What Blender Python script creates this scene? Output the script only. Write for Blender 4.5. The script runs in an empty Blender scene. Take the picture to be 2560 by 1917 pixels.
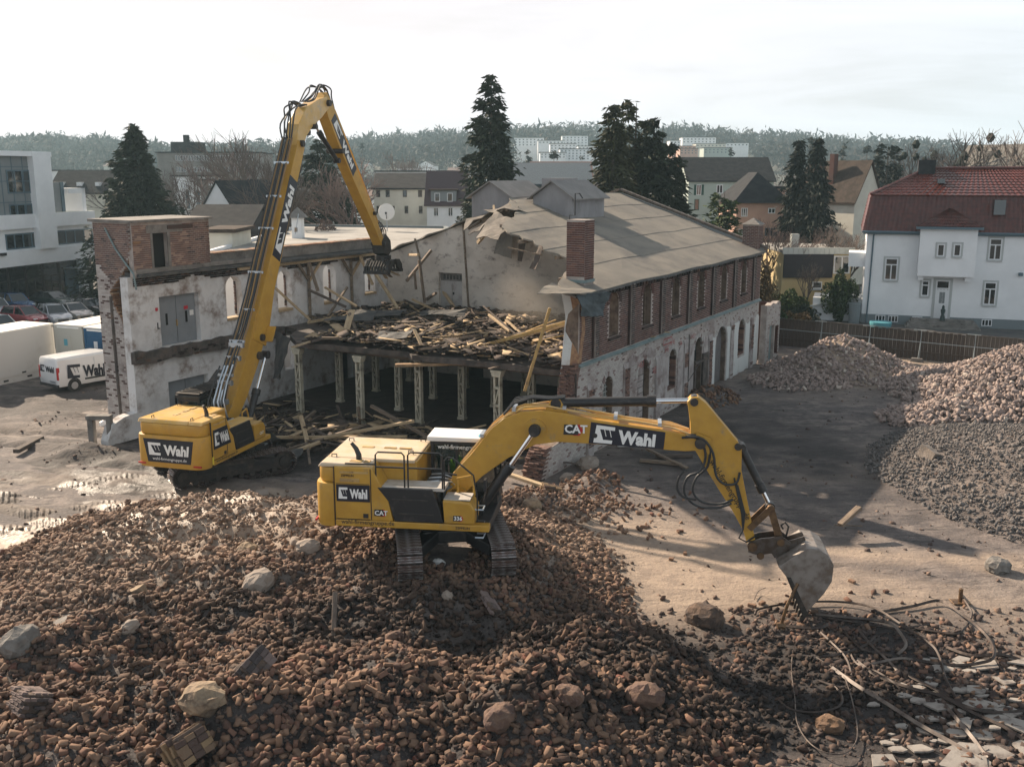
import bpy,bmesh,math,random
import numpy as np
from mathutils import Matrix,Vector
random.seed(7)
RNG=np.random.default_rng(11)
R=math.radians
SC=bpy.context.scene
COL=SC.collection
F_PX,CAM_H=2500.0,12.0
PITCH=math.atan((958.5-435)/F_PX)
cam_d=bpy.data.cameras.new('camera')
cam=bpy.data.objects.new('camera',cam_d)
COL.objects.link(cam)
cam.location=(0,0,CAM_H)
cam.rotation_euler=(math.pi/2-PITCH,0,0)
cam_d.sensor_width=36
cam_d.lens=F_PX/2560*36
cam_d.clip_start=0.1
cam_d.clip_end=6000
SC.camera=cam
SUN_DIR=Vector((-0.70,0.71,0)).normalized()
SUN_EL=R(31)
SC.view_settings.view_transform='Standard'
SC.view_settings.look='None'
SC.view_settings.gamma=1
SC.view_settings.use_curve_mapping=False
SC.view_settings.exposure=1.0
sun_d=bpy.data.lights.new('sun','SUN')
sun_d.energy=5.0
sun_d.angle=R(0.6)
sun_d.color=(1.0,0.82,0.63)
sun=bpy.data.objects.new('sun',sun_d)
COL.objects.link(sun)
sv=Vector((SUN_DIR.x*math.cos(SUN_EL),SUN_DIR.y*math.cos(SUN_EL),math.sin(SUN_EL)))
sun.rotation_euler=sv.to_track_quat('Z','Y').to_euler()
sun.location=(-60,60,60)
W_=bpy.data.worlds.new("World")
SC.world=W_
W_.use_nodes=True
nt=W_.node_tree
nt.nodes.clear()
N=nt.nodes.new
out=N('ShaderNodeOutputWorld');bg=N('ShaderNodeBackground')
sky=N('ShaderNodeTexSky');sky.sky_type='NISHITA';sky.sun_disc=False
sky.sun_elevation=SUN_EL
sky.sun_rotation=math.atan2(SUN_DIR.x,SUN_DIR.y)
sky.air_density=1.2;sky.dust_density=3.0
tc=N('ShaderNodeTexCoord');sep=N('ShaderNodeSeparateXYZ')
nt.links.new(tc.outputs['Generated'],sep.inputs[0])
# thin veil of high cloud, thick towards the horizon
mr=N('ShaderNodeMapRange');mr.inputs['From Min'].default_value=0.0;mr.inputs['From Max'].default_value=0.7
mr.inputs['To Min'].default_value=0.95;mr.inputs['To Max'].default_value=0.65
nt.links.new(sep.outputs['Z'],mr.inputs['Value'])
mp=N('ShaderNodeMapping');mp.inputs['Scale'].default_value=(1.2,1.2,9.0);mp.inputs['Rotation'].default_value=(0.06,0.1,0)
nt.links.new(tc.outputs['Generated'],mp.inputs['Vector'])
nz=N('ShaderNodeTexNoise');nz.inputs['Scale'].default_value=2.2;nz.inputs['Detail'].default_value=7;nz.inputs['Roughness'].default_value=0.6
nz.inputs['Distortion'].default_value=0.6
nt.links.new(mp.outputs[0],nz.inputs['Vector'])
vr=N('ShaderNodeMapRange');vr.inputs['From Min'].default_value=0.25;vr.inputs['From Max'].default_value=0.75
vr.inputs['To Min'].default_value=-0.16;vr.inputs['To Max'].default_value=0.42
nt.links.new(nz.outputs['Fac'],vr.inputs['Value'])
ad=N('ShaderNodeMath');ad.operation='ADD';ad.use_clamp=True
nt.links.new(mr.outputs[0],ad.inputs[0]);nt.links.new(vr.outputs[0],ad.inputs[1])
# warmer on the sun's side
dp=N('ShaderNodeVectorMath');dp.operation='DOT_PRODUCT'
dp.inputs[1].default_value=(SUN_DIR.x,SUN_DIR.y,0)
nt.links.new(tc.outputs['Generated'],dp.inputs[0])
wr=N('ShaderNodeMapRange');wr.inputs['From Min'].default_value=0.15;wr.inputs['From Max'].default_value=0.95
nt.links.new(dp.outputs['Value'],wr.inputs['Value'])
vc=N('ShaderNodeMix');vc.data_type='RGBA'
vc.inputs[6].default_value=(7.9,8.6,9.1,1)
vc.inputs[7].default_value=(9.7,8.8,8.9,1)
nt.links.new(wr.outputs[0],vc.inputs[0])
# veil gets dimmer away from the horizon
vd=N('ShaderNodeMapRange');vd.inputs['From Min'].default_value=0.14;vd.inputs['From Max'].default_value=0.85
vd.inputs['To Min'].default_value=1.0;vd.inputs['To Max'].default_value=0.42
nt.links.new(sep.outputs['Z'],vd.inputs['Value'])
ck=N('ShaderNodeMapRange');ck.inputs['From Min'].default_value=.3;ck.inputs['From Max'].default_value=.7;ck.inputs['To Min'].default_value=.90;ck.inputs['To Max'].default_value=1.06
nt.links.new(nz.outputs['Fac'],ck.inputs['Value'])
cm=N('ShaderNodeMath');cm.operation='MULTIPLY';nt.links.new(ck.outputs[0],cm.inputs[0]);nt.links.new(vd.outputs[0],cm.inputs[1])
vs=N('ShaderNodeVectorMath');vs.operation='SCALE'
nt.links.new(vc.outputs[2],vs.inputs[0]);nt.links.new(cm.outputs[0],vs.inputs['Scale'])
mx=N('ShaderNodeMix');mx.data_type='RGBA'
nt.links.new(ad.outputs[0],mx.inputs[0]);nt.links.new(sky.outputs[0],mx.inputs[6]);nt.links.new(vs.outputs[0],mx.inputs[7])
nt.links.new(mx.outputs[2],bg.inputs['Color'])
bg.inputs['Strength'].default_value=0.058
nt.links.new(bg.outputs[0],out.inputs['Surface'])
CP,SP=math.cos(PITCH),math.sin(PITCH)
def ray(px,py):
 u=px-1280;v=py-958.5
 return u,F_PX*CP-v*SP,-(F_PX*SP+v*CP)
def G(px,py,z=0.0):
 x,y,d=ray(px,py);k=(z-CAM_H)/d
 return Vector((x*k,y*k,z))
def AT(px,py,Y):
 x,y,d=ray(px,py);k=Y/y
 return Vector((x*k,Y,CAM_H+d*k))
C30,S30=math.cos(R(30)),math.sin(R(30))
def HW(s,t,z=0.0):
 return Vector((s*C30+t*S30,-s*S30+t*C30,z))
class MB:
 def __init__(self):
  self.v=[];self.f=[];self.m=[];self.arr=[]
 def add(self,vs,fs,mi=0,M=None):
  o=len(self.v)
  if M is not None:vs=[M@Vector(p)for p in vs]
  self.v+=[tuple(p)for p in vs]
  self.f+=[tuple(i+o for i in f)for f in fs]
  self.m+=[mi]*len(fs)
 def box(self,c,s,M=None,mi=0):
  x,y,z=c;a,b,h=s[0]/2,s[1]/2,s[2]/2
  vs=[(x+i*a,y+j*b,z+k*h)for i in(-1,1)for j in(-1,1)for k in(-1,1)]
  self.add(vs,[(0,1,3,2),(4,6,7,5),(0,4,5,1),(2,3,7,6),(0,2,6,4),(1,5,7,3)],mi,M)
 def bx(self,x0,x1,y0,y1,z0,z1,M=None,mi=0):
  self.box(((x0+x1)/2,(y0+y1)/2,(z0+z1)/2),(x1-x0,y1-y0,z1-z0),M,mi)
 def prism(self,prof,y0,y1,M=None,mi=0,axis='y'):
  n=len(prof)
  if axis=='y':g=lambda p,t:(p[0],t,p[1])
  elif axis=='x':g=lambda p,t:(t,p[0],p[1])
  else:g=lambda p,t:(p[0],p[1],t)
  vs=[g(p,y0)for p in prof]+[g(p,y1)for p in prof]
  fs=[tuple(range(n)),tuple(range(2*n-1,n-1,-1))]
  fs+=[(i,n+i,n+(i+1)%n,(i+1)%n)for i in range(n)]
  self.add(vs,fs,mi,M)
 def tube(self,pts,r,n=6,M=None,mi=0,cap=True):
  pts=[Vector(p)for p in pts]
  if not hasattr(r,'__len__'):r=[r]*len(pts)
  vs=[];fs=[]
  up=Vector((0,0,1));prev=None
  for i,p in enumerate(pts):
   d=(pts[min(i+1,len(pts)-1)]-pts[max(i-1,0)])
   if d.length<1e-6:d=Vector((0,0,1))
   d.normalize()
   a=prev-d*prev.dot(d)if prev is not None else d.cross(up)
   if a.length<1e-3:a=d.cross(Vector((1,0,0)))
   a.normalize();prev=a;b=d.cross(a)
   for k in range(n):
    t=2*math.pi*k/n
    vs.append(p+(a*math.cos(t)+b*math.sin(t))*r[i])
  for i in range(len(pts)-1):
   for k in range(n):
    fs.append((i*n+k,i*n+(k+1)%n,(i+1)*n+(k+1)%n,(i+1)*n+k))
  if cap:
   fs.append(tuple(range(n-1,-1,-1)));fs.append(tuple((len(pts)-1)*n+k for k in range(n)))
  self.add(vs,fs,mi,M)
 def cyl(self,p0,p1,r,n=14,M=None,mi=0):
  self.tube([p0,p1],r,n,M,mi)
 def beam(self,p0,p1,w,h,up=(0,0,1),M=None,mi=0):
  p0=Vector(p0);p1=Vector(p1);d=(p1-p0);L=d.length;d.normalize()
  u=Vector(up);a=d.cross(u)
  if a.length<1e-3:a=d.cross(Vector((1,0,0)))
  a.normalize();b=a.cross(d)
  vs=[p0+d*(L*i)+a*(w/2*j)+b*(h/2*k)for i in(0,1)for j in(-1,1)for k in(-1,1)]
  self.add(vs,[(0,1,3,2),(4,6,7,5),(0,4,5,1),(2,3,7,6),(0,2,6,4),(1,5,7,3)],mi,M)
 def arrays(self,V,Fq,mi=0):
  self.arr.append((np.asarray(V,float).reshape(-1,3),np.asarray(Fq,int),mi))
 def build(self,name,mats,parent=None,bevel=0,smooth=False,kind=None,loc=None):
  me=bpy.data.meshes.new(name)
  v=list(self.v);f=list(self.f);m=list(self.m)
  if self.arr:
   base=len(v);allv=[np.array(v,float).reshape(-1,3)]
   fl=f;
   for V,Fq,mi in self.arr:
    allv.append(V);fl=fl+(Fq+base).tolist();m=m+[mi]*len(Fq);base+=len(V)
   me.from_pydata(np.concatenate(allv).tolist(),[],fl)
  else:
   me.from_pydata(v,[],f)
  me.polygons.foreach_set('material_index',m)
  mats=mats if isinstance(mats,(list,tuple))else[mats]
  for x in mats:me.materials.append(x)
  if bevel or not self.arr:
   b=bmesh.new();b.from_mesh(me)
   bmesh.ops.recalc_face_normals(b,faces=b.faces)
   if bevel:
    es=[e for e in b.edges if len(e.link_faces)==2 and e.calc_face_angle(0)>0.5]
    bmesh.ops.bevel(b,geom=es,offset=bevel,segments=2 if bevel>0.015 else 1,profile=0.6,affect='EDGES',clamp_overlap=True)
   b.to_mesh(me);b.free()
  if smooth:
   me.polygons.foreach_set('use_smooth',[True]*len(me.polygons))
   try:
    me.set_sharp_from_angle(angle=R(38))
   except Exception:pass
  me.update()
  o=bpy.data.objects.new(name,me)
  COL.objects.link(o)
  if parent is not None:o.parent=parent
  if loc is not None:o.location=loc
  if kind:o['kind']=kind
  return o
def tag(o,label=None,cat=None,group=None,kind=None):
 if label:o['label']=label
 if cat:o['category']=cat
 if group:o['group']=group
 if kind:o['kind']=kind
 return o
def thing(name,label,cat,loc=(0,0,0),rz=0.0,group=None,rot=None):
 o=bpy.data.objects.new(name,None);COL.objects.link(o)
 o.empty_display_size=0.3
 o.location=loc;o.rotation_euler=rot if rot is not None else(0,0,rz)
 return tag(o,label,cat,group)
def dup(o,loc=None,rz=None,label=None,parent=None):
 c=o.copy();COL.objects.link(c)
 c.parent=parent
 if loc is not None:c.location=loc
 if rz is not None:c.rotation_euler=(0,0,rz)
 if label:c['label']=label
 for ch in list(o.children):
  dup(ch,parent=c)
 return c
def inst(name,me,parent=None,loc=(0,0,0),rot=(0,0,0),scale=None):
 o=bpy.data.objects.new(name,me);COL.objects.link(o)
 o.parent=parent;o.location=loc;o.rotation_euler=rot
 if scale:o.scale=scale
 return o
def _hash(ix,iy,s):
 h=(ix*374761393+iy*668265263+s*1442695041)&0x7fffffff
 h=((h^(h>>13))*1274126177)&0x7fffffff
 return((h^(h>>16))&0xffff)/65535.0
def vnoise(x,y,s=0):
 x=np.asarray(x,float);y=np.asarray(y,float)
 ix=np.floor(x).astype(np.int64);iy=np.floor(y).astype(np.int64)
 fx=x-ix;fy=y-iy;fx=fx*fx*(3-2*fx);fy=fy*fy*(3-2*fy)
 a=_hash(ix,iy,s);b=_hash(ix+1,iy,s);c=_hash(ix,iy+1,s);d=_hash(ix+1,iy+1,s)
 return(a*(1-fx)+b*fx)*(1-fy)+(c*(1-fx)+d*fx)*fy
def fbm(x,y,o=4,s=0):
 t=0;a=0.5
 for i in range(o):
  t=t+a*(vnoise(x*2**i,y*2**i,s+i*17)-0.5);a*=0.55
 return t
MATS={}
def mat(name,col,rough=0.7,metal=0.0,col2=None,scale=4.0,spread=(0.35,0.65),bump=0.0,bscale=30.0,island=0.0,dirt=None,dscale=1.5,damt=0.5,spec=0.5,coords='Object',rough2=None,coat=0.0,stretch=None,alpha=None,trans=0.0,attr=None):
 if name in MATS:return MATS[name]
 m=bpy.data.materials.new(name);m.use_nodes=True
 t=m.node_tree;p=t.nodes['Principled BSDF'];NN=t.nodes.new;L=t.links.new
 p.inputs['Roughness'].default_value=rough;p.inputs['Metallic'].default_value=metal
 p.inputs['Specular IOR Level'].default_value=spec
 if coat:p.inputs['Coat Weight'].default_value=coat
 if trans:p.inputs['Transmission Weight'].default_value=trans
 tcn=NN('ShaderNodeTexCoord');vec=tcn.outputs[coords]
 if coords=='World':
  vec=None
 if stretch:
  mpn=NN('ShaderNodeMapping');mpn.inputs['Scale'].default_value=stretch;L(vec,mpn.inputs['Vector']);vec=mpn.outputs[0]
 cur=None
 def noise(sc,det=5,ro=0.6):
  n=NN('ShaderNodeTexNoise');n.inputs['Scale'].default_value=sc;n.inputs['Detail'].default_value=det
  n.inputs['Roughness'].default_value=ro;L(vec,n.inputs['Vector']);return n.outputs['Fac']
 def ramp(src,lo,hi):
  r=NN('ShaderNodeMapRange');r.interpolation_type='SMOOTHSTEP'
  r.inputs['From Min'].default_value=lo;r.inputs['From Max'].default_value=hi;L(src,r.inputs['Value']);return r.outputs[0]
 def mix(fac,a,b):
  k=NN('ShaderNodeMix');k.data_type='RGBA';L(fac,k.inputs[0])
  for i,q in((6,a),(7,b)):
   if isinstance(q,(tuple,list)):k.inputs[i].default_value=(*q[:3],1)
   else:L(q,k.inputs[i])
  return k.outputs[2]
 cur=tuple(col)
 if col2 is not None:
  f=ramp(noise(scale),*spread);cur=mix(f,cur,tuple(col2))
  if rough2 is not None:
   mm=NN('ShaderNodeMapRange');mm.inputs['To Min'].default_value=rough;mm.inputs['To Max'].default_value=rough2;L(f,mm.inputs['Value']);L(mm.outputs[0],p.inputs['Roughness'])
 if attr:
  for an,ac in attr:
   at_=NN('ShaderNodeAttribute');at_.attribute_name=an;cur=mix(at_.outputs['Fac'],cur,tuple(ac))
 if dirt is not None:
  f=ramp(noise(dscale,8,0.7),0.62-0.3*damt,0.86-0.3*damt);cur=mix(f,cur,tuple(dirt))
 if island:
  g=NN('ShaderNodeNewGeometry')
  r=NN('ShaderNodeMapRange');r.inputs['To Min'].default_value=1-island;r.inputs['To Max'].default_value=1+island
  L(g.outputs['Random Per Island'],r.inputs['Value'])
  s=NN('ShaderNodeVectorMath');s.operation='SCALE';L(r.outputs[0],s.inputs['Scale'])
  if isinstance(cur,tuple):s.inputs[0].default_value=cur[:3]
  else:L(cur,s.inputs[0])
  cur=s.outputs[0]
 if isinstance(cur,tuple):p.inputs['Base Color'].default_value=(*cur[:3],1)
 else:L(cur,p.inputs['Base Color'])
 if bump:
  b=NN('ShaderNodeBump');b.inputs['Strength'].default_value=bump;b.inputs['Distance'].default_value=0.05
  L(noise(bscale,6,0.65),b.inputs['Height']);L(b.outputs[0],p.inputs['Normal'])
 if alpha is not None:p.inputs['Alpha'].default_value=alpha
 MATS[name]=m
 return m
def island_mat(name,cols,rough=0.9,bump=0.3,bscale=25.0,dirt=None,dscale=3.0,damt=0.4,attr=None,coords='Object',obj_random=False):
 if name in MATS:return MATS[name]
 m=bpy.data.materials.new(name);m.use_nodes=True
 t=m.node_tree;p=t.nodes['Principled BSDF'];NN=t.nodes.new;L=t.links.new
 p.inputs['Roughness'].default_value=rough;p.inputs['Specular IOR Level'].default_value=0.25
 if obj_random:g=NN('ShaderNodeObjectInfo');src=g.outputs['Random']
 else:g=NN('ShaderNodeNewGeometry');src=g.outputs['Random Per Island']
 cr=NN('ShaderNodeValToRGB');cr.color_ramp.interpolation='CONSTANT'
 els=cr.color_ramp.elements
 tot=sum(w for w,c in cols);acc=0
 for i,(w,c)in enumerate(cols):
  e=els[i]if i<2 else els.new(0.5)
  e.position=min(acc/tot,1.0);e.color=(*c,1);acc+=w
 L(src,cr.inputs[0]);cur=cr.outputs[0]
 tcn=NN('ShaderNodeTexCoord')
 n=NN('ShaderNodeTexNoise');n.inputs['Scale'].default_value=bscale;n.inputs['Detail'].default_value=5;L(tcn.outputs[coords],n.inputs['Vector'])
 if attr:
  for an,ac,k0 in attr:
   at_=NN('ShaderNodeAttribute');at_.attribute_name=an
   ml=NN('ShaderNodeMath');ml.operation='MULTIPLY';ml.inputs[1].default_value=k0;ml.use_clamp=True;L(at_.outputs['Fac'],ml.inputs[0])
   k=NN('ShaderNodeMix');k.data_type='RGBA';L(ml.outputs[0],k.inputs[0]);L(cur,k.inputs[6]);k.inputs[7].default_value=(*ac,1);cur=k.outputs[2]
 if dirt is not None:
  n2=NN('ShaderNodeTexNoise');n2.inputs['Scale'].default_value=dscale;n2.inputs['Detail'].default_value=7;L(tcn.outputs[coords],n2.inputs['Vector'])
  r=NN('ShaderNodeMapRange');r.interpolation_type='SMOOTHSTEP';r.inputs['From Min'].default_value=0.62-0.3*damt;r.inputs['From Max'].default_value=0.9-0.3*damt
  L(n2.outputs['Fac'],r.inputs['Value'])
  k=NN('ShaderNodeMix');k.data_type='RGBA';L(r.outputs[0],k.inputs[0]);L(cur,k.inputs[6]);k.inputs[7].default_value=(*dirt,1);cur=k.outputs[2]
 L(cur,p.inputs['Base Color'])
 if bump:
  b=NN('ShaderNodeBump');b.inputs['Strength'].default_value=bump;b.inputs['Distance'].default_value=0.03
  L(n.outputs['Fac'],b.inputs['Height']);L(b.outputs[0],p.inputs['Normal'])
 MATS[name]=m
 return m
m_yel=mat('yellow_paint',(0.53,0.30,0.042),0.42,col2=(0.46,0.25,0.032),scale=1.5,dirt=(0.30,0.21,0.11),dscale=2.2,damt=0.28,bump=0.03,bscale=60)
m_yeltop=mat('sunlit_dusty_yellow',(0.66,0.44,0.18),0.34,col2=(0.60,0.36,0.08),scale=1.1,dirt=(0.42,0.34,0.25),dscale=2.5,damt=0.4)  # paler copy of the yellow, sunlight on upper parts put into the colour
m_black=mat('black_paint',(0.018,0.018,0.02),0.45,dirt=(0.07,0.06,0.055),dscale=3,damt=0.4)
m_navy=mat('navy_decal',(0.012,0.014,0.026),0.4)
m_white=mat('white_lettering',(0.80,0.80,0.78),0.5)
m_red=mat('red_paint',(0.45,0.02,0.02),0.45)
m_steel=mat('worn_steel',(0.16,0.145,0.135),0.38,0.75,col2=(0.10,0.075,0.06),scale=5,dirt=(0.14,0.10,0.07),dscale=4,damt=0.4,bump=0.1,bscale=50)
m_dsteel=mat('dark_muddy_steel',(0.045,0.04,0.038),0.55,0.4,col2=(0.10,0.085,0.07),scale=4,spread=(0.45,0.75),bump=0.15,bscale=40)
m_shoe=mat('track_shoe_steel',(0.12,0.11,0.11),0.42,0.7,col2=(0.09,0.04,0.03),scale=9,dirt=(0.13,0.10,0.08),dscale=8,damt=0.45,bump=0.2,bscale=60)
m_chrome=mat('chromed_rod',(0.75,0.76,0.78),0.15,1.0)
m_hose=mat('rubber_hose',(0.025,0.027,0.03),0.5)
m_glass=mat('dark_glass',(0.01,0.016,0.016),0.06,0.0,spec=0.9)
m_fitting=mat('zinc_fitting',(0.5,0.55,0.6),0.35,0.8)
m_navylit=m_navy
# ground heights
def bump2(x,y,cx,cy,rx,ry,h,p=2.0,rot=0.0):
 dx=x-cx;dy=y-cy
 c,s=math.cos(rot),math.sin(rot)
 a=(dx*c+dy*s)/rx;b=(-dx*s+dy*c)/ry
 d=np.sqrt(a*a+b*b)
 return h*np.clip(1-d,0,1)**p if p>0 else h*np.exp(-d*d)
def smooth(a,b,x):
 t=np.clip((x-a)/(b-a),0,1);return t*t*(3-2*t)
def plateau(x,y,cx,cy,rx,ry,h,edge=0.45,rot=0.0):
 dx=x-cx;dy=y-cy
 c,s=math.cos(rot),math.sin(rot)
 d=np.sqrt(((dx*c+dy*s)/rx)**2+((-dx*s+dy*c)/ry)**2)
 return h*(1-smooth(1-edge,1.0,d))
def mound_h(x,y):
 x=np.asarray(x,float);y=np.asarray(y,float)
 w=fbm(x*0.35,y*0.35,3,5)*1.2
 h=plateau(x+w,y+w,-4.3,27.2,8.4,10.5,1.35,0.62)
 h=np.maximum(h,plateau(x+w,y,-9.3,28.6,7.4,8.6,1.15,0.7,0.5))
 h=np.maximum(h,plateau(x+w,y-w,-7.0,20.5,12.5,6.4,1.25,0.7))
 h=np.maximum(h,plateau(x,y+w,0.8,20.5,5.2,6.5,1.1,0.7))
 h=h+bump2(x,y,0.6,19.6,3.2,3.0,0.7,1.5)+bump2(x,y,-4.2,20.5,4.2,3.4,0.55,1.5)+bump2(x,y,-3.6,23.4,3.0,1.6,0.4,1.3)
 h=h-bump2(x,y,-1.2,22.6,3.4,1.9,0.5,1.2)-bump2(x,y,-8.6,23.2,3.2,1.8,0.35,1.2)
 f=smooth(3.6,2.4,np.sqrt(((x+1.8)/0.95)**2+(y-27.6)**2))
 h=h*(1-f)+1.33*f
 h=h+np.clip(h,0,1)*(fbm(x*0.9,y*0.9,3,9)*0.8+fbm(x*.38+7,y*.38,2,19)*1.1)*(1-f)
 return np.maximum(h,0)
PILES=[(20.3,60.3,5.0,4.6,2.3,0.2),(16.6,57.0,3.4,2.8,0.7,0.0),(29.2,53.6,8.8,8.0,3.0,0.2),(21.8,48.6,4.4,3.2,.8,0.3),(22.8,38.0,8.4,9.8,2.3,-0.25),(27.5,38.0,8.5,8.5,2.5,0.0)]
def piles_h(x,y):
 h=np.zeros_like(np.asarray(x,float))
 for cx,cy,rx,ry,hh,ro in PILES:
  w=fbm(x*0.3+cx,y*0.3,3,3)*1.4
  h=np.maximum(h,bump2(x+w,y-w,cx,cy,rx,ry,hh,1.15,ro))
 return h
def small_h(x,y):
 h=bump2(x,y,0.9,34.8,4.2,2.6,0.55,1.2,0.4)+bump2(x,y,3.2,37.6,2.0,1.3,0.55,1.3,1.0)+bump2(x,y,10.6,52.6,2.5,1.8,0.9,1.2,1.0)
 return h+bump2(x,y,-18.8,42.2,2.3,1.6,0.45,1.2)
def base_h(x,y):
 x=np.asarray(x,float);y=np.asarray(y,float)
 left=smooth(-3,-8,x)*smooth(58,50,y)
 ruts=fbm(x*0.25-y*0.1,y*1.1+x*0.42,4,31)*0.85*left
 tr=0
 for(x0,y0,dx,dy,k)in((-13.5,36.5,.83,.56,1),(-15.2,39.0,.83,.56,1),(-14,33.8,.93,.36,1),(-15.3,31.5,.93,.36,1),(-17,36.2,.93,.3,1)):
  u=(x-x0)*dx+(y-y0)*dy;v=-(x-x0)*dy+(y-y0)*dx
  band=np.exp(-(v/0.33)**4)*smooth(1,-1,u)*smooth(-14,-11,u)
  tr=tr+band*(-0.09+0.07*np.abs(np.sin(u*math.pi/0.2)))
 return ruts+tr+fbm(x*0.12,y*0.12,3,2)*0.18+fbm(x*1.3,y*1.3,3,8)*0.05
def hall_mask(x,y):
 s=x*C30-y*S30;t=x*S30+y*C30
 return((s>-38.5)&(s<-17.9)&(t>29)&(t<64))
def ground_h(x,y):
 x=np.asarray(x,float);y=np.asarray(y,float)
 h=np.maximum(np.maximum(mound_h(x,y),piles_h(x,y)),small_h(x,y))+base_h(x,y)
 far=smooth(64,72,y-0*x)
 return h*(1-far)-0.03*far
def gh(x,y):return float(ground_h(np.array([x]),np.array([y]))[0])
gx=np.concatenate([np.arange(-46,-20,0.5),np.arange(-20,14,0.13),np.arange(14,52.1,0.3)])
gy=np.concatenate([np.arange(12,46,0.13),np.arange(46,76.1,0.3)])
X,Y=np.meshgrid(gx,gy)
Z=ground_h(X,Y)
V=np.stack([X.ravel(),Y.ravel(),Z.ravel()],1)
nx,ny=len(gx),len(gy)
I=np.arange(nx*ny).reshape(ny,nx)
Q=np.stack([I[:-1,:-1].ravel(),I[:-1,1:].ravel(),I[1:,1:].ravel(),I[1:,:-1].ravel()],1)
me=bpy.data.meshes.new('yard')
me.vertices.add(len(V));me.vertices.foreach_set('co',V.ravel())
me.loops.add(len(Q)*4);me.polygons.add(len(Q))
me.polygons.foreach_set('loop_start',np.arange(0,len(Q)*4,4));me.loops.foreach_set('vertex_index',Q.ravel())
me.polygons.foreach_set('use_smooth',np.ones(len(Q),bool))
me.update(calc_edges=True)
xx,yy=X.ravel(),Y.ravel()
n1=fbm(xx*0.22,yy*0.3,4,41);n2=fbm(xx*0.7,yy*0.9,4,77)
# where pale sand lies on the yard (the rest is darker earth)
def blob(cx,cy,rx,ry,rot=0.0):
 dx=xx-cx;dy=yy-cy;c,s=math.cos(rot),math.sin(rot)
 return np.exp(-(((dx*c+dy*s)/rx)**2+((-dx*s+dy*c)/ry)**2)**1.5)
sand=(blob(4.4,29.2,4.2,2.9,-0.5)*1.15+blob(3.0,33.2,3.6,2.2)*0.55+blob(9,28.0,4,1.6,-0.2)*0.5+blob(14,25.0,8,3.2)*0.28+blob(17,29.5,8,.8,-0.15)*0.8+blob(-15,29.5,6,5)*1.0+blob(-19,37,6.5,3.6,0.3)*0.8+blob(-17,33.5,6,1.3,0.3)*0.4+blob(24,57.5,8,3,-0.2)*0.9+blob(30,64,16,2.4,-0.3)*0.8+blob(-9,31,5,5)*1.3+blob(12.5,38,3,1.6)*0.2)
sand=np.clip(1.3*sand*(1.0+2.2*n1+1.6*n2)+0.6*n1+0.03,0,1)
dark=np.clip((blob(-17,40.5,7,2.6,.3)*.75+blob(-20,35,5,1.8,.3)*.8+blob(-13,38.2,4,1.2,.4)*.7+blob(10,44,7,9,0.5)*0.8+blob(-2,20,11,4.6)*0.9+blob(-7,44,5.5,5)*1.1+blob(7.4,21.8,4.6,3.4)*1.3+blob(9.5,25,3.5,1.6)*.8+blob(-22,43,6,4)*0.5+blob(-26,52,8,4)*.7+blob(-21,33,4,1.2,.3)*.9+blob(10,33,2.5,1.3,-.2)*.5)*(1+2.2*n2),0,1)  # dark and burnt soil, plus shade by hall and mound front as colour
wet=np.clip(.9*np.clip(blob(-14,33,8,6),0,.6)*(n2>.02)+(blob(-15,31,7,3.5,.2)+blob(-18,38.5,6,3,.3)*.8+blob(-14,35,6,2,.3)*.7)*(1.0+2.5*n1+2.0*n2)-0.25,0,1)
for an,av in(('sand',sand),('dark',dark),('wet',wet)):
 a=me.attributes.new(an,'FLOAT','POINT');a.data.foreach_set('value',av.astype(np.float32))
trk=np.zeros_like(xx)
for(x0,y0,dx,dy)in((-13.5,36.5,.83,.56),(-15.2,39.0,.83,.56),(-13.2,33.9,.93,.36),(-14.2,31.6,.93,.36),(-16,36.6,.93,.3),(-12.6,35.0,.9,.42),(-17,34.4,.95,.3),(-16,30.0,.95,.25)):
 q=(xx-x0)*dx+(yy-y0)*dy;v_=-(xx-x0)*dy+(yy-y0)*dx+.25*np.sin(q*.35)
 trk=np.maximum(trk,np.exp(-(v_/0.36)**4)*smooth(1.2,-1,q)*smooth(-13,-8,q)*np.clip(.75+2.2*fbm(xx*.5,yy*.5,2,61),0,1))
a=me.attributes.new('track','FLOAT','POINT');a.data.foreach_set('value',trk.astype(np.float32))
m=bpy.data.materials.new('yard_earth');m.use_nodes=True
t=m.node_tree;p=t.nodes['Principled BSDF'];NN=t.nodes.new;L=t.links.new
tcn=NN('ShaderNodeTexCoord')
def _n(sc,det=6,ro=0.65,st=None):
 n=NN('ShaderNodeTexNoise');n.inputs['Scale'].default_value=sc;n.inputs['Detail'].default_value=det;n.inputs['Roughness'].default_value=ro
 if st:
  mm=NN('ShaderNodeMapping');mm.inputs['Scale'].default_value=st;L(tcn.outputs['Object'],mm.inputs[0]);L(mm.outputs[0],n.inputs['Vector'])
 else:L(tcn.outputs['Object'],n.inputs['Vector'])
 return n.outputs['Fac']
def _r(src,a,b):
 r=NN('ShaderNodeMapRange');r.interpolation_type='SMOOTHSTEP';r.inputs['From Min'].default_value=a;r.inputs['From Max'].default_value=b;L(src,r.inputs['Value']);return r.outputs[0]
def _m(f,a,b):
 k=NN('ShaderNodeMix');k.data_type='RGBA';L(f,k.inputs[0])
 for i,q in((6,a),(7,b)):
  if isinstance(q,tuple):k.inputs[i].default_value=(*q,1)
  else:L(q,k.inputs[i])
 return k.outputs[2]
def _a(nm):
 a=NN('ShaderNodeAttribute');a.attribute_name=nm;return a.outputs['Fac']
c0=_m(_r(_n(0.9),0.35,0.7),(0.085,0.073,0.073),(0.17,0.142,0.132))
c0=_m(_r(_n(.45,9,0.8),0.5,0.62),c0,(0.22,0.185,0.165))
c0=_m(_r(_n(6.0,8,0.75),0.55,0.75),c0,(0.24,0.20,0.175))
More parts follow.
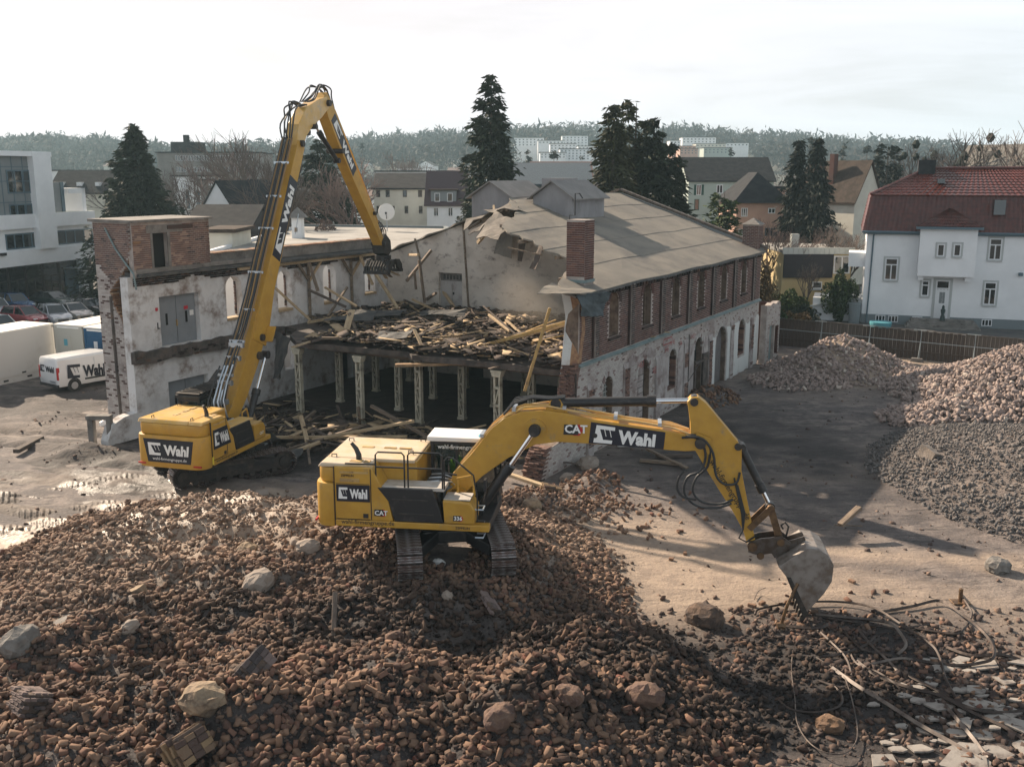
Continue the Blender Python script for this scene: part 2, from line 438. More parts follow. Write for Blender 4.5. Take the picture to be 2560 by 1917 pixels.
c0=_m(_r(_n(1.7,9,0.78,(0.5,1.7,1)),0.50,0.64),c0,(0.036,0.031,0.032))
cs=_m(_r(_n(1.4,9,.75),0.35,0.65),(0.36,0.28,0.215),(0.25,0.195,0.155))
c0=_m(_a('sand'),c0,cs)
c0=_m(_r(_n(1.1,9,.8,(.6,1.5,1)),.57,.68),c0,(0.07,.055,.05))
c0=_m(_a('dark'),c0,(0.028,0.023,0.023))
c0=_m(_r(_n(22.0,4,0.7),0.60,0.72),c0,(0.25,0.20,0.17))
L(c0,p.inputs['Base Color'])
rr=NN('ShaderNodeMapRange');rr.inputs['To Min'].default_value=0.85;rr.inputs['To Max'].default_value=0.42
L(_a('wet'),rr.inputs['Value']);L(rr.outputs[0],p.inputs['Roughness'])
b=NN('ShaderNodeBump');b.inputs['Strength'].default_value=0.8;b.inputs['Distance'].default_value=0.08
ma=NN('ShaderNodeMath');ma.operation='ADD';L(_n(7.0,8,0.7),ma.inputs[0]);L(_n(1.6,5,0.6,(0.6,2.0,1)),ma.inputs[1])
wv=NN('ShaderNodeTexWave');wv.inputs['Scale'].default_value=1.55;wv.inputs['Distortion'].default_value=1.6;wv.inputs['Detail'].default_value=2;wv.inputs['Detail Scale'].default_value=1.5
mw=NN('ShaderNodeMapping');mw.inputs['Rotation'].default_value=(0,0,R(-24));L(tcn.outputs['Object'],mw.inputs[0]);L(mw.outputs[0],wv.inputs['Vector'])
mu=NN('ShaderNodeMath');mu.operation='MULTIPLY';L(wv.outputs['Fac'],mu.inputs[0]);L(_a('track'),mu.inputs[1])
b3=NN('ShaderNodeBump');b3.inputs['Strength'].default_value=1.0;b3.inputs['Distance'].default_value=0.12;L(mu.outputs[0],b3.inputs['Height']);L(b3.outputs[0],b.inputs['Normal'])
L(ma.outputs[0],b.inputs['Height']);L(b.outputs[0],p.inputs['Normal'])
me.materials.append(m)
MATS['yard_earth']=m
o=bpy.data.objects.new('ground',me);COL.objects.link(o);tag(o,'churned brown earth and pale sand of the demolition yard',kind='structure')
def hill_h(x,y):
 x=np.asarray(x,float);y=np.asarray(y,float)
 az=x/np.maximum(y,1)
 pts=[(-0.9,335),(-0.51,352),(-0.38,352),(-0.28,366),(-0.18,352),(-0.1,340),(0.0,330),(0.06,322),(0.16,328),(0.24,338),(0.30,350),(0.37,362),(0.47,384),(0.7,392),(0.9,395)]
 el=np.interp(az,[q[0]for q in pts],[(435-q[1]-9)/2500.0 for q in pts])
 D=900.0
 crest=el*D*np.sqrt(1+0*az)+12-9
 f=smooth(260,D,y)
 return np.where(y<D,crest*f**1.5,crest*(1-0.3*smooth(D,2200,y)))+fbm(x*0.01,y*0.01,3,55)*10*f
hx=np.linspace(-1400,1500,150);hy=np.concatenate([np.linspace(60,300,30),np.linspace(310,1000,60),np.linspace(1040,2400,20)])
X,Y=np.meshgrid(hx,hy);Z=hill_h(X,Y)-0.06
V=np.stack([X.ravel(),Y.ravel(),Z.ravel()],1)
nx,ny=len(hx),len(hy);I=np.arange(nx*ny).reshape(ny,nx)
Q=np.stack([I[:-1,:-1].ravel(),I[:-1,1:].ravel(),I[1:,1:].ravel(),I[1:,:-1].ravel()],1)
b_=MB();b_.arrays(V,Q)
o=b_.build('hills',mat('far_ground',(0.05,0.055,0.045),0.95,col2=(0.09,0.08,0.06),scale=0.02,coords='Object'),smooth=True)
tag(o,kind='structure')
b_=MB();b_.add([(-1400,-60,-0.10),(1500,-60,-0.10),(1500,66,-0.10),(-1400,66,-0.10)],[(0,1,2,3)])
tag(b_.build('terrain',MATS['yard_earth']),kind='structure')
m_asph=mat('asphalt',(0.055,0.055,0.06),0.85,col2=(0.09,0.088,0.085),scale=0.6,dirt=(0.14,0.12,0.10),dscale=0.8,damt=0.3,bump=0.2,bscale=40)
b_=MB()
b_.add([(-80,60,0.10),(-24.5,60,0.10),(-26,74,0.10),(-26,112,0.10),(-80,112,0.10)],[(0,1,2,3,4)])
tag(b_.build('car_park',m_asph),kind='structure')
b_=MB()
b_.add([(18.6,71.1,0.05),(35,60.2,0.05),(60,50,0.05),(66,70,0.05),(40,79.5,0.05),(29,83,0.05),(24,86,0.05),(17,79,0.05)],[(0,1,2,3,4,5,6,7)])
tag(b_.build('driveway',m_asph),kind='structure')
b_=MB()
b_.add([(17,79.2,0.06),(24,86.2,0.06),(29.4,87,0.06),(29.4,100,0.06),(16,100,0.06)],[(0,1,2,3,4)])
tag(b_.build('lawn',mat('lawn_green',(0.045,0.09,0.02),0.9,col2=(0.07,0.12,0.025),scale=2.0,bump=0.3,bscale=20)),kind='structure')
# the ruined factory hall
WROOT={}
def thingW(name,label,cat,loc,group=None):
 o=thing(name,label,cat,loc,0,group);WROOT[o.name]=True
 return o
def inW(o,root):
 o.parent=root;o.matrix_parent_inverse=Matrix.Translation(-Vector(root.location));return o
m_brick=island_mat('red_brick',[(3,(0.13,0.066,0.054)),(3,(0.10,0.050,0.042)),(2,(0.17,0.08,0.058)),(1,(0.07,0.04,0.038)),(1,(0.21,0.115,0.08))],dirt=(0.06,0.048,0.045),dscale=0.7,damt=0.45)
m_brick1=island_mat('red_brick_single',[(3,(0.135,0.062,0.048)),(3,(0.10,0.050,0.042)),(2,(0.17,0.08,0.058)),(1,(0.07,0.04,0.038))],obj_random=True,dirt=(0.06,0.048,0.045),dscale=2.0,damt=0.4)
m_oldbrick=island_mat('buff_brick',[(3,(0.22,0.135,0.105)),(3,(0.16,0.10,0.085)),(2,(0.31,0.21,0.16)),(2.6,(0.065,0.045,0.042)),(1,(0.38,0.29,0.23))],dirt=(0.08,0.06,0.055),dscale=0.9,damt=0.3)
m_wbrick=island_mat('whitewashed_brick',[(6,(0.44,0.42,0.40)),(3,(0.38,0.355,0.34)),(2,(0.50,0.48,0.46)),(.5,(0.22,0.16,0.15)),(1.2,(0.31,0.26,0.24))],dirt=(0.20,0.15,0.14),dscale=0.6,damt=0.42,bscale=40)
m_wbrick2=island_mat('patchy_whitewashed_brick',[(5,(0.48,0.45,0.43)),(3,(0.40,0.36,0.34)),(3,(0.10,0.065,0.06)),(2,(0.24,0.16,0.14))],dirt=(0.10,0.07,0.065),dscale=1.2,damt=0.45)
m_burnt=island_mat('sooty_brick',[(4,(0.035,0.028,0.026)),(2,(0.07,0.05,0.045)),(2,(0.13,0.075,0.055)),(1,(0.20,0.13,0.09))],dirt=(0.02,0.018,0.018),dscale=1.3,damt=0.6)
m_mortar=mat('lime_mortar',(0.42,0.37,0.34),0.95,col2=(0.28,0.24,0.22),scale=2.0,bump=0.4,bscale=30)
m_plaster=mat('old_white_plaster',(0.68,0.68,0.68),0.93,col2=(0.54,0.535,0.53),scale=1.1,spread=(0.4,0.7),dirt=(0.25,0.20,0.175),dscale=1.0,damt=0.5,bump=0.35,bscale=14)
m_plaster2=mat('gable_plaster',(0.62,0.57,0.51),0.93,col2=(0.48,0.43,0.38),scale=0.7,spread=(0.35,0.75),dirt=(0.17,0.14,0.13),dscale=1.7,damt=0.36,bump=0.35,bscale=14,stretch=(1,1,1.6))
m_wplaster=mat('weathered_outer_plaster',(0.44,0.41,0.40),0.95,col2=(0.31,0.28,0.27),scale=1.3,dirt=(0.16,0.11,0.10),dscale=0.8,damt=0.6,bump=0.6,bscale=9)
m_soot=mat('sooty_render',(0.055,0.048,0.045),0.95,col2=(0.12,0.10,0.088),scale=2.2,dirt=(0.16,0.105,0.075),dscale=1.8,damt=0.35,bump=0.8,bscale=6)
m_conc=mat('grey_concrete',(0.23,0.215,0.20),0.9,col2=(0.15,0.14,0.13),scale=1.6,dirt=(0.07,0.06,0.055),dscale=1.4,damt=0.4,bump=0.4,bscale=16)
m_door=mat('grey_door_paint',(0.235,0.255,0.275),0.55,col2=(0.20,0.22,0.24),scale=1.2,dirt=(0.16,0.15,0.14),dscale=1.2,damt=0.3)
m_felt=mat('roofing_felt',(0.235,0.21,0.175),0.92,col2=(0.185,0.168,0.145),scale=0.5,dirt=(0.13,0.12,0.11),dscale=0.45,damt=0.5,bump=0.4,bscale=18)
m_feltd=mat('torn_dark_felt',(0.045,0.048,0.05),0.8,col2=(0.10,0.095,0.088),scale=2.0,bump=0.4,bscale=10)
m_lantern=mat('grey_sheet_cladding',(0.27,0.265,0.275),0.75,col2=(0.22,0.215,0.225),scale=1.2,dirt=(0.15,0.145,0.145),dscale=1.0,damt=0.3,stretch=(1,1,0.5))
m_teal=mat('verdigris_sheet',(0.14,0.20,0.205),0.6,col2=(0.20,0.25,0.25),scale=3)
m_cream=mat('cream_column_paint',(0.56,0.52,0.41),0.7,col2=(0.36,0.33,0.26),scale=3.0,dirt=(0.09,0.07,0.05),dscale=3.0,damt=0.35,bump=0.15)
m_wood1=mat('fresh_pale_timber',(0.50,0.385,0.245),0.8,col2=(0.38,0.275,0.165),scale=2.0,stretch=(1,8,8),dirt=(0.15,0.105,0.07),dscale=3,damt=0.35,bump=0.2,bscale=20)
m_wood2=mat('grey_brown_timber',(0.235,0.18,0.13),0.85,col2=(0.14,0.105,0.08),scale=2.0,stretch=(1,8,8),dirt=(0.05,0.04,0.035),dscale=2,damt=0.4,bump=0.2,bscale=20)
m_wood3=mat('dark_sooty_timber',(0.06,0.048,0.042),0.9,col2=(0.11,0.085,0.07),scale=2.0,stretch=(1,8,8),bump=0.2,bscale=20)
m_woody=mat('yellow_painted_timber',(0.50,0.33,0.12),0.7,col2=(0.34,0.22,0.09),scale=3.0,dirt=(0.10,0.07,0.045),dscale=4,damt=0.4)
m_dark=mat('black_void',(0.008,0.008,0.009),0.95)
m_sign_r=mat('red_sign',(0.50,0.03,0.05),0.5)
hall=thingW('ruined_factory_hall','half demolished brick factory hall with grey felt roof and open collapsed bay full of timber','factory',HW(-28,46))
def wall_strips(mb,P,us,solid,d0,d1,mi=0):
 for a,b in zip(us[:-1],us[1:]):
  e=(b-a)*1e-3
  A=solid(a+e);B=solid(b-e)
  if len(A)!=len(B):A=B=solid((a+b)/2)
  for(a0,a1),(b0,b1)in zip(A,B):
   if a1-a0<0.01 and b1-b0<0.01:continue
   vs=[P(a,a0,d0),P(b,b0,d0),P(b,b1,d0),P(a,a1,d0),P(a,a0,d1),P(b,b0,d1),P(b,b1,d1),P(a,a1,d1)]
   mb.add(vs,[(0,1,2,3),(7,6,5,4),(0,4,5,1),(3,2,6,7),(0,3,7,4),(1,5,6,2)],mi)
def hole(o,u):
 du=abs(u-o['u'])
 if du>=o['r']:return None
 if o.get('kind','arch')=='rect':return(o['w0'],o['w1'])
 top=o['w1']-o['r']*o.get('k',1.0)
 return(o['w0'],top+o.get('k',1.0)*math.sqrt(max(o['r']**2-du*du,0)))
def make_solid(lo,hi,holes):
 def f(u):
  a=lo(u)if callable(lo)else lo;b=hi(u)if callable(hi)else hi
  iv=[(a,b)]if b>a else[]
  for o in holes:
   h=hole(o,u)
   if not h:continue
   n=[]
   for p,q in iv:
    if h[1]<=p or h[0]>=q:n.append((p,q));continue
    if h[0]>p:n.append((p,h[0]))
    if h[1]<q:n.append((h[1],q))
   iv=n
  return iv
 return f
def us_for(u0,u1,holes,extra=(),step=0.5):
 s=set(np.round(np.arange(u0,u1,step),4))|{u0,u1}|set(extra)
 for o in holes:
  n=2 if o.get('kind')=='rect' else 10
  for k in range(n+1):
   s.add(round(o['u']-o['r']*math.cos(math.pi*k/n),4)if n>2 else round(o['u']-o['r']+2*o['r']*k/n,4))
 return sorted(x for x in s if u0<=x<=u1)
def brick_cells(u0,u1,w0,w1,ok,L=0.25,Hh=0.095,seed=0):
 out=[]
 rows=int((w1-w0)/Hh)
 rg=random.Random(seed)
 for r in range(rows):
  w=w0+(r+0.5)*Hh
  ll=L if r%2 else L
  off=0 if r%2 else L/2
  n=int((u1-u0)/ll)+2
  for i in range(n):
   a=max(u0,u0-off+i*ll);b=min(u1,u0-off+(i+1)*ll)
   if b-a<0.05:continue
   if ok((a+b)/2,w)and ok(a+0.02,w)and ok(b-0.02,w):
    out.append((a,b,w))
 return out
def bricks_arrays(cells,P,dface,Hh=0.095,joint=0.021,proud=0.014,seed=0,deep=0.05):
 if not cells:return np.zeros((0,3)),np.zeros((0,4),int)
 rg=np.random.default_rng(seed)
 c=np.array(cells);n=len(c)
 a=c[:,0]+joint/2;b=c[:,1]-joint/2;w=c[:,2]
 pr=rg.uniform(0.004,proud,n);j=rg.uniform(-0.003,0.003,(n,2))
 O=np.array(P(0,0,0));U=np.array(P(1,0,0))-O;Wv=np.array(P(0,1,0))-O;D=np.array(P(0,0,1))-O
 def pt(u,ww,d):return O+u[:,None]*U+ww[:,None]*Wv+d[:,None]*D
 hh=Hh/2-joint/2
 sgn=1 if dface>=0 else-1
 d1=np.full(n,dface)+pr;d0=np.full(n,dface)-deep
 V=np.stack([pt(a,w-hh+j[:,0],d1),pt(b,w-hh+j[:,1],d1),pt(b,w+hh+j[:,1],d1),pt(a,w+hh+j[:,0],d1),pt(a,w-hh+j[:,0],d0),pt(b,w-hh+j[:,1],d0),pt(b,w+hh+j[:,1],d0),pt(a,w+hh+j[:,0],d0)],1).reshape(-1,3)
 base=np.arange(n)[:,None,None]*8
 Fq=np.array([[0,1,2,3],[0,4,5,1],[3,2,6,7],[0,3,7,4],[1,5,6,2]])[None]+base
 return V,Fq.reshape(-1,4)
def in_solid(solid,margin=0.0):
 def f(u,w):
  return any(a+margin<=w-0.03 and w+0.03<=b-margin for a,b in solid(u))
 return f
def face_out(P,sign=1):return P
# --- right-hand long wall: s -18.1 outer face, d grows outwards
S_R=-18.1
def PR(u,w,d):return HW(S_R+d,u,w)
UW=[dict(u=36.62+3.8*k,r=0.52,w0=4.92,w1=6.92)for k in range(1,7)]
LW=[dict(u=39.9,r=0.52,w0=1.25,w1=3.2),dict(u=44.0,r=0.78,w0=0.15,w1=3.3),dict(u=47.8,r=0.58,w0=1.15,w1=3.25),dict(u=51.7,r=0.62,w0=0.1,w1=3.3),dict(u=55.55,r=0.95,w0=0.0,w1=3.4),dict(u=59.4,r=0.6,w0=1.15,w1=3.35)]
BROKEN=[(33.7,0.0),(33.95,0.55),(34.2,1.0),(34.5,1.2),(35.5,1.3),(36.0,1.7),(36.25,2.4),(36.45,3.1),(36.6,3.7),(36.8,4.2),(36.88,4.2),(36.9,7.25),(37.3,7.25)]
def r_top(u):
 if u>37:return 7.2
 return float(np.interp(u,[q[0]for q in BROKEN],[q[1]for q in BROKEN]))
solR=make_solid(0.0,r_top,UW+LW)
usR=us_for(33.7,62.9,UW+LW,extra=[q[0]for q in BROKEN],step=0.6)
b_=MB();wall_strips(b_,PR,usR,solR,0,-0.03,0);wall_strips(b_,PR,usR,solR,-.0301,-0.62,1)
wallR=inW(b_.build('brick_wall',[m_mortar,mat('dirty_reveal',(.12,.085,.065),.95,col2=(.20,.15,.115),scale=3,dirt=(.05,.04,.035),dscale=2,damt=.4,bump=.5,bscale=14)],hall),hall)
# inner plaster skin of that wall
b_=MB();wall_strips(b_,PR,us_for(33.9,62.9,UW+LW,step=0.8),make_solid(0.0,lambda u:max(r_top(u)-0.05,0),UW+LW),-0.622,-0.65,0)
b_.build('inner_plaster',m_plaster,wallR)
# upper storey brickwork
okR=in_solid(solR)
cells=brick_cells(36.95,62.85,4.26,7.15,okR)
near=sorted(cells,key=lambda c:c[0])
V,Fq=bricks_arrays(cells,PR,0.0,seed=3)
b_=MB();b_.arrays(V,Fq);b_.build('brickwork',m_brick,wallR,kind='stuff')
# voussoirs round the upper windows
b_=MB()
def voussoirs(b_,P,o,d=0.0,n=15,ln=0.26,mi=0):
 k=o.get('k',1.0);cy=o['w1']-o['r']*k
 for i in range(n):
  t0=math.pi*(i+0.08)/n;t1=math.pi*(i+0.92)/n
  q=[]
  for t,rr in((t0,0),(t1,0),(t1,ln),(t0,ln)):
   q.append((o['u']-(o['r']+rr)*math.cos(t),cy+(o['r']*k+rr)*math.sin(t)))
  vs=[P(a,c,d+0.03)for a,c in q]+[P(a,c,d-0.1)for a,c in q]
  b_.add(vs,[(0,1,2,3),(0,4,5,1),(2,6,7,3),(1,5,6,2),(3,7,4,0)],mi)
for o in UW:voussoirs(b_,PR,o)
b_.build('arch_bricks',m_brick,wallR,kind='stuff')
# pilasters with downpipes between the bays, string course, dentils
for k in range(7):
 u=38.45+3.82*k
 if u>62.9:continue
 b_=MB();b_.add([PR(u-.19,4.3,.0),PR(u+.19,4.3,.0),PR(u+.19,7.1,.0),PR(u-.19,7.1,.0),PR(u-.19,4.3,.13),PR(u+.19,4.3,.13),PR(u+.19,7.1,.13),PR(u-.19,7.1,.13)],[(4,5,6,7),(0,4,7,3),(1,2,6,5),(0,1,5,4),(3,7,6,2)])
 pz=b_.build('pilaster',m_mortar,wallR)
 cc=brick_cells(u-.19,u+.19,4.3,7.1,lambda a,w:True,L=0.19)
 V,Fq=bricks_arrays(cc,PR,0.13,seed=k);b2=MB();b2.arrays(V,Fq)
 b2.tube([PR(u-.27,4.3,.06),PR(u-.27,7.1,.06)],.05,6)
 b2.build('brickwork',m_burnt if k%2==0 else m_brick,pz,kind='stuff')if False else inW(b2.build('pilaster_bricks',m_burnt,hall,kind='stuff'),hall)
for k in range(7):
 a=36.85+3.75*k;bb=min(a+3.71,62.9)
 b_=MB();sag=random.uniform(-.02,.02)
 b_.add([PR(a,4.12+sag,-.02),PR(bb,4.12,-.02),PR(bb,4.24,-.02),PR(a,4.24+sag,-.02),PR(a,4.10+sag,.15),PR(bb,4.10,.15),PR(bb,4.16,.15),PR(a,4.16+sag,.15)],[(4,5,6,7),(0,4,7,3),(1,2,6,5),(0,1,5,4),(3,7,6,2)])
 inW(b_.build('string_course',m_teal,hall),hall)
b_=MB()
for u in np.arange(37.0,62.8,0.34):
 b_.add([PR(u,6.86,.0),PR(u+.13,6.86,.0),PR(u+.13,7.2,.0),PR(u,7.2,.0),PR(u,6.95,.14),PR(u+.13,6.95,.14),PR(u+.13,7.2,.14),PR(u,7.2,.14)],[(4,5,6,7),(0,4,7,3),(1,2,6,5),(0,1,5,4),(3,7,6,2)])
b_.build('eaves_dentils',m_burnt,wallR,kind='stuff')
# upper window sills and splayed reveals catching the light
for i,o in enumerate(UW):
 b_=MB();b_.add([PR(o['u']-.62,4.82,-.2),PR(o['u']+.62,4.82,-.2),PR(o['u']+.62,4.93,-.2),PR(o['u']-.62,4.93,-.2),PR(o['u']-.62,4.80,.12),PR(o['u']+.62,4.80,.12),PR(o['u']+.62,4.88,.12),PR(o['u']-.62,4.88,.12)],[(4,5,6,7),(0,4,7,3),(1,2,6,5),(0,1,5,4),(3,7,6,2)])
 inW(b_.build('window_sill',m_burnt,hall),hall)
 if i>0:
  b_=MB();wall_strips(b_,PR,[o['u']-o['r']*math.cos(math.pi*k/10)for k in range(11)],lambda u:[h for h in[hole(o,u)]if h],-.42,-.46);inW(b_.build('dark_window_sheet',mat('dim_interior_sheet',(.075,.06,.05),.9,col2=(.16,.13,.10),scale=1.2,dirt=(.05,.045,.04),dscale=1.5,damt=.5),hall),hall)  # added sheet, its colour stands in for the dim hall interior
  b_=MB()
  P0=lambda u,w,d:PR(u,w,d)
  a,r=o['u'],o['r']
  for g in((-r,-r+.07),(r-.07,r),(-.03,.03)):
   b_.add([P0(a+g[0],4.95,-.30),P0(a+g[1],4.95,-.30),P0(a+g[1],6.6,-.30),P0(a+g[0],6.6,-.30),P0(a+g[0],4.95,-.36),P0(a+g[1],4.95,-.36),P0(a+g[1],6.6,-.36),P0(a+g[0],6.6,-.36)],[(0,1,2,3),(7,6,5,4),(0,3,7,4),(1,5,6,2)])
  inW(b_.build('window_frame',m_wood2,hall),hall)
cells=brick_cells(34.3,62.85,0.05,4.08,okR,seed=5)
pl_=[c for c in cells if float(fbm(np.array([c[0]*.35]),np.array([c[2]*.5]),3,12)[0])<0.19]
V,Fq=bricks_arrays(pl_,PR,0.0,seed=4,proud=0.008)
b_=MB();b_.arrays(V,Fq);b_.build('whitewashed_brickwork',m_wbrick,wallR,kind='stuff')
hi_=[c for c in cells if c not in set(pl_)]
V,Fq=bricks_arrays(hi_,PR,-0.02,seed=6,proud=0.03)
b_=MB();b_.arrays(V,Fq);b_.build('bare_brickwork',m_wbrick2,wallR,kind='stuff')
b_=MB()
for o in LW:voussoirs(b_,PR,o,n=13,ln=0.22)
b_.build('lower_arch_bricks',m_wbrick,wallR,kind='stuff')
for k,u in enumerate([38.0,41.8,45.7,49.6,53.5,57.4,61.4]):
 b_=MB();h=3.5 if k%2 else 3.2;w_=.26
 b_.add([PR(u-w_,0.0,.0),PR(u+w_,0.0,.0),PR(u+w_,h,.0),PR(u-w_,h,.0),PR(u-w_,0,.14),PR(u+w_,0,.14),PR(u+w_,h,.1),PR(u-w_,h-.25,.1)],[(4,5,6,7),(0,4,7,3),(1,2,6,5),(0,1,5,4),(3,7,6,2)])
 inW(b_.build('pier',m_wplaster,hall),hall)
 b_=MB()
 cc=[c for c in brick_cells(u-.24,u+.24,.2,h-.2,lambda a,w:True,L=.24,seed=k)if float(vnoise(np.array([c[2]*1.3+k*3]),np.array([k*1.0]))[0])>0.52]
 V,Fq=bricks_arrays(cc,PR,0.13,seed=k,proud=.03);b_.arrays(V,Fq)
 if cc:inW(b_.build('exposed_bricks',m_oldbrick,hall,kind='stuff'),hall)
def render_panel(u0,u1,w0,w1,m_,holes,name='render_panel',d=0.045):
 b_=MB();lo=lambda u:w0+.12*float(vnoise(np.array([u*2.3]),np.array([1.]))[0]);hi=lambda u:w1-.5*float(vnoise(np.array([u*1.9]),np.array([7.]))[0])
 wall_strips(b_,PR,us_for(u0,u1,holes,step=.25),make_solid(lo,hi,holes),d,0.002)
 return inW(b_.build(name,m_,hall),hall)
m_brightp=mat('bright_render',(0.58,0.60,0.59),0.9,dirt=(0.40,0.36,0.33),dscale=1.2,damt=0.35,bump=0.2,bscale=15)
big=[dict(u=o['u'],r=o['r']+.14,w0=o['w0']-.15,w1=o['w1']+.16,k=o.get('k',1))for o in LW]
render_panel(53.9,61.0,0.0,3.3,m_brightp,big)
render_panel(61.7,62.9,0.0,3.4,m_brightp,big)
render_panel(45.95,49.3,.3,3.3,m_wplaster,big)
render_panel(49.9,53.2,.3,3.35,m_wplaster,big)
render_panel(42.05,45.4,3.2,4.05,m_wplaster,big,d=.03)
# red painted letters left on the wall
def text_mesh(s,size=1.0,bold=0.0,shear=0.0,extrude=0.0,spacing=1.0):
 cu=bpy.data.curves.new('lettering','FONT');cu.body=s;cu.size=size;cu.offset=bold;cu.shear=shear;cu.extrude=extrude
 cu.space_character=spacing;cu.resolution_u=2
 ob=bpy.data.objects.new('lettering_tmp',cu);COL.objects.link(ob)
 dg=bpy.context.evaluated_depsgraph_get();dg.update()
 me=bpy.data.meshes.new_from_object(ob.evaluated_get(dg))
 bpy.data.objects.remove(ob);bpy.data.curves.remove(cu)
 co=np.array([v.co[:]for v in me.vertices]);fs=[tuple(p.vertices)for p in me.polygons]
 bpy.data.meshes.remove(me)
 return co,fs
def put_text(b_,s,O,U,Wv,width=None,height=None,bold=0.0,lift=0.004,mi=0,center=False,shear=0.0,spacing=1.0):
 co,fs=text_mesh(s,1.0,bold,shear,0,spacing)
 if len(co)==0:return
 x0,x1=co[:,0].min(),co[:,0].max();y0,y1=co[:,1].min(),co[:,1].max()
 if height is None:k=width/(x1-x0);ky=k
 elif width is None:ky=k=height/(y1-y0)
 else:k=width/(x1-x0);ky=height/(y1-y0)
 U=Vector(U).normalized();Wv=Vector(Wv).normalized();Nn=U.cross(Wv).normalized();O=Vector(O)
 cx=(x1-x0)*k/2 if center else 0
 b_.add([O+U*((p[0]-x0)*k-cx)+Wv*((p[1]-y0)*ky)+Nn*lift for p in co],fs,mi)
U_R=HW(0,1)-HW(0,0)
m_redpaint=mat('faded_red_paint',(0.34,0.10,0.10),0.9)
b_=MB()
for s_,u,w,hh in(('1453',43.1,3.0,.3),('H5',46.6,3.25,.28),('N 45',47.2,3.5,.25),('457',45.0,2.4,.35),('1453',50.3,3.4,.25),('36',48.6,3.3,.25)):
 put_text(b_,s_,PR(u,w,.075),U_R,(0,0,1),height=hh,lift=.0)
inW(b_.build('painted_numbers',m_redpaint,hall,kind='stuff'),hall)
b_=MB()
for(u0,u1,w0,w1)in((46.3,47.5,3.62,3.68),(46.3,47.5,3.9,3.95),(46.3,46.35,3.68,3.9),(47.45,47.5,3.68,3.9)):
 b_.add([PR(u0,w0,.075),PR(u1,w0,.075),PR(u1,w1,.075),PR(u0,w1,.075)],[(0,1,2,3)])
inW(b_.build('painted_frame',m_redpaint,hall),hall)
# fillings of the lower openings
def pbox(b_,P,u0,u1,w0,w1,d0,d1,mi=0):
 vs=[P(u,w,d)for u in(u0,u1)for w in(w0,w1)for d in(d0,d1)]
 b_.add(vs,[(0,1,3,2),(4,6,7,5),(0,4,5,1),(2,3,7,6),(0,2,6,4),(1,5,7,3)],mi)
def arch_fill(b_,P,o,d,mi=0,th=0.1):
 us=[o['u']-o['r']*math.cos(math.pi*k/10)for k in range(11)]
 wall_strips(b_,P,us,lambda u:[h for h in[hole(o,u)]if h],d,d-th,mi)
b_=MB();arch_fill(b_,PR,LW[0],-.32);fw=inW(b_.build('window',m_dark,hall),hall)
b_=MB()
for u in np.arange(39.45,40.4,.16):pbox(b_,PR,u-.012,u+.012,1.3,2.75,-.30,-.27)
for w in np.arange(1.3,2.9,.22):pbox(b_,PR,39.4,40.4,w-.012,w+.012,-.305,-.265)
b_.build('window_bars',mat('pale_metal_frame',(0.50,0.52,0.50),.6),fw)
cc=brick_cells(39.4,40.4,2.8,3.2,lambda u,w:(hole(LW[0],u)or(9,0))[1]>w+.04)
V,Fq=bricks_arrays(cc,PR,-.2,seed=1);b_=MB();b_.arrays(V,Fq);inW(b_.build('infill_bricks',m_wbrick2,hall,kind='stuff'),hall)
# 2 bricked-up door with wide boards look
b_=MB();arch_fill(b_,PR,dict(LW[1],r=.55,u=43.85),-.18);inW(b_.build('blocked_doorway',m_wplaster,hall),hall)
b_=MB()
for w in np.arange(.4,2.7,.3):pbox(b_,PR,43.3,44.4,w,w+.025,-.18,-.165)
inW(b_.build('shutter_slats',m_soot,hall),hall)
b_=MB();arch_fill(b_,PR,LW[1],-.30);inW(b_.build('doorway_back',m_soot,hall),hall)
for o,mm in((LW[2],m_plaster),(LW[3],m_dark),(LW[5],m_plaster)):
 b_=MB();arch_fill(b_,PR,o,-.34);inW(b_.build('window_infill',mm,hall),hall)
for i in(2,5):
 o=LW[i];b_=MB()
 for w in np.arange(o['w0'],o['w1']-.5,.077):
  pbox(b_,PR,o['u']+o['r']-.1-random.uniform(0,.06),o['u']+o['r']+.01,w,w+.064,-.32,-.02)
 for u in np.arange(o['u']-o['r'],o['u']+o['r']-.1,.12):pbox(b_,PR,u,u+.105,o['w0']-.01,o['w0']+.07+random.uniform(0,.04),-.3,-.0)
 inW(b_.build('jamb_bricks',m_oldbrick,hall,kind='stuff'),hall)
b_=MB();arch_fill(b_,PR,LW[4],-.3);dd=inW(b_.build('plank_door',mat('grey_planks',(0.17,0.16,0.16),.85,col2=(.11,.105,.105),scale=2,stretch=(6,6,1)),hall),hall)
for u in(54.95,55.25,55.55,55.85,56.15):
 b_=MB();pbox(b_,PR,u-.14,u+.14,.05,2.6+.35*(1-abs(u-55.55)/.7),-.299,-.26);b_.build('door_plank',MATS['grey_planks'],dd)
b_=MB();pbox(b_,PR,51.0,53.1,1.9,2.0,-.02,.16);pbox(b_,PR,52.3,53.1,.1,2.3,.0,.12);pbox(b_,PR,51.0,51.15,.1,2.1,0,.12)
inW(b_.build('dark_door_frame',m_soot,hall),hall)
# pipes and cables on the wall
b_=MB();b_.tube([PR(36.45,3.9,.1),PR(36.5,2.2,.12),PR(36.75,.9,.18)],.035,6);b_.tube([PR(49.9,3.7,.1),PR(49.85,2,.15),PR(49.9,0,.1)],.03,6)
b_.tube([PR(49.9,1.2,.15),PR(50.6,1.75,.3),PR(51.6,1.95,.2)],.02,5)
inW(b_.build('drainpipe',m_dsteel,hall),hall)
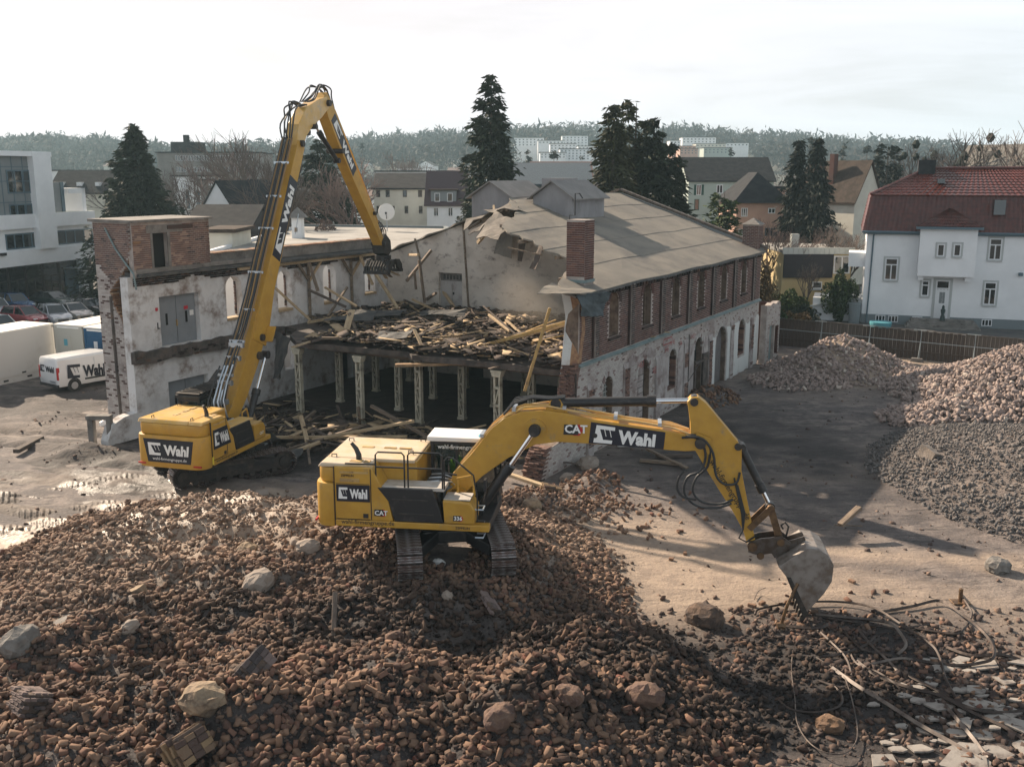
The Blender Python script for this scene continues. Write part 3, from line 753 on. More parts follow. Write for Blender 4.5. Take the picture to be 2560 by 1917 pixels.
# broken brick end of the wall
cells=[]
def PE(u,w,d):return HW(S_R-u,33.9-d,w)
def stackbricks(name,s0,s1,prof,m_,seed=0,P3=HW,par=hall,Hh=.078,jit=.05):
 rg=random.Random(seed);b_=MB();z=0.0;k=0
 zs=prof[-1][1]
 while z<zs:
  t=float(np.interp(z,[q[1]for q in prof],[q[0]for q in prof]));s=s0-(k%2)*.12
  while s<s1:
   l=.24;tt=t-rg.uniform(0,jit)*(2 if rg.random()<.25 else 1)
   a,c=max(s,s0),min(s+l,s1)
   if c-a>.06:
    vs=[P3(x,y,zz)for x in(a+.006,c-.006)for y in(tt,t+.3)for zz in(z,z+Hh-.014)]
    b_.add(vs,[(0,1,3,2),(4,6,7,5),(0,4,5,1),(2,3,7,6),(0,2,6,4),(1,5,7,3)])
   s+=l
  z+=Hh;k+=1
 return inW(b_.build(name,m_,par,kind='stuff'),par)
stackbricks('broken_end_bricks',-18.95,-18.08,[(33.68,0),(33.9,.55),(34.1,1.0),(34.35,1.22)],m_oldbrick,3,jit=.14)
stackbricks('broken_edge_bricks',-18.75,-18.08,[(35.2,1.2),(35.35,1.7),(35.4,2.4),(35.55,3.1),(35.72,3.7),(35.9,4.2)],m_oldbrick,5,jit=.12)if False else None
_b=MB();rg=random.Random(9)
for z in np.arange(1.25,4.25,.078):
 t=float(np.interp(z,[1.2,1.7,2.4,3.1,3.7,4.25],[35.2,35.85,36.15,36.35,36.5,36.75]))
 s=-18.75-(int(z/.078)%2)*.12
 while s<-18.1:
  a,c=max(s,-18.75),min(s+.24,-18.07);tt=t-rg.uniform(0,.14)
  if c-a>.05:
   vs=[HW(x,y,zz)for x in(a+.006,c-.006)for y in(tt,t+.4)for zz in(z,z+.064)]
   _b.add(vs,[(0,1,3,2),(4,6,7,5),(0,4,5,1),(2,3,7,6),(0,2,6,4),(1,5,7,3)])
  s+=.24
inW(_b.build('broken_edge_bricks',m_oldbrick,hall,kind='stuff'),hall)
b_=MB()
for z0,z1,o0,o1 in[(4.2,4.9,36.8,36.95),(4.9,5.6,36.95,37.15),(5.6,6.3,37.15,37.1),(6.3,6.8,37.1,36.9),(6.8,7.15,36.9,36.75)]:
 b_.add([HW(-18.72,o0-.25,z0),HW(-18.4,o0-.12,z0),HW(-18.4,o1-.12,z1),HW(-18.72,o1-.25,z1),HW(-18.72,o0+.3,z0),HW(-18.4,o0+.3,z0),HW(-18.4,o1+.3,z1),HW(-18.72,o1+.3,z1)],[(0,1,2,3),(0,3,7,4),(1,5,6,2),(3,2,6,7),(0,4,5,1)],0)
 b_.add([HW(-18.4,o0-.13,z0),HW(-18.08,o0+.0,z0),HW(-18.08,o1+.0,z1),HW(-18.4,o1-.13,z1),HW(-18.4,o0+.3,z0),HW(-18.08,o0+.3,z0),HW(-18.08,o1+.3,z1),HW(-18.4,o1+.3,z1)],[(0,1,2,3),(1,5,6,2),(3,2,6,7)],1)
inW(b_.build('broken_window_jamb',[m_brightp,mat('orange_brick_reveal',(0.36,0.22,0.12),.9,col2=(.24,.13,.08),scale=6,bump=.5)],hall),hall)
# --- low end building beyond the wall
def PX(u,w,d):return HW(-17.6+d,u,w)
xh=[dict(u=64.4,r=.55,w0=.05,w1=2.35,kind='rect'),dict(u=65.5,r=.35,w0=.3,w1=2.2,kind='rect')]
b_=MB();wall_strips(b_,PX,us_for(63.0,66.2,xh),make_solid(0,lambda u:3.75+.06*math.sin(u*5),xh),0,-.4)
ew=inW(b_.build('low_end_wall',m_mortar,hall),hall)
V,Fq=bricks_arrays(brick_cells(63.0,66.2,.05,3.7,in_solid(make_solid(0,3.72,xh))),PX,0,seed=8);b_=MB();b_.arrays(V,Fq);b_.build('whitewashed_brickwork',m_wbrick,ew,kind='stuff')
b_=MB();pbox(b_,PX,63.87,64.93,.05,2.33,-.22,-.17);pbox(b_,PX,64.35,64.4,.05,2.33,-.17,-.15);inW(b_.build('teal_door',m_teal,hall),hall)
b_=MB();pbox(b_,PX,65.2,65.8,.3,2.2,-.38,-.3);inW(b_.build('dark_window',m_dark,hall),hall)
b_=MB();b_.add([HW(-17.6,66.2,0),HW(-24,66.2,0),HW(-24,66.2,3.4),HW(-17.6,66.2,3.7),HW(-17.6,65.8,0),HW(-24,65.8,0),HW(-24,65.8,3.4),HW(-17.6,65.8,3.7)],[(0,1,2,3),(7,6,5,4),(3,2,6,7),(0,3,7,4)])
inW(b_.build('end_return_wall',m_brick,hall),hall)
# --- far end wall of the hall
b_=MB();b_.add([HW(-18.3,62.6,0),HW(-37.6,62.6,0),HW(-37.6,62.6,7.1),HW(-27.9,62.6,10.45),HW(-18.3,62.6,7.1),HW(-18.3,62.85,0),HW(-37.6,62.85,0),HW(-37.6,62.85,7.1),HW(-27.9,62.85,10.45),HW(-18.3,62.85,7.1)],[(0,1,2,3,4),(9,8,7,6,5)]);inW(b_.build('end_gable',m_brick,hall),hall)
# --- inner gable wall, t 49.6 (looks at the camera)
T_G=49.6
def PG(u,w,d):return HW(u,T_G-d,w)
GH=[dict(u=-32.87,r=.83,w0=4.05,w1=6.25,kind='rect'),dict(u=-35.2,r=.6,w0=0,w1=2.5,kind='rect'),dict(u=-31.2,r=.6,w0=0,w1=2.3,kind='rect')]
def g_top(u):return 7.25+3.45*(1-abs(u+27.9)/9.8)-.12
b_=MB();wall_strips(b_,PG,us_for(-37.5,-18.72,GH,extra=[-27.9]),make_solid(0,g_top,GH),0,-.4)
gw=inW(b_.build('inner_gable_wall',m_plaster2,hall),hall)
b_=MB();pbox(b_,PG,-33.7,-32.04,4.06,5.75,-.3,-.2);gd=inW(b_.build('double_door',mat('pale_grey_door',(.40,.385,.375),.7,dirt=(.25,.22,.2),dscale=1.5,damt=.5),hall),hall)
b_=MB();pbox(b_,PG,-32.88,-32.86,4.06,5.7,-.2,-.19);pbox(b_,PG,-33.7,-32.04,5.76,6.25,-.3,-.23);b_.build('transom',m_conc,gd)
b_=MB()
for u in np.arange(-33.5,-32.1,.23):pbox(b_,PG,u,u+.16,5.85,6.12,-.229,-.22)
b_.build('transom_lights',m_feltd,gd)
b_=MB();pbox(b_,PG,-32.8,-32.72,4.95,5.1,-.2,-.14);b_.build('handle',m_black,gd)
for u,z0,z1 in((-31.55,4,9.2),(-35.0,7.0,8.2)):
 b_=MB();b_.beam(PG(u,z0,.04),PG(u-.35,z1,.04),.12,.08);inW(b_.build('wall_post',m_wood2,hall),hall)
for u in(-35.2,-31.2):
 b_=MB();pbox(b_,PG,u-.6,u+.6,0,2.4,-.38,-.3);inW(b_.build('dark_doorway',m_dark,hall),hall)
S_L=-37.5
def PL(u,w,d):return HW(S_L+d,u,w)
LU=[dict(u=36.75,r=.55,w0=4.85,w1=6.95),dict(u=40.45,r=.55,w0=4.85,w1=6.95),dict(u=44.15,r=.55,w0=4.85,w1=7.0),dict(u=47.85,r=.5,w0=5.0,w1=7.05)]
LD=[dict(u=33.2,r=1.2,w0=4.02,w1=6.38,kind='rect'),dict(u=33.45,r=1.25,w0=0,w1=2.3,kind='rect'),dict(u=40.7,r=.5,w0=1.5,w1=3.4,kind='rect'),dict(u=45.4,r=.55,w0=0,w1=2.6,kind='rect')]
def l_top(u):
 return float(np.interp(u,[28.6,28.9,29.6,30.3,30.32,36],[0.2,.9,1.15,1.2,7.42,7.42]))
solL=make_solid(0,l_top,LU+LD)
b_=MB();wall_strips(b_,PL,us_for(28.6,49.2,LU+LD,extra=[28.9,29.6,30.3,30.32]),solL,0,-.5)
wallL=inW(b_.build('plastered_wall',m_plaster,hall),hall)
b_=MB();wall_strips(b_,PL,[49.2,62.9],lambda u:[(0,7.1)],0,-.5);inW(b_.build('rear_side_wall',m_plaster,hall),hall)
for o in LU:
 b_=MB()
 for w in np.arange(o['w0']+.1,o['w1']-.4,.08):pbox(b_,PL,o['u']+o['r']-.07-random.uniform(0,.03),o['u']+o['r']+.01,w,w+.066,-.49,-.40)
 inW(b_.build('jamb_bricks',m_oldbrick,hall,kind='stuff'),hall)
 b_=MB();pbox(b_,PL,o['u']-.55,o['u']+.55,o['w0']-.12,o['w0']+.02,-.5,.06);inW(b_.build('window_sill',m_wood1,hall),hall)
def sliding_door(o,dd,dark=False):
 b_=MB();pbox(b_,PL,o['u']-o['r'],o['u']+o['r'],o['w0'],o['w1'],-.36,-.3)
 d_=inW(b_.build('double_door',m_door,hall),hall)
 for sgn in(-1,1):
  b_=MB();a=o['u']+(0.02 if sgn>0 else-o['r']+.02);pbox(b_,PL,a,a+o['r']-.05,o['w0']+.02,o['w1']-.03,-.3,-.265);b_.build('door_leaf',m_door,d_)
  b_=MB();c=o['u']+sgn*o['r']*.5;pbox(b_,PL,c-.06,c+.06,o['w0']+.95,o['w0']+1.5,-.265,-.25);b_.build('vision_panel',m_dark,d_)
 b_=MB();pbox(b_,PL,o['u']-.05,o['u']+.0,o['w0']+.85,o['w0']+1.15,-.265,-.2);b_.build('handle',m_woody,d_)
 b_=MB();pbox(b_,PL,o['u']+.48,o['u']+.72,o['w0']+1.58,o['w0']+1.74,-.264,-.245);b_.build('warning_sign',m_sign_r,d_)
 b_=MB();pbox(b_,PL,o['u']+.82,o['u']+1.05,o['w0']+1.25,o['w0']+1.5,-.264,-.245);b_.build('notice',m_white,d_)
 return d_
sliding_door(LD[0],1);sliding_door(LD[1],1)
b_=MB();pbox(b_,PL,31.75,31.88,5.75,5.9,0,.03);inW(b_.build('red_notice',m_sign_r,hall),hall)
b_=MB();pbox(b_,PL,31.8,31.84,4.9,5.2,0,.03);pbox(b_,PL,31.8,31.95,4.9,4.94,0,.03);inW(b_.build('black_bracket',m_black,hall),hall)
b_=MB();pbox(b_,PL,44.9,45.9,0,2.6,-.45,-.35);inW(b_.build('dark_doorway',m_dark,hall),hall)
# ragged band where the upper floor was torn off
b_=MB();us=np.arange(30.2,40.2,.22)
def P_(u,w,d):return PL(u,w,d)
wall_strips(b_,P_,list(us),lambda u:[(3.38+.14*float(vnoise(np.array([u*2.1]),np.array([3.]))[0]),3.93+.14*float(vnoise(np.array([u*3.0]),np.array([9.]))[0]))],.26,-.02)
inW(b_.build('torn_floor_edge',m_soot,hall),hall)
V=[];cc=brick_cells(30.3,40,3.44,3.9,lambda u,w:random.random()<.55)
V,Fq=bricks_arrays(cc,PL,.26,seed=2,proud=.09,deep=.1);b_=MB();b_.arrays(V,Fq);inW(b_.build('torn_floor_bricks',m_burnt,hall,kind='stuff'),hall)
# dark burnt cornice, ledge and parapet
V,Fq=bricks_arrays(brick_cells(30.6,48.6,6.98,7.42,lambda u,w:w>7.0+.22*math.sin(u*1.7)*math.sin(u*.6)or random.random()<.4),PL,.03,seed=21,proud=.08,deep=.12)
b_=MB();b_.arrays(V,Fq);inW(b_.build('cornice_bricks',m_burnt,hall,kind='stuff'),hall)
b_=MB()
us=np.arange(30.6,49.0,.5)
for a,c in zip(us[:-1],us[1:]):
 e0,e1=[.42+.30*float(vnoise(np.array([q*1.1]),np.array([2.]))[0])for q in(a,c)]
 b_.add([PL(a,7.42,-.5),PL(c,7.42,-.5),PL(c,7.42,e1),PL(a,7.42,e0),PL(a,7.62,-.5),PL(c,7.62,-.5),PL(c,7.55,e1),PL(a,7.55,e0)],[(0,1,2,3),(7,6,5,4),(3,2,6,7),(0,3,7,4),(1,5,6,2),(0,4,5,1)])
inW(b_.build('charred_roof_ledge',m_feltd,hall),hall)
b_=MB();pbox(b_,PL,35.1,48.7,7.62,8.15,-.5,-.15);inW(b_.build('parapet',m_conc,hall),hall)
me0=None
for k in range(46):
 u=35.15+k*.295
 b_=MB();c=PL(0,0,0)
 if me0 is None:
  b_.add([(-.14,-.27,0),(.14,-.27,0),(.14,.27,.0),(-.14,.27,.0),(-.13,-.27,.05),(.13,-.27,.05),(.13,.27,.07),(-.13,.27,.07)],[(3,2,1,0),(4,5,6,7),(0,1,5,4),(2,3,7,6),(0,4,7,3),(1,2,6,5)])
  q=b_.build('coping_tile',island_mat('clay_coping',[(2,(.26,.15,.10)),(2,(.20,.16,.13)),(1,(.33,.22,.15))],obj_random=True));me0=q.data
 else:q=inst('coping_tile',me0)
 q.location=PL(u,8.15,-.33);q.rotation_euler=(random.uniform(-.05,.05),random.uniform(-.04,.04),R(60)+random.uniform(-.04,.04));inW(q,hall)
def PS(u,w,d):return HW(u,30.5-d,w)
STUB=[(-1,-37.6),(0,-37.75),(1.0,-38.05),(2.2,-38.1),(3.4,-38.2),(4.5,-38.1),(5.4,-38.25),(6.0,-38.7),(6.7,-38.95),(7.4,-38.2),(8.0,-37.6),(8.9,-37.2),(9.9,-37.2)]
def stub_r(w):return float(np.interp(w,[q[0]for q in STUB],[q[1]for q in STUB]))
b_=MB()
for w in np.arange(0,9.86,.12):
 pbox(b_,PS,-39.8,stub_r(w+.06)-.06,w,w+.12,0,-.42)
stub=inW(b_.build('front_wall_stub',m_mortar,hall),hall)
cs_=brick_cells(-39.8,-37.0,0.02,9.85,lambda u,w:u<stub_r(w)-.02)
lo_=[c for c in cs_ if c[2]<8.0-.9*math.sin((c[0]+39.8)*1.1)];hi_=[c for c in cs_ if c not in set(lo_)]
V,Fq=bricks_arrays(lo_,PS,0,seed=31);b_=MB();b_.arrays(V,Fq);b_.build('whitewashed_brickwork',m_wbrick2,stub,kind='stuff')
V,Fq=bricks_arrays(hi_,PS,0,seed=32);b_=MB();b_.arrays(V,Fq);b_.build('brickwork',m_oldbrick,stub,kind='stuff')
b_=MB();b_.tube([PS(-38.9,6.5,.03),PS(-38.88,3,.05),PS(-38.86,.6,.03)],.07,5);inW(b_.build('soil_pipe',m_soot,hall),hall)
b_=MB()
rg=random.Random(4)
for w in np.arange(.5,9.0,.077):
 e=stub_r(w)
 a=-rg.uniform(0,.1)
 pbox(b_,PS,e-.24,e+rg.uniform(-.04,.1),w,w+.064,-.02,-.40)
inW(b_.build('broken_edge_bricks',island_mat('orange_broken_brick',[(2,(.30,.18,.10)),(2,(.24,.14,.09)),(1,(.36,.25,.16)),(1,(.12,.08,.06))]),hall,kind='stuff'),hall)
b_=MB();b_.tube([PS(-38.9,9.6,.05),PS(-38.3,8.7,.06),PS(-37.6,8.0,.08),PS(-37.15,7.6,.1),PS(-37.05,6.9,.1)],.045,6);inW(b_.build('downpipe',m_teal,hall),hall)
# splayed plaster jamb beside the stub (remains of window niches)
b_=MB()
for w0,w1 in((1.2,3.1),(4.6,6.9)):
 b_.add([HW(-38.15,30.45,w0),HW(-37.52,31.0,w0),HW(-37.52,31.0,w1),HW(-38.15,30.45,w1),HW(-38.4,30.9,w0),HW(-37.6,31.4,w0),HW(-37.6,31.4,w1),HW(-38.4,30.9,w1)],[(0,1,2,3),(3,2,6,7),(0,3,7,4),(1,5,6,2)])
inW(b_.build('window_niche',m_plaster,hall),hall)
S_T=-37.2
def PT(u,w,d):return HW(S_T+d,u,w)
th=[dict(u=32.05,r=.42,w0=7.72,w1=9.35,kind='rect')]
solT=make_solid(7.42,9.85,th)
b_=MB();wall_strips(b_,PT,us_for(30.5,35.05,th),solT,0,-.3)
b_.add([HW(-39.8,34.8,7.4),HW(-37.2,34.8,7.4),HW(-37.2,34.8,9.85),HW(-39.8,34.8,9.85),HW(-39.8,35.05,7.4),HW(-37.2,35.05,7.4),HW(-37.2,35.05,9.85),HW(-39.8,35.05,9.85)],[(0,1,2,3),(7,6,5,4),(0,4,7,3),(1,2,6,5)])
b_.add([HW(-39.8,30.6,0),HW(-39.8,35,0),HW(-39.8,35,9.85),HW(-39.8,30.6,9.85),HW(-39.5,30.6,0),HW(-39.5,35,0),HW(-39.5,35,9.85),HW(-39.5,30.6,9.85)],[(0,1,2,3),(7,6,5,4)])
tower=inW(b_.build('stair_tower',m_mortar,hall),hall)
tc_=brick_cells(30.5,35.05,7.75,9.83,in_solid(solT))
tc_=[c for c in tc_ if not(31.3<c[0]<33.2 and c[2]>9.38 and random.random()<.8)]
tc_s=sorted(tc_,key=lambda c:c[0])
ind,rest=tc_s[:180],tc_s[180:]
V,Fq=bricks_arrays(rest,PT,0,seed=33);b_=MB();b_.arrays(V,Fq);b_.build('brickwork',m_oldbrick,tower,kind='stuff')
bm_=MB();bm_.bx(-.119,.119,-.05,.012,-.037,.037);bme=bm_.build('brick',island_mat('buff_brick_single',[(3,(0.22,0.135,0.105)),(3,(0.16,0.10,0.085)),(2,(0.31,0.21,0.16)),(2.6,(0.065,0.045,0.042))],obj_random=True));brick_me=bme.data;bpy.data.objects.remove(bme)
aT=math.atan2((HW(0,1)-HW(0,0)).y,(HW(0,1)-HW(0,0)).x)
for c in ind:
 L_=c[1]-c[0]
 q=inst('brick',brick_me,tower,PT((c[0]+c[1])/2,c[2],random.uniform(0,.004)),(0,0,aT+math.pi),(max(L_-.012,.03)/.238,1,1))
b_=MB();pbox(b_,PT,32.5,34,9.5,9.68,-.02,.06);inW(b_.build('rusty_lintel',mat('rusty_iron',(.06,.035,.028),.8),hall),hall)
b_=MB();pbox(b_,PT,31.3,33.4,9.36,9.72,-.02,.018);pbox(b_,PT,32.47,32.62,7.7,9.4,-.02,.03);pbox(b_,PT,31.5,31.62,7.7,9.4,-.02,.03);pbox(b_,PT,30.6,40,7.60,7.78,-.1,.05);inW(b_.build('concrete_surround',m_conc,hall),hall)
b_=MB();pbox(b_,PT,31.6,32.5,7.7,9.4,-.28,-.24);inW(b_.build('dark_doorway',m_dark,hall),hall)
b_=MB();b_.add([HW(-39.95,30.35,9.86),HW(-37.05,30.35,9.86),HW(-37.05,35.2,9.86),HW(-39.95,35.2,9.86),HW(-39.95,30.35,10.0),HW(-37.05,30.35,9.98),HW(-37.05,35.2,9.98),HW(-39.95,35.2,10.0)],[(0,1,2,3),(7,6,5,4),(0,4,5,1),(1,5,6,2),(2,6,7,3),(3,7,4,0)])
inW(b_.build('tower_roof',m_conc,hall),hall)
# concrete table-like lintel left of the stub
t_=thing('concrete_portal','small concrete post and lintel portal standing left of the white brick stub','portal',(-18.45,43.9,gh(-18.45,43.9)),0)
b_=MB();b_.bx(-.75,.35,-.2,.2,1.15,1.35);b_.build('lintel',m_conc,t_,bevel=.02)
b_=MB();b_.bx(-.7,-.45,-.18,.18,-.2,1.15);b_.build('post',m_conc,t_,bevel=.02)
b_=MB();b_.bx(.15,.35,-.18,.18,-.2,1.15);b_.build('post',m_conc,t_,bevel=.02)
# --- roof
SLOPE=3.45/9.8
def zr(s):return 10.76-SLOPE*abs(s+27.9)
EDGE_R=[(-17.7,36.0),(-18.5,35.9),(-19.3,37.4),(-20.2,40.3),(-21.0,41.6),(-22.0,40.9),(-22.9,41.5),(-24.2,41.2),(-25.0,42.3),(-25.5,44.2),(-26.2,45.9),(-27.0,46.6),(-27.9,48.0)]
EDGE_R=EDGE_R[::-1]
def t_edge(s):
 if s<-27.9:return 49.3+.25*math.sin(s*3)
 return float(np.interp(s,[q[0]for q in EDGE_R],[q[1]for q in EDGE_R]))+.14*math.sin(s*9)
strips_=[-37.9]+list(np.arange(-36.9,-27.9,1.0))+[-27.9]+list(np.arange(-26.9,-18.5,1.0))+[-17.84]
for i,(a,c)in enumerate(zip(strips_[:-1],strips_[1:])):
 b_=MB();n=6;lift=.018 if i%2 else 0.0
 ss=[a+(c-a)*k/n for k in range(n+1)]
 for s0,s1 in zip(ss[:-1],ss[1:]):
  e0,e1=t_edge(s0),t_edge(s1);te=63.0
  q=[]
  ts0=[e0+(te-e0)*k/8 for k in range(9)];ts1=[e1+(te-e1)*k/8 for k in range(9)]
  for k in range(8):
   wv=lambda s,t:zr(s)+lift+.03*math.sin(t*.9+s)*(1 if k else 1)-(.10*math.exp(-((t-t_edge(s))/.8))if s>-27.9 else .06*math.exp(-((t-t_edge(s))/.8)))
   P0,P1,P2,P3=(s0,ts0[k]),(s1,ts1[k]),(s1,ts1[k+1]),(s0,ts0[k+1])
   top=[HW(p[0],p[1],wv(*p))for p in(P0,P1,P2,P3)];bot=[v-Vector((0,0,.08))for v in top]
   b_.add(top+bot,[(0,1,2,3),(7,6,5,4),(0,4,5,1),(1,5,6,2),(2,6,7,3),(3,7,4,0)])
 inW(b_.build('felt_strip',m_felt,hall),hall)
b_=MB()
for u in np.arange(36.3,62.8,.45):
 z=zr(-17.84)+.03*math.sin(u*.9-17.84)+.04
 b_.add([HW(-17.81,u,z-.05),HW(-17.81,u+.45,z-.05),HW(-17.79,u+.45,z-.13-random.uniform(0,.05)),HW(-17.79,u,z-.13-random.uniform(0,.05)),HW(-17.84,u,z-.05),HW(-17.84,u+.45,z-.05),HW(-17.83,u+.45,z-.13),HW(-17.83,u,z-.13)],[(0,1,2,3),(7,6,5,4),(3,2,6,7)])
inW(b_.build('eaves_edge',m_feltd,hall),hall)
b_=MB()
for s in(-19.6,-21.4,-23.3,-25.1,-26.8):
 e=t_edge(s);b_.beam(HW(s,e-.35,zr(s)-.26),HW(s,e+3.5,zr(s)-.26),.12,.16)
inW(b_.build('purlins',m_wood2,hall),hall)
# verge coping on the far end
me0=None
for side in(1,-1):
 for k in range(22):
  s=-27.9+side*(k+.5)*.46
  if me0 is None:
   b_=MB();b_.bx(-.24,.24,-.2,.2,0,.14);q=b_.build('coping_tile',m_soot,bevel=.02);me0=q.data
  else:q=inst('coping_tile',me0)
  q.location=HW(s,62.95,zr(s)+.16);q.rotation_euler=(0,side*math.atan(SLOPE),R(-30));inW(q,hall)
b_=MB();b_.beam(HW(-27.9,62.95,10.62),HW(-18.0,62.95,zr(-18.0)+.02),.32,.3);b_.beam(HW(-27.9,62.95,10.62),HW(-37.8,62.95,zr(-37.8)),.32,.3);inW(b_.build('verge',mat('dull_zinc',(.20,.215,.22),.6),hall),hall)
# lanterns on the ridge
def lantern(s0,s1,t0,t1,zt,za):
 l=inW(MBbox_lantern(s0,s1,t0,t1,zt,za),hall)
 b_=MB();sm=(s0+s1)/2;o_=.28
 for a,c in((s0-o_,sm),(s1+o_,sm)):
  za_=zt-.07
  top=[HW(a,t0-.25,za_),HW(c,t0-.25,za),HW(c,t1+.2,za),HW(a,t1+.2,za_)]
  b_.add(top+[v-Vector((0,0,.07))for v in top],[(0,1,2,3),(7,6,5,4),(0,4,5,1),(1,5,6,2),(2,6,7,3),(3,7,4,0)])
 b_.build('lantern_roof',mat('lantern_felt',(.24,.225,.215),.85,col2=(.19,.18,.175),scale=1,bump=.2),l)
def MBbox_lantern(s0,s1,t0,t1,zt,za):
 b_=MB();sm=(s0+s1)/2;z0=min(zr(s0),zr(s1))-.1
 pr=[(s0,z0),(s1,z0),(s1,zt),(sm,za-.08),(s0,zt)]
 vs=[HW(a,t0,c)for a,c in pr]+[HW(a,t1,c)for a,c in pr]
 b_.add(vs,[(0,1,2,3,4),(9,8,7,6,5)]+[(i,5+i,5+(i+1)%5,(i+1)%5)for i in range(5)])
 return b_.build('roof_lantern',m_lantern,hall)
lantern(-27.0,-24.6,49.1,53.2,10.75,11.66)
lantern(-31.0,-28.4,49.1,53.2,10.75,11.62)
b_=MB();b_.add([HW(s,t,z)for s in(-28.9,-27.4)for t in(53.6,55.4)for z in(9.9,11.75)],[(0,1,3,2),(4,6,7,5),(0,4,5,1),(2,3,7,6),(0,2,6,4),(1,5,7,3)]);inW(b_.build('vent_box',m_lantern,hall),hall)
# torn sheets of boarding and felt at the ridge
def sheet(pts,n,name,m_,par=None,thick=.03,crumple=.12,seed=0,label=None):
 rg=random.Random(seed);A,B,C,D=[Vector(p)for p in pts];V=[]
 nrm=(B-A).cross(D-A).normalized()
 for i in range(n+1):
  for j in range(n+1):
   u,v=i/n,j/n
   p=A*(1-u)*(1-v)+B*u*(1-v)+C*u*v+D*(1-u)*v
   edge=min(u,1-u,v,1-v)
   p=p+nrm*(crumple*(math.sin(u*4+seed)*math.cos(v*5+seed*2)+rg.uniform(-.3,.3)))
   if edge==0:p=p+Vector((rg.uniform(-1,1),rg.uniform(-1,1),rg.uniform(-1,1)))*crumple*.5
   V.append(p)
 fs=[];N1=(n+1)
 for i in range(n):
  for j in range(n):
   a=i*N1+j;fs.append((a,a+N1,a+N1+1,a+1))
 b_=MB();b_.add(V,fs)
 o=b_.build(name,m_)
 md=o.modifiers.new('thickness','SOLIDIFY');md.thickness=thick;md.offset=0
 if par is not None:inW(o,par)
 return o
sheet([HW(-30.9,47.9,9.0),HW(-28.2,47.6,10.1),HW(-27.9,49.6,10.65),HW(-31.2,49.6,9.6)],6,'torn_roof_sheet',m_feltd,hall,crumple=.16,seed=2)
sheet([HW(-29.8,46.8,8.7),HW(-27.3,45.8,9.9),HW(-26.6,46.8,10.3),HW(-28.9,48.4,9.8)],6,'torn_roof_sheet',m_felt,hall,crumple=.16,seed=3)
sheet([HW(-28.4,46.2,10.0),HW(-26.6,44.8,10.25),HW(-25.8,46.6,10.0),HW(-27.6,47.9,10.5)],6,'torn_roof_sheet',m_wood2,hall,crumple=.1,seed=5)
sheet([HW(-26.6,42.4,8.9),HW(-24.6,41.2,9.0),HW(-24.9,43.6,9.7),HW(-27.1,45.2,10.1)],5,'torn_roof_sheet',m_felt,hall,crumple=.12,seed=6)
sheet([HW(-29.4,48.9,7.6),HW(-28.0,48.4,7.4),HW(-27.9,48.9,9.9),HW(-29.2,49.3,9.6)],5,'hanging_board_sheet',m_felt,hall,crumple=.07,seed=7)
sheet([HW(-27.5,48.2,7.3),HW(-27.2,48.2,7.25),HW(-27.0,48.8,9.7),HW(-27.6,48.9,9.8)],3,'hanging_board',m_wood3,hall,crumple=.03,seed=8)
sheet([HW(-22.5,40.6,7.7),HW(-22.1,40.5,7.7),HW(-21.9,40.8,8.7),HW(-22.2,41.0,8.8)],3,'hanging_board',m_wood3,hall,crumple=.03,seed=9)
sheet([HW(-19.0,34.9,7.35),HW(-17.6,35.9,7.3),HW(-17.6,37.6,7.22),HW(-19.2,36.5,7.6)],5,'torn_eaves_sheet',m_felt,hall,crumple=.05,seed=10)
sheet([HW(-17.7,35.9,7.3),HW(-17.4,38.4,7.16),HW(-17.42,37.8,6.2),HW(-17.7,36.3,6.35)],6,'hanging_felt_flap',mat('blue_black_felt',(.035,.05,.06),.7,col2=(.06,.08,.09),scale=3,bump=.2),hall,crumple=.07,seed=11)
for o in hall.children:
 if o.name.startswith('torn_roof_sheet'):o.data.materials[0]=mat('dusty_torn_felt',(.17,.15,.13),.9,col2=(.10,.09,.08),scale=2,bump=.3)
b_=MB();b_.beam(HW(-29.3,47.0,8.3),HW(-27.0,45.6,9.9),.14,.18);b_.beam(HW(-28.4,47.2,10.3),HW(-27.7,46.2,9.7),.1,.12);inW(b_.build('broken_rafter',m_wood1,hall),hall)
b_=MB();b_.beam(HW(-30.4,49.2,9.35),HW(-31.3,49.2,8.9),.1,.12);b_.beam(HW(-23.9,41.0,8.6),HW(-21.9,40.7,8.35),.05,.06);inW(b_.build('broken_rafter',m_wood2,hall),hall)
# --- big chimney on the wall corner
ch=MB();CS0,CS1,CT0,CT1=-19.25,-18.4,37.95,38.85
ch.add([HW(s,t,z)for s in(CS0,CS1)for t in(CT0,CT1)for z in(7.0,10.12)],[(0,1,3,2),(4,6,7,5),(0,4,5,1),(2,3,7,6),(0,2,6,4),(1,5,7,3)])
chim=inW(ch.build('chimney',m_mortar,hall),hall)
def PC1(u,w,d):return HW(u,CT0-d,w)
def PC2(u,w,d):return HW(CS1+d,u,w)
r1=brick_cells(CS0,CS1,7.75,10.1,lambda a,c:True,L=.25);r2=brick_cells(CT0,CT1,7.62,10.1,lambda a,c:True,L=.25)
bmr=MB();bmr.bx(-.119,.119,-.05,.012,-.037,.037);q=bmr.build('brick',m_brick1);bm_red=q.data;bpy.data.objects.remove(q)
a1=math.atan2((HW(1,0)-HW(0,0)).y,(HW(1,0)-HW(0,0)).x)
for c in r1:inst('brick',bm_red,chim,PC1((c[0]+c[1])/2,c[2],random.uniform(0,.004)),(0,0,a1+math.pi),(max(c[1]-c[0]-.012,.03)/.238,1,1))
for c in r2[:125]:inst('brick',bm_red,chim,PC2((c[0]+c[1])/2,c[2],random.uniform(0,.004)),(0,0,aT+math.pi),(max(c[1]-c[0]-.012,.03)/.238,1,1))
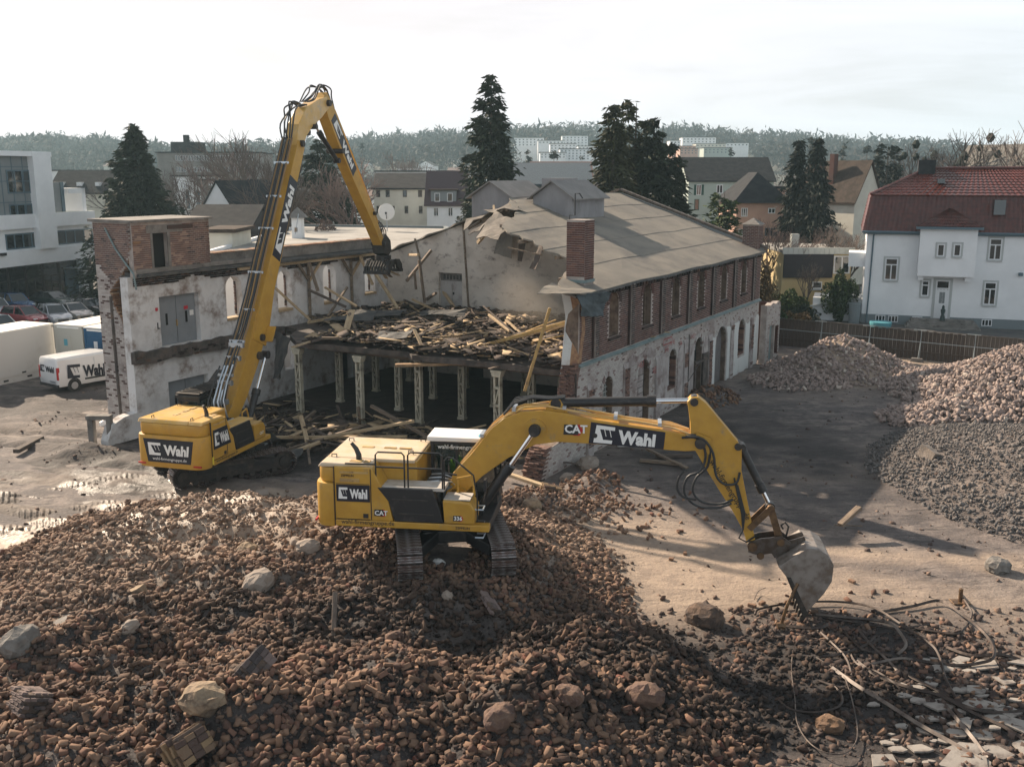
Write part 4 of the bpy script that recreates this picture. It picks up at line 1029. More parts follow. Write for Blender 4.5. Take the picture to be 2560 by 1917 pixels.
V,Fq=bricks_arrays(r2[125:],PC2,0,seed=3);b_=MB();b_.arrays(V,Fq);b_.build('brickwork',m_brick,chim,kind='stuff')
b_=MB()
for(s0,s1,t0,t1)in((CS0-.04,CS1+.06,CT0-.06,CT0),(CS1,CS1+.06,CT0,CT1)):
 b_.add([HW(s,t,z)for s in(s0,s1)for t in(t0,t1)for z in(7.50,7.62)],[(0,1,3,2),(4,6,7,5),(0,4,5,1),(2,3,7,6),(0,2,6,4),(1,5,7,3)])
b_.build('flashing',m_teal,chim)
b_=MB();b_.tube([HW(-19.2,38.1,10.1),HW(-19.2,38.1,10.3),HW(-18.95,38.1,10.3),HW(-18.95,38.1,11.2),HW(-18.75,38.1,11.2),HW(-18.6,38.1,11.0)],.03,5);b_.build('iron_bracket',m_black,chim)
# --- far small chimney
b_=MB();b_.add([HW(s,t,z)for s in(-19.2,-18.2)for t in(62.3,63.3)for z in(7.0,8.9)],[(0,1,3,2),(4,6,7,5),(0,4,5,1),(2,3,7,6),(0,2,6,4),(1,5,7,3)])
fc=inW(b_.build('far_chimney',m_mortar,hall),hall)
V1,F1=bricks_arrays(brick_cells(-19.2,-18.2,7.3,8.9,lambda a,c:True),lambda u,w,d:HW(u,62.3-d,w),0,seed=1)
V2,F2=bricks_arrays(brick_cells(62.3,63.3,7.1,8.9,lambda a,c:True),lambda u,w,d:HW(-18.2+d,u,w),0,seed=2)
b_=MB();b_.arrays(V1,F1);b_.arrays(V2,F2);b_.build('brickwork',m_brick,fc,kind='stuff')
b_=MB();c0=[HW(s,t,8.9)for s,t in((-19.3,62.2),(-18.1,62.2),(-18.1,63.4),(-19.3,63.4))];b_.add(c0+[HW(-18.7,62.8,9.3)],[(0,1,4),(1,2,4),(2,3,4),(3,0,4),(3,2,1,0)]);b_.build('chimney_cap',m_conc,fc)
# --- upper floor slab and its columns
SLAB=[(-18.75,36.8),(-23,36.9),(-26.4,36.6),(-27.1,37.2),(-31,36.9),(-33.4,36.7),(-35.2,38.2),(-36.2,39.9),(-37.45,40.3),(-37.45,49.55),(-18.75,49.55)]
b_=MB();n=len(SLAB);vs=[HW(s,t,3.92)for s,t in SLAB]+[HW(s,t,3.66)for s,t in SLAB]
b_.add(vs,[tuple(range(n)),tuple(range(2*n-1,n-1,-1))]+[(i,n+i,n+(i+1)%n,(i+1)%n)for i in range(n)])
slab=inW(b_.build('upper_floor_slab',m_soot,hall),hall)
for t in(37.6,40.8,44.0,47.2):
 b_=MB();b_.beam(HW(-36.4 if t>40 else-33.4,t,3.56),HW(-18.8,t,3.56),.2,.2);inW(b_.build('floor_beam',mat('brown_timber',(.11,.07,.045),.85,col2=(.07,.045,.03),scale=3),hall),hall)
b_=MB();b_.beam(HW(-26.9,36.0,3.5),HW(-23.4,38.0,3.62),.34,.12);inW(b_.build('broken_floor_board',mat('rusty_orange_board',(.30,.19,.10),.8,dirt=(.1,.07,.05),dscale=3),hall),hall)
def lattice_column():
 h=3.46;root=None
 b_=MB()
 for x in(-.13,.13):b_.bx(x-.045,x+.045,-.11,.11,0,h)
 c=b_.build('column',m_cream,bevel=0)
 b_=MB()
 for z in(.35,1.15,1.95,2.75,3.3):b_.bx(-.1,.1,-.115,.115,z-.06,z+.06)
 for k,(z0,z1)in enumerate(((1.2,1.9),(2.0,2.7),(.4,1.1))):
  s=1 if k%2 else-1;b_.beam((-.1*s,-.1,z0),(.1*s,-.1,z1),.05,.05)
  b_.beam((-.1*s,.1,z0),(.1*s,.1,z1),.05,.05)
 b_.build('lattice_bars',m_cream,c,kind='stuff')
 b_=MB();b_.prism([(-.26,h),(.26,h),(.2,h-.2),(-.2,h-.2)],-.18,.18);b_.bx(-.28,.28,-.2,.2,h,h+.1);b_.build('capital',m_cream,c)
 b_=MB();b_.bx(-.2,.2,-.16,.16,0,.28);b_.build('base',m_cream,c)
 return c
colp=None
for s in(-33.8,-29.95,-26.1,-22.2):
 for t in(37.2,40.3,43.4,46.6):
  if colp is None:colp=lattice_column();q=colp
  else:q=dup(colp)
  q.location=HW(s,t,gh(*HW(s,t).xy))-Vector(hall.location);q.rotation_euler=(0,0,R(-30));q.parent=hall
  if t<38 and s in(-26.1,):q.location=HW(-27.4,38.5,gh(*HW(-27.4,38.5).xy))-Vector(hall.location)
for s,t in((-22.2,36.9),):
 pass
b_=MB();b_.add([HW(-37.4,38,.16),HW(-18.7,37,.16),HW(-18.7,49.6,.16),HW(-37.4,49.6,.16)],[(0,1,2,3)]);inW(b_.build('hall_floor',mat('sooty_floor',(.045,.036,.033),.9,col2=(.07,.055,.048),scale=1.5,bump=.3),hall),hall)
# braces still bolted to the left wall
for u in(38.6,42.3,46.0):
 b_=MB();b_.beam(PL(u,3.95,.1),PL(u,7.35,.1),.14,.14);inW(b_.build('wall_post',m_wood2,hall),hall)
 for sg in(-1,1):
  b_=MB();b_.beam(PL(u,6.2,.12),PL(u+sg*1.0,7.3,.2),.12,.12);inW(b_.build('knee_brace',m_wood1 if sg>0 else m_wood2,hall),hall)
b_=MB();b_.beam(PL(36.9,7.3,.25),PL(48.9,7.32,.35),.14,.14);inW(b_.build('wall_plate',m_wood1,hall),hall)
# hanging torn felt at the left end of the slab
sheet([HW(-36.6,38.6,3.95),HW(-34.2,37.2,3.95),HW(-34.9,36.9,1.9),HW(-35.7,37.5,1.7)],6,'hanging_felt_flap',m_feltd,hall,crumple=.09,seed=21)
def catmull(pts,n=5):
 out=[]
 for i in range(len(pts)-1):
  p0=pts[max(i-1,0)];p1=pts[i];p2=pts[i+1];p3=pts[min(i+2,len(pts)-1)]
  for q in range(n):
   t=q/n;out.append(.5*(2*p1+(p2-p0)*t+(2*p0-5*p1+4*p2-p3)*t*t+(-p0+3*p1-3*p2+p3)*t**3))
 return out+[pts[-1]]
# decals: company logo and lettering
LOGO_C=[[(0,0),(.92,0),(.93,.2),(.014,.2)],[(.014,.2),(.47,.2),(.26,.79),(.055,.79)],[(.055,.79),(1,.79),(1,1),(.07,1)]]
LOGO_S=[[(.47,.79),(.51,.79),(.62,.40),(.585,.40)],[(.73,.79),(.77,.79),(.88,.38),(.845,.38)]]
_tx={}
def tmesh(s,bold=0.0,spacing=1.0):
 k=(s,bold,spacing)
 if k not in _tx:_tx[k]=text_mesh(s,1.0,bold,0,0,spacing)
 return _tx[k]
def decal(parent,quad,plate=m_navy,ink=m_white,url=False,lift=.006,name='company_sign',a0=.07,text_a=(.40,.93),logo_a=(.06,.34),b=(.16,.84),plate_on=True):
 A,B,C,D=[Vector(p)for p in quad]
 nrm=(B-A).cross(D-A).normalized()
 def f(u,v,l):return A*(1-u)*(1-v)+B*u*(1-v)+C*u*v+D*(1-u)*v+nrm*l
 root=parent
 b_=MB()
 if plate_on:
  q=[f(0,0,lift),f(1,0,lift),f(1,1,lift),f(0,1,lift)];q0=[f(0,0,-.01),f(1,0,-.01),f(1,1,-.01),f(0,1,-.01)]
  b_.add(q+q0,[(0,1,2,3),(0,4,5,1),(1,5,6,2),(2,6,7,3),(3,7,4,0)])
  root=b_.build(name,plate,parent)
 l2=lift+.004
 b0,b1=b
 if url:b0=.30
 g=lambda x,y:f(logo_a[0]+(logo_a[1]-logo_a[0])*x,b0+(b1-b0)*y,l2)
 b_=MB()
 for q_ in LOGO_C:b_.add([g(*p)for p in q_],[(0,1,2,3)])
 for s in LOGO_S:b_.add([g(*p)for p in s],[(3,2,1,0)]if False else[(0,3,2,1)])
 me_fix(b_.build('logo',ink,root),nrm)
 def put(s,ua,ub,va,vb,bold):
  co,fs=tmesh(s,bold)
  x0,x1=co[:,0].min(),co[:,0].max();y0,y1=co[:,1].min(),co[:,1].max()
  b_=MB();b_.add([f(ua+(ub-ua)*(p[0]-x0)/(x1-x0),va+(vb-va)*(p[1]-y0)/(y1-y0),l2)for p in co],fs);return b_.build('lettering',ink,root)
 put('Wahl',text_a[0],text_a[1],b0+.02,b1-.12*(b1-b0),.05)
 if url:put('wahl-firmengruppe.de',.12,.90,.06,.22,.004)
 return root
def me_fix(o,nrm):
 me=o.data;me.update()
 b=bmesh.new();b.from_mesh(me)
 for f_ in b.faces:
  f_.normal_update()
  if f_.normal.dot(nrm)<0:f_.normal_flip()
 b.to_mesh(me);b.free();return o
def letters(parent,s,O,U,Wv,width=None,height=None,bold=0.0,mt=m_black,name='lettering',lift=.005):
 b_=MB();put_text(b_,s,O,U,Wv,width,height,bold,lift);return b_.build(name,mt,parent)
# crawler tracks
_shoe={}
def shoe_mesh(w):
 if w in _shoe:return _shoe[w]
 b_=MB();b_.bx(-.095,.095,-w/2,w/2,-.015,.01)
 for x in(-.07,0,.07):b_.bx(x-.012,x+.012,-w/2,w/2,.01,.045,None,1)
 b_.bx(-.09,.09,-.14,.14,-.07,-.015)
 o=b_.build('track_shoe',[m_shoe,mat('polished_grouser',(.34,.32,.31),.35,.6,col2=(.12,.08,.07),scale=6)]);_shoe[w]=o.data;bpy.data.objects.remove(o);return _shoe[w]
def make_track(root,M,w=.7,L=3.95,r=.43,zc=.47,tall=True):
 b_=MB()
 fr=[(-L/2+.1,zc-.14),(-L/2+.25,zc+.17),(-.9,zc+.22),(-.7,zc+.32),(.7,zc+.32),(.9,zc+.22),(L/2-.25,zc+.17),(L/2-.1,zc-.14),(L/2-.3,.2),(-L/2+.3,.2)]
 b_.prism(fr,-.2,.2,M)
 t=b_.build('track',m_dsteel,root,bevel=.015)
 for nm,x,rr in(('sprocket',L/2,r-.06),('idler',-L/2,r-.05)):
  b_=MB();b_.cyl((x,-.16,zc),(x,.16,zc),rr,20,M);b_.cyl((x,-.27,zc),(x,.27,zc),rr*.6,16,M)
  if nm=='sprocket':
   for k in range(8):
    a=k*math.pi/4;b_.cyl((x+.2*math.cos(a),-.29,zc+.2*math.sin(a)),(x+.2*math.cos(a),.29,zc+.2*math.sin(a)),.025,6,M)
  b_.build(nm,m_dsteel,t)
 for k in range(8):
  x=-L/2+.45+k*(L-.9)/7
  b_=MB();b_.cyl((x,-.22,.17),(x,.22,.17),.11,10,M);b_.build('roller',m_dsteel,t)
 for x in(-.7,.7):
  b_=MB();b_.cyl((x,-.18,zc+.3),(x,.18,zc+.3),.07,8,M);b_.build('carrier_roller',m_dsteel,t)
 for x in(-1.15,0.1,1.2):
  for sy in(-1,1):
   b_=MB();b_.bx(x-.4,x+.4,sy*.2-.04,sy*.2+.04,zc-.02,zc+.17,M);b_.build('frame_cover',m_black,t,bevel=.01)
 per=2*L+2*math.pi*r;n=48;me=shoe_mesh(w)
 for k in range(n):
  s=k*per/n
  if s<L:x,z,a=-L/2+s,zc+r-.03*math.sin(math.pi*s/L)**2*1.5,0
  elif s<L+math.pi*r:th=(s-L)/r;x,z,a=L/2+r*math.sin(th),zc+r*math.cos(th),-th
  elif s<2*L+math.pi*r:x,z,a=L/2-(s-L-math.pi*r),zc-r,math.pi
  else:th=(s-2*L-math.pi*r)/r;x,z,a=-L/2-r*math.sin(th),zc-r*math.cos(th),math.pi-th
  o=bpy.data.objects.new('track_shoe',me);COL.objects.link(o);o.parent=t
  o.matrix_local=M@Matrix.Translation((x,0,z))@Matrix.Rotation(-a,4,'Y')
 return t
def rounded_plan(x0,x1,y0,y1,rb,n=5):
 p=[(x1,y0),(x1,y1)]
 for k in range(n+1):
  a=math.pi/2*k/n;p.append((x0+rb-rb*math.sin(a),y1-rb+rb*math.cos(a)))
 for k in range(n+1):
  a=math.pi/2*k/n;p.append((x0+rb-rb*math.cos(a),y0+rb-rb*math.sin(a)))
 return p
def excavator_body(root,spec):
 ym=1.48
 b_=MB();b_.bx(-2.95,1.35,-1.25,1.25,1.05,1.32);b_.build('platform',m_black,root,bevel=.02)
 b_=MB();b_.bx(-2.92,1.38,-ym,-1.2,1.14,1.33);b_.build('side_skirt',m_yel,root,bevel=.03)
 b_=MB();b_.bx(-2.92,1.3,1.2,ym,1.14,1.33);b_.build('side_skirt',m_yel,root,bevel=.03)
 b_=MB();b_.cyl((0,0,.8),(0,0,1.06),.75,28);b_.build('slew_ring',m_black,root)
 b_=MB();b_.prism(rounded_plan(-3.52,-2.93,-ym,ym,.42),1.1,2.36,axis='z');cw=b_.build('counterweight',m_yel,root,bevel=.07,smooth=True)
 for y in(-1.2,1.2):
  b_=MB();b_.bx(-3.535,-3.49,y-.17,y+.17,1.22,1.28);b_.build('red_reflector',m_red,cw)
 b_=MB();b_.prism(rounded_plan(-3.44,-2.9,-1.40,1.40,.38),2.36,2.80,axis='z');b_.build('rear_hood',m_yel,root,bevel=.09,smooth=True)
 b_=MB();b_.prism([(-2.92,1.33),(-1.28,1.33),(-1.42,2.0),(-1.86,2.84),(-2.92,2.84)],-ym+.01,-.75);h1=b_.build('right_engine_house',m_yel,root,bevel=.04)
 b_=MB();b_.bx(-2.92,-.75,-.75,ym-.02,1.33,2.84);b_.build('left_engine_house',m_yel,root,bevel=.04)
 b_=MB();b_.prism([(-3.40,2.80),(-.80,2.80),(-.80,2.90),(-3.30,2.93)],-.80,1.38);b_.build('hood_top',spec['top'],root,bevel=.04)
 b_=MB();b_.prism([(-3.40,2.80),(-1.90,2.80),(-1.95,2.90),(-3.30,2.93)],-1.40,-.81);b_.build('hood_top',spec['top'],root,bevel=.04)
 for(x0,x1,y0,y1)in((-2.6,-2.25,.25,.38),(-1.95,-1.6,.25,.38),(-1.5,-1.15,.25,.38)):
  b_=MB();b_.bx(x0,x1,y0,y1,2.92,2.935);b_.build('hood_vent',m_woody,root)
 for(x0,x1)in((-2.55,-2.2),(-2.15,-1.98)):
  b_=MB();b_.bx(x0,x1,-1.2,-1.0,2.90,2.925);b_.build('hood_vent',m_woody,root)
 for(x,y)in((-3.1,.9),(-3.1,-.8),(-1.0,1.2),(-1.05,-.2)):
  b_=MB();b_.tube([(x-.07,y,2.9),(x-.07,y,3.0),(x+.07,y,3.0),(x+.07,y,2.9)],.018,5);b_.build('lifting_eye',m_black,root)
 b_=MB();b_.bx(-2.93,-2.91,-ym-.004,-ym+.05,1.15,2.84);b_.bx(-1.9,-1.88,-ym-.004,-ym+.05,1.35,2.8);b_.build('panel_gap',m_black,root)
 b_=MB();b_.bx(-2.87,-1.93,-ym-.003,-ym+.05,1.345,1.36);b_.bx(-2.87,-1.93,-ym-.003,-ym+.05,2.36,2.37);b_.build('panel_gap',m_black,root)
 b_=MB();b_.bx(-2.75,-1.95,-ym-.006,-ym+.02,2.66,2.72);b_.build('side_grille',m_woody,root)
 b_=MB();b_.bx(-2.75,-2.2,-ym-.006,-ym+.02,2.42,2.52);b_.build('side_grille',m_woody,root)
 b_=MB();b_.bx(-2.12,-1.98,-ym-.008,-ym+.02,1.4,1.52);b_.build('door_latch',m_black,root)
 b_=MB();b_.tube([(-2.35,-.95,2.85),(-2.35,-.95,3.05),(-2.42,-.95,3.22),(-2.55,-.95,3.38)],[.09,.08,.07,.05],8);b_.build('exhaust',m_black,root)
 pr=[(-1.24,1.34),(.12,1.34),(.02,1.75),(-.18,2.30),(-1.72,2.30),(-1.40,1.9)]
 b_=MB();b_.prism(pr,-ym-.005,-1.2);bp=b_.build('black_side_panel',m_black,root,bevel=.03)
 for z,x0,x1 in((1.95,-1.3,-.3),(1.55,-1.15,-.15)):
  b_=MB();b_.bx(x0,x1,-ym-.02,-ym+.02,z,z+.04);b_.build('panel_rib',m_dsteel,bp,bevel=.008)
 b_=MB();b_.bx(-1.8,.15,-1.44,-.78,2.22,2.32);b_.build('walkway_deck',spec['deck'],root,bevel=.015)
 b_=MB();b_.bx(-.74,.5,-.78,.42,1.33,1.55);b_.build('pump_bay',m_black,root)
 rr=random.Random(5)
 for k in range(9):
  y=-.7+k*.12
  b_=MB();b_.tube([(-.7,y,1.9),(-.5,y+.05,2.25),(-.15,y-.02,2.3),(.15,y*.4,2.15),(.3,y*.4,2.0)],.028,6);b_.build('hydraulic_hose',m_hose if k%3 else m_fitting,root)
 b_=MB();b_.bx(-.5,-.2,-.65,-.3,1.6,2.1);b_.bx(-.1,.15,-.35,.1,1.6,2.05);b_.build('valve_block',m_fitting,root)
 b_=MB();b_.prism([(.14,1.34),(.98,1.34),(1.0,1.75),(.86,1.96),(.1,2.0)],-ym,-.72);tb=b_.build('tool_box',m_yel,root,bevel=.05)
 b_=MB();b_.bx(.12,.85,-1.4,-.78,1.985,2.02);b_.build('tread_plate',m_fitting if False else spec['deck'],root)
 for z in(1.75,1.3,.95):
  b_=MB();b_.tube([(.98,-1.4,z),(1.2,-1.4,z),(1.2,-1.05,z),(.98,-1.05,z)],.025,5);b_.build('step',m_fitting,root)
 b_=MB();b_.tube([(.4,-.78,2.0),(.4,-.78,2.42),(.75,-.78,2.5),(.86,-.78,2.2),(.86,-.78,1.95)],.04,6);b_.build('hand_loop',m_yel,root)
 for y in(-.42,.36):
  b_=MB();b_.prism([(-.1,1.3),(.75,1.3),(.55,1.95),(.25,2.1),(.0,1.9)],y,y+.08);b_.build('boom_bracket',m_yel,root)
 c0,c1,y0,y1=-.62,1.32,.52,1.47
 cabp=[(c0,1.33),(c1,1.33),(c1+.08,2.0),(c1-.12,3.1),(c0,3.1)]
 cab=None
 b_=MB()
 b_.bx(c0,c1,y0,y1,1.33,1.62)
 for y in(y0+.03,y1-.03):
  b_.beam((c0+.04,y,1.5),(c0+.04,y,3.1),.12,.08);b_.beam((c1+.02,y,1.55),(c1-.14,y,3.1),.08,.08);b_.beam((.12,y,1.5),(.12,y,3.1),.07,.06)
  b_.beam((c0,y,3.08),(c1-.1,y,3.08),.1,.1)
 b_.beam((c0+.03,y0,3.05),(c0+.03,y1,3.05),.1,.12);b_.beam((c1-.13,y0,3.05),(c1-.13,y1,3.05),.08,.12);b_.bx(c0,c0+.06,y0,y1,1.5,2.1)
 cab=b_.build('cab',m_black,root)
 b_=MB();b_.prism([(c0-.1,3.12),(c1+.05,3.12),(c1,3.24),(c0-.1,3.26)],y0-.08,y1+.06);cr=b_.build('cab_roof',spec['cabroof'],cab,bevel=.03)
 gl=mat('cab_glass',(.02,.035,.03),.05,spec=.8,alpha=.42)
 for y in(y0+.01,y1-.01):
  b_=MB();b_.prism([(c0+.1,1.62),(.1,1.62),(.1,3.02),(c0+.1,3.02)],y-.006,y+.006);b_.build('window_glass',gl,cab)
  b_=MB();b_.prism([(.16,1.62),(c1-.02,1.62),(c1-.2,3.02),(.16,3.02)],y-.006,y+.006);b_.build('window_glass',gl,cab)
 b_=MB();b_.add([(c1+.03,y0+.05,1.62),(c1+.03,y1-.05,1.62),(c1-.15,y1-.05,3.02),(c1-.15,y0+.05,3.02)],[(0,1,2,3)]);b_.build('windscreen',gl,cab)
 b_=MB();b_.bx(c0+.04,c0+.05,y0+.1,y1-.1,2.1,3.0);b_.build('rear_window',gl,cab)
 b_=MB();b_.bx(-.3,.2,.78,1.24,1.75,1.9);b_.bx(-.38,-.26,.78,1.24,1.85,2.55);b_.build('driver_seat',m_black,cab,bevel=.04)
 if spec.get('guard'):
  b_=MB();b_.bx(c0-.1,c1+.25,y0-.05,y1+.05,3.30,3.34)
  for k in range(8):b_.bx(c0+.1+k*.24,c0+.14+k*.24,y0,y1,3.34,3.38)
  gd=b_.build('roof_guard',m_dsteel,cab)
  b_=MB()
  for k in range(7):b_.beam((c1+.2,y0+.06+k*.14,1.6),(c1+.25,y0+.06+k*.14,3.34),.03,.03)
  b_.add([(c1+.2,y0,3.34),(c1+.2,y1,3.34),(c1+.9,y1,3.75),(c1+.9,y0,3.75)],[(0,1,2,3)])
  b_.build('front_guard',m_dsteel,cab)
 b_=MB();b_.tube([(1.2,-1.3,1.9),(1.3,-1.35,2.35)],.02,5);b_.bx(1.24,1.3,-1.48,-1.25,2.3,2.62);b_.build('mirror',m_black,root)
 if spec.get('rails'):
  def rail(pts):
   b_=MB();b_.tube(pts,.024,6);b_.build('hand_rail',m_black,root)
  y=-1.42
  rail([(-1.75,y,2.3),(-1.75,y,3.2),(-1.68,y,3.28),(-1.02,y,3.28),(-.95,y,3.2),(-.95,y,2.3)])
  rail([(-.85,y,2.3),(-.85,y,3.22),(-.78,y,3.3),(.02,y,3.3),(.1,y,3.22),(.1,y,2.3)])
  rail([(-1.75,y,2.86),(-.95,y,2.86)]);rail([(-.85,y,2.86),(.1,y,2.86)])
  rail([(-2.6,-1.44,2.93),(-1.75,y,2.93)])
  rail([(.15,y,2.3),(.15,y,3.1),(.25,y,3.2),(.4,y,3.18),(.95,y+.02,2.72),(1.05,y+.02,2.1),(1.05,y+.02,1.4)])
  rail([(.15,y,2.75),(.5,y,2.72)])
 return cab
def cylinder_ram(root,p0,p1,frac,rb=.11,rr=.055,y=0.0,nm='ram'):
 a=Vector((p0[0],y,p0[1]));b=Vector((p1[0],y,p1[1]));m_=a+(b-a)*frac
 q=MB();q.cyl(a,m_,rb,14);q.cyl(m_-(b-a).normalized()*.22,m_+(b-a).normalized()*.03,rb*1.22,14);q.cyl(a+Vector((0,-.16,0)),a+Vector((0,.16,0)),rb*1.1,12)
 br=q.build(nm+'_barrel',m_black,root,smooth=True)
 q=MB();q.cyl(m_,b,rr,12);q.build('rod',m_chrome,br,smooth=True)
 q=MB();q.cyl(b+Vector((0,-.14,0)),b+Vector((0,.14,0)),rb*1.15,14);q.build('rod_eye',m_black,br)
 return br
# near excavator on the rubble mound
ZG1=1.33
e1yaw=math.atan2(-.13,.99)
ex1=thing('excavator','yellow excavator with digging bucket standing on top of the brick mound in front','excavator',(-1.8,27.4,ZG1),e1yaw)
def T1(r,z):return(r,z-ZG1)
track_yaw=math.atan2(.99,-.13)-e1yaw+R(1)
for sy in(-1,1):
 M=Matrix.Rotation(track_yaw,4,'Z')@Matrix.Translation((0,sy*1.25,0))
 make_track(ex1,M,w=.66)
b_=MB();Mt=Matrix.Rotation(track_yaw,4,'Z')
b_.bx(-.75,.75,-.8,.8,.5,.85,Mt)
for sx in(-1,1):
 for sy in(-1,1):
  b_.beam((sx*.5,sy*.5,.7),(sx*1.35,sy*1.15,.5),.5,.34,M=Mt)
b_.build('carbody',m_black,ex1,bevel=.04)
m_deck=mat('pale_dusty_deck',(.50,.47,.43),.5,col2=(.42,.38,.33),scale=3,dirt=(.3,.25,.2),dscale=3,damt=.3)
m_creamtop=mat('sunlit_hood_paint',(.62,.52,.40),.36,col2=(.60,.44,.24),scale=1.2,dirt=(.42,.34,.26),dscale=2.5,damt=.3)  # pale sheen of light on the hood top, put into its colour
m_whitep=mat('white_cab_roof',(.74,.73,.71),.45,dirt=(.5,.48,.44),dscale=2,damt=.2)
cab1=excavator_body(ex1,dict(top=m_creamtop,deck=m_deck,cabroof=m_whitep,rails=True))
yq=-1.482
decal(ex1,[(-2.86,yq,1.86),(-1.92,yq,1.86),(-1.92,yq,2.34),(-2.86,yq,2.34)])
letters(ex1,'CAT',(-1.79,yq,1.5),(1,0,0),(0,0,1),height=.14,bold=.03,mt=m_white,lift=.014)
def cat_hex(par,x,z,s,y,U=(1,0,0),W=(0,0,1)):
 U=Vector(U);W=Vector(W);nn=U.cross(W);O=Vector((x,y,z))
 P=lambda a,c:O+U*a*s+W*c*s+nn*.003
 b_=MB();b_.add([P(a,c)for a,c in((.75,-.12),(1.25,-.12),(1.55,.35),(1.25,.82),(1.0,.82),(1.3,.35),(1.12,.02),(.75,.02))],[(0,1,2,3,4,5,6,7)]);b_.build('badge',m_red,par)
 b_=MB();b_.add([P(a,c)+nn*.002 for a,c in((-.05,-.06),(1.12,-.06),(1.3,.35),(1.08,.8),(0,.8))],[(0,1,2,3,4)]);b_.build('badge',m_black,par)
cat_hex(ex1,-1.80,1.49,.22,yq-.001)
letters(ex1,'336',(.42,yq,1.45),(1,0,0),(0,0,1),height=.12,bold=.03,mt=m_white,lift=.01)
cat_hex(ex1,.40,1.44,.18,yq-.001)
letters(ex1,'wahl-firmengruppe.de',(-2.75,yq,1.18),(1,0,0),(0,0,1),width=1.5,mt=m_black,bold=.01)
letters(ex1,'ZEPPELIN',(-2.72,yq,2.57),(1,0,0),(0,0,1),width=.36,bold=.02,mt=m_black)
letters(ex1,'ZEPPELIN',(.45,yq,1.2),(1,0,0),(0,0,1),width=.4,bold=.02,mt=m_black)
letters(cab1,'wahl-firmengruppe.de',(-.42,.51,2.86),(1,0,0),(0,0,1),width=1.5,mt=m_white,bold=.012,lift=.01)
for k,cl in enumerate(((.10,.45,.60),(.70,.45,.05))):
 for i in range(3):
  b_=MB();x=.75+k*.38+i*.1;b_.bx(x,x+.08,.62,1.0,3.262,3.268);b_.build('roof_sticker',mat('sticker_%s'%('blue' if(k+i)%2==0 else 'orange'),(.10,.38,.55)if(k+i)%2==0 else(.70,.45,.08),.5),cab1)
def seated_person(label,loc,rz,vest,parent_dummy=None):
 p=thing('person',label,'person',loc,rz)
 me=bpy.data.meshes.new('body')
 J=[(0,0,0),(0,0,.22),(0,0,.46),(.02,0,.56),(.03,0,.62),(.04,0,.76),(.0,.18,.46),(.12,.26,.24),(.36,.2,.22),(.0,-.18,.46),(.12,-.26,.24),(.36,-.2,.22),(.2,.11,.0),(.45,.12,.02),(.52,.12,-.36),(.62,.12,-.42),(.2,-.11,.0),(.45,-.12,.02),(.52,-.12,-.36),(.62,-.12,-.42)]
 E=[(0,1),(1,2),(2,3),(3,4),(4,5),(2,6),(6,7),(7,8),(2,9),(9,10),(10,11),(0,12),(12,13),(13,14),(14,15),(0,16),(16,17),(17,18),(18,19)]
 rad=[.15,.16,.17,.06,.07,.10,.075,.055,.04,.075,.055,.04,.095,.07,.05,.05,.095,.07,.05,.05]
 me.from_pydata(J,E,[]);o=bpy.data.objects.new('body',me);COL.objects.link(o);o.parent=p
 md=o.modifiers.new('s','SKIN');
 for i,sv_ in enumerate(me.skin_vertices[0].data):sv_.radius=(rad[i],rad[i]);sv_.use_root=(i==0)
 o.modifiers.new('sub','SUBSURF').levels=1;o.modifiers['sub'].render_levels=1
 me.materials.append(mat('dark_work_trousers',(.03,.03,.04),.9))
 b_=MB();b_.tube([(0,0,.02),(0,0,.15),(0,0,.35),(0.01,0,.5)],[.185,.19,.205,.13],12);b_.tube([(0,.15,.46),(.12,.27,.26)],[.10,.08],8);b_.tube([(0,-.15,.46),(.12,-.27,.26)],[.10,.08],8);b_.build('vest',vest,p,smooth=True)
 b_=MB();b_.tube([(.04,0,.60),(.045,0,.68),(.045,0,.76),(.04,0,.83)],[.05,.085,.09,.05],10);b_.build('head',mat('skin',(.45,.27,.19),.6),p,smooth=True)
 b_=MB();b_.tube([(.02,0,.74),(.02,0,.80),(.02,0,.85)],[.097,.095,.04],10);b_.build('hair',mat('dark_hair',(.03,.02,.015),.8),p,smooth=True)
 return p
M1=Matrix.Translation((-1.8,27.4,ZG1))@Matrix.Rotation(e1yaw,4,'Z')
m_hiv=mat('hi_vis_green',(.30,.75,.05),.7)
seated_person('machine driver in a bright green high visibility jacket inside the cab',M1@Vector((.02,.98,2.0)),e1yaw,m_hiv)
# boom
BOOM=[(.02,3.15),(.18,3.75),(.75,4.38),(1.25,5.05),(1.62,5.38),(2.1,5.58),(2.7,5.64),(3.3,5.58),(4.1,5.42),(5.2,5.28),(6.2,5.16),(6.85,5.06),(7.13,4.95),(7.18,4.78),(7.05,4.66),(6.6,4.62),(6.06,4.64),(5.0,4.70),(4.0,4.74),(3.1,4.76),(2.5,4.66),(1.75,4.25),(1.0,3.68),(.45,3.1),(.2,2.98)]
b_=MB();b_.prism([T1(*p)for p in BOOM],-.30,.30);boom=b_.build('boom',m_yel,ex1,bevel=.02)
b_=MB();b_.cyl((.25,-.42,3.2-ZG1),(.25,.44,3.2-ZG1),.14,16);b_.cyl((7.0,-.38,4.86-ZG1),(7.0,.38,4.86-ZG1),.15,16);b_.cyl((2.5,-.46,5.10-ZG1),(2.5,.46,5.10-ZG1),.17,18);b_.cyl((4.15,-.32,4.98-ZG1),(4.15,.32,4.98-ZG1),.07,10);b_.build('pin',m_dsteel,boom)
b_=MB();b_.cyl((2.5,-.345,5.10-ZG1),(2.5,.345,5.10-ZG1),.30,24);b_.build('pin_boss',m_yel,boom)
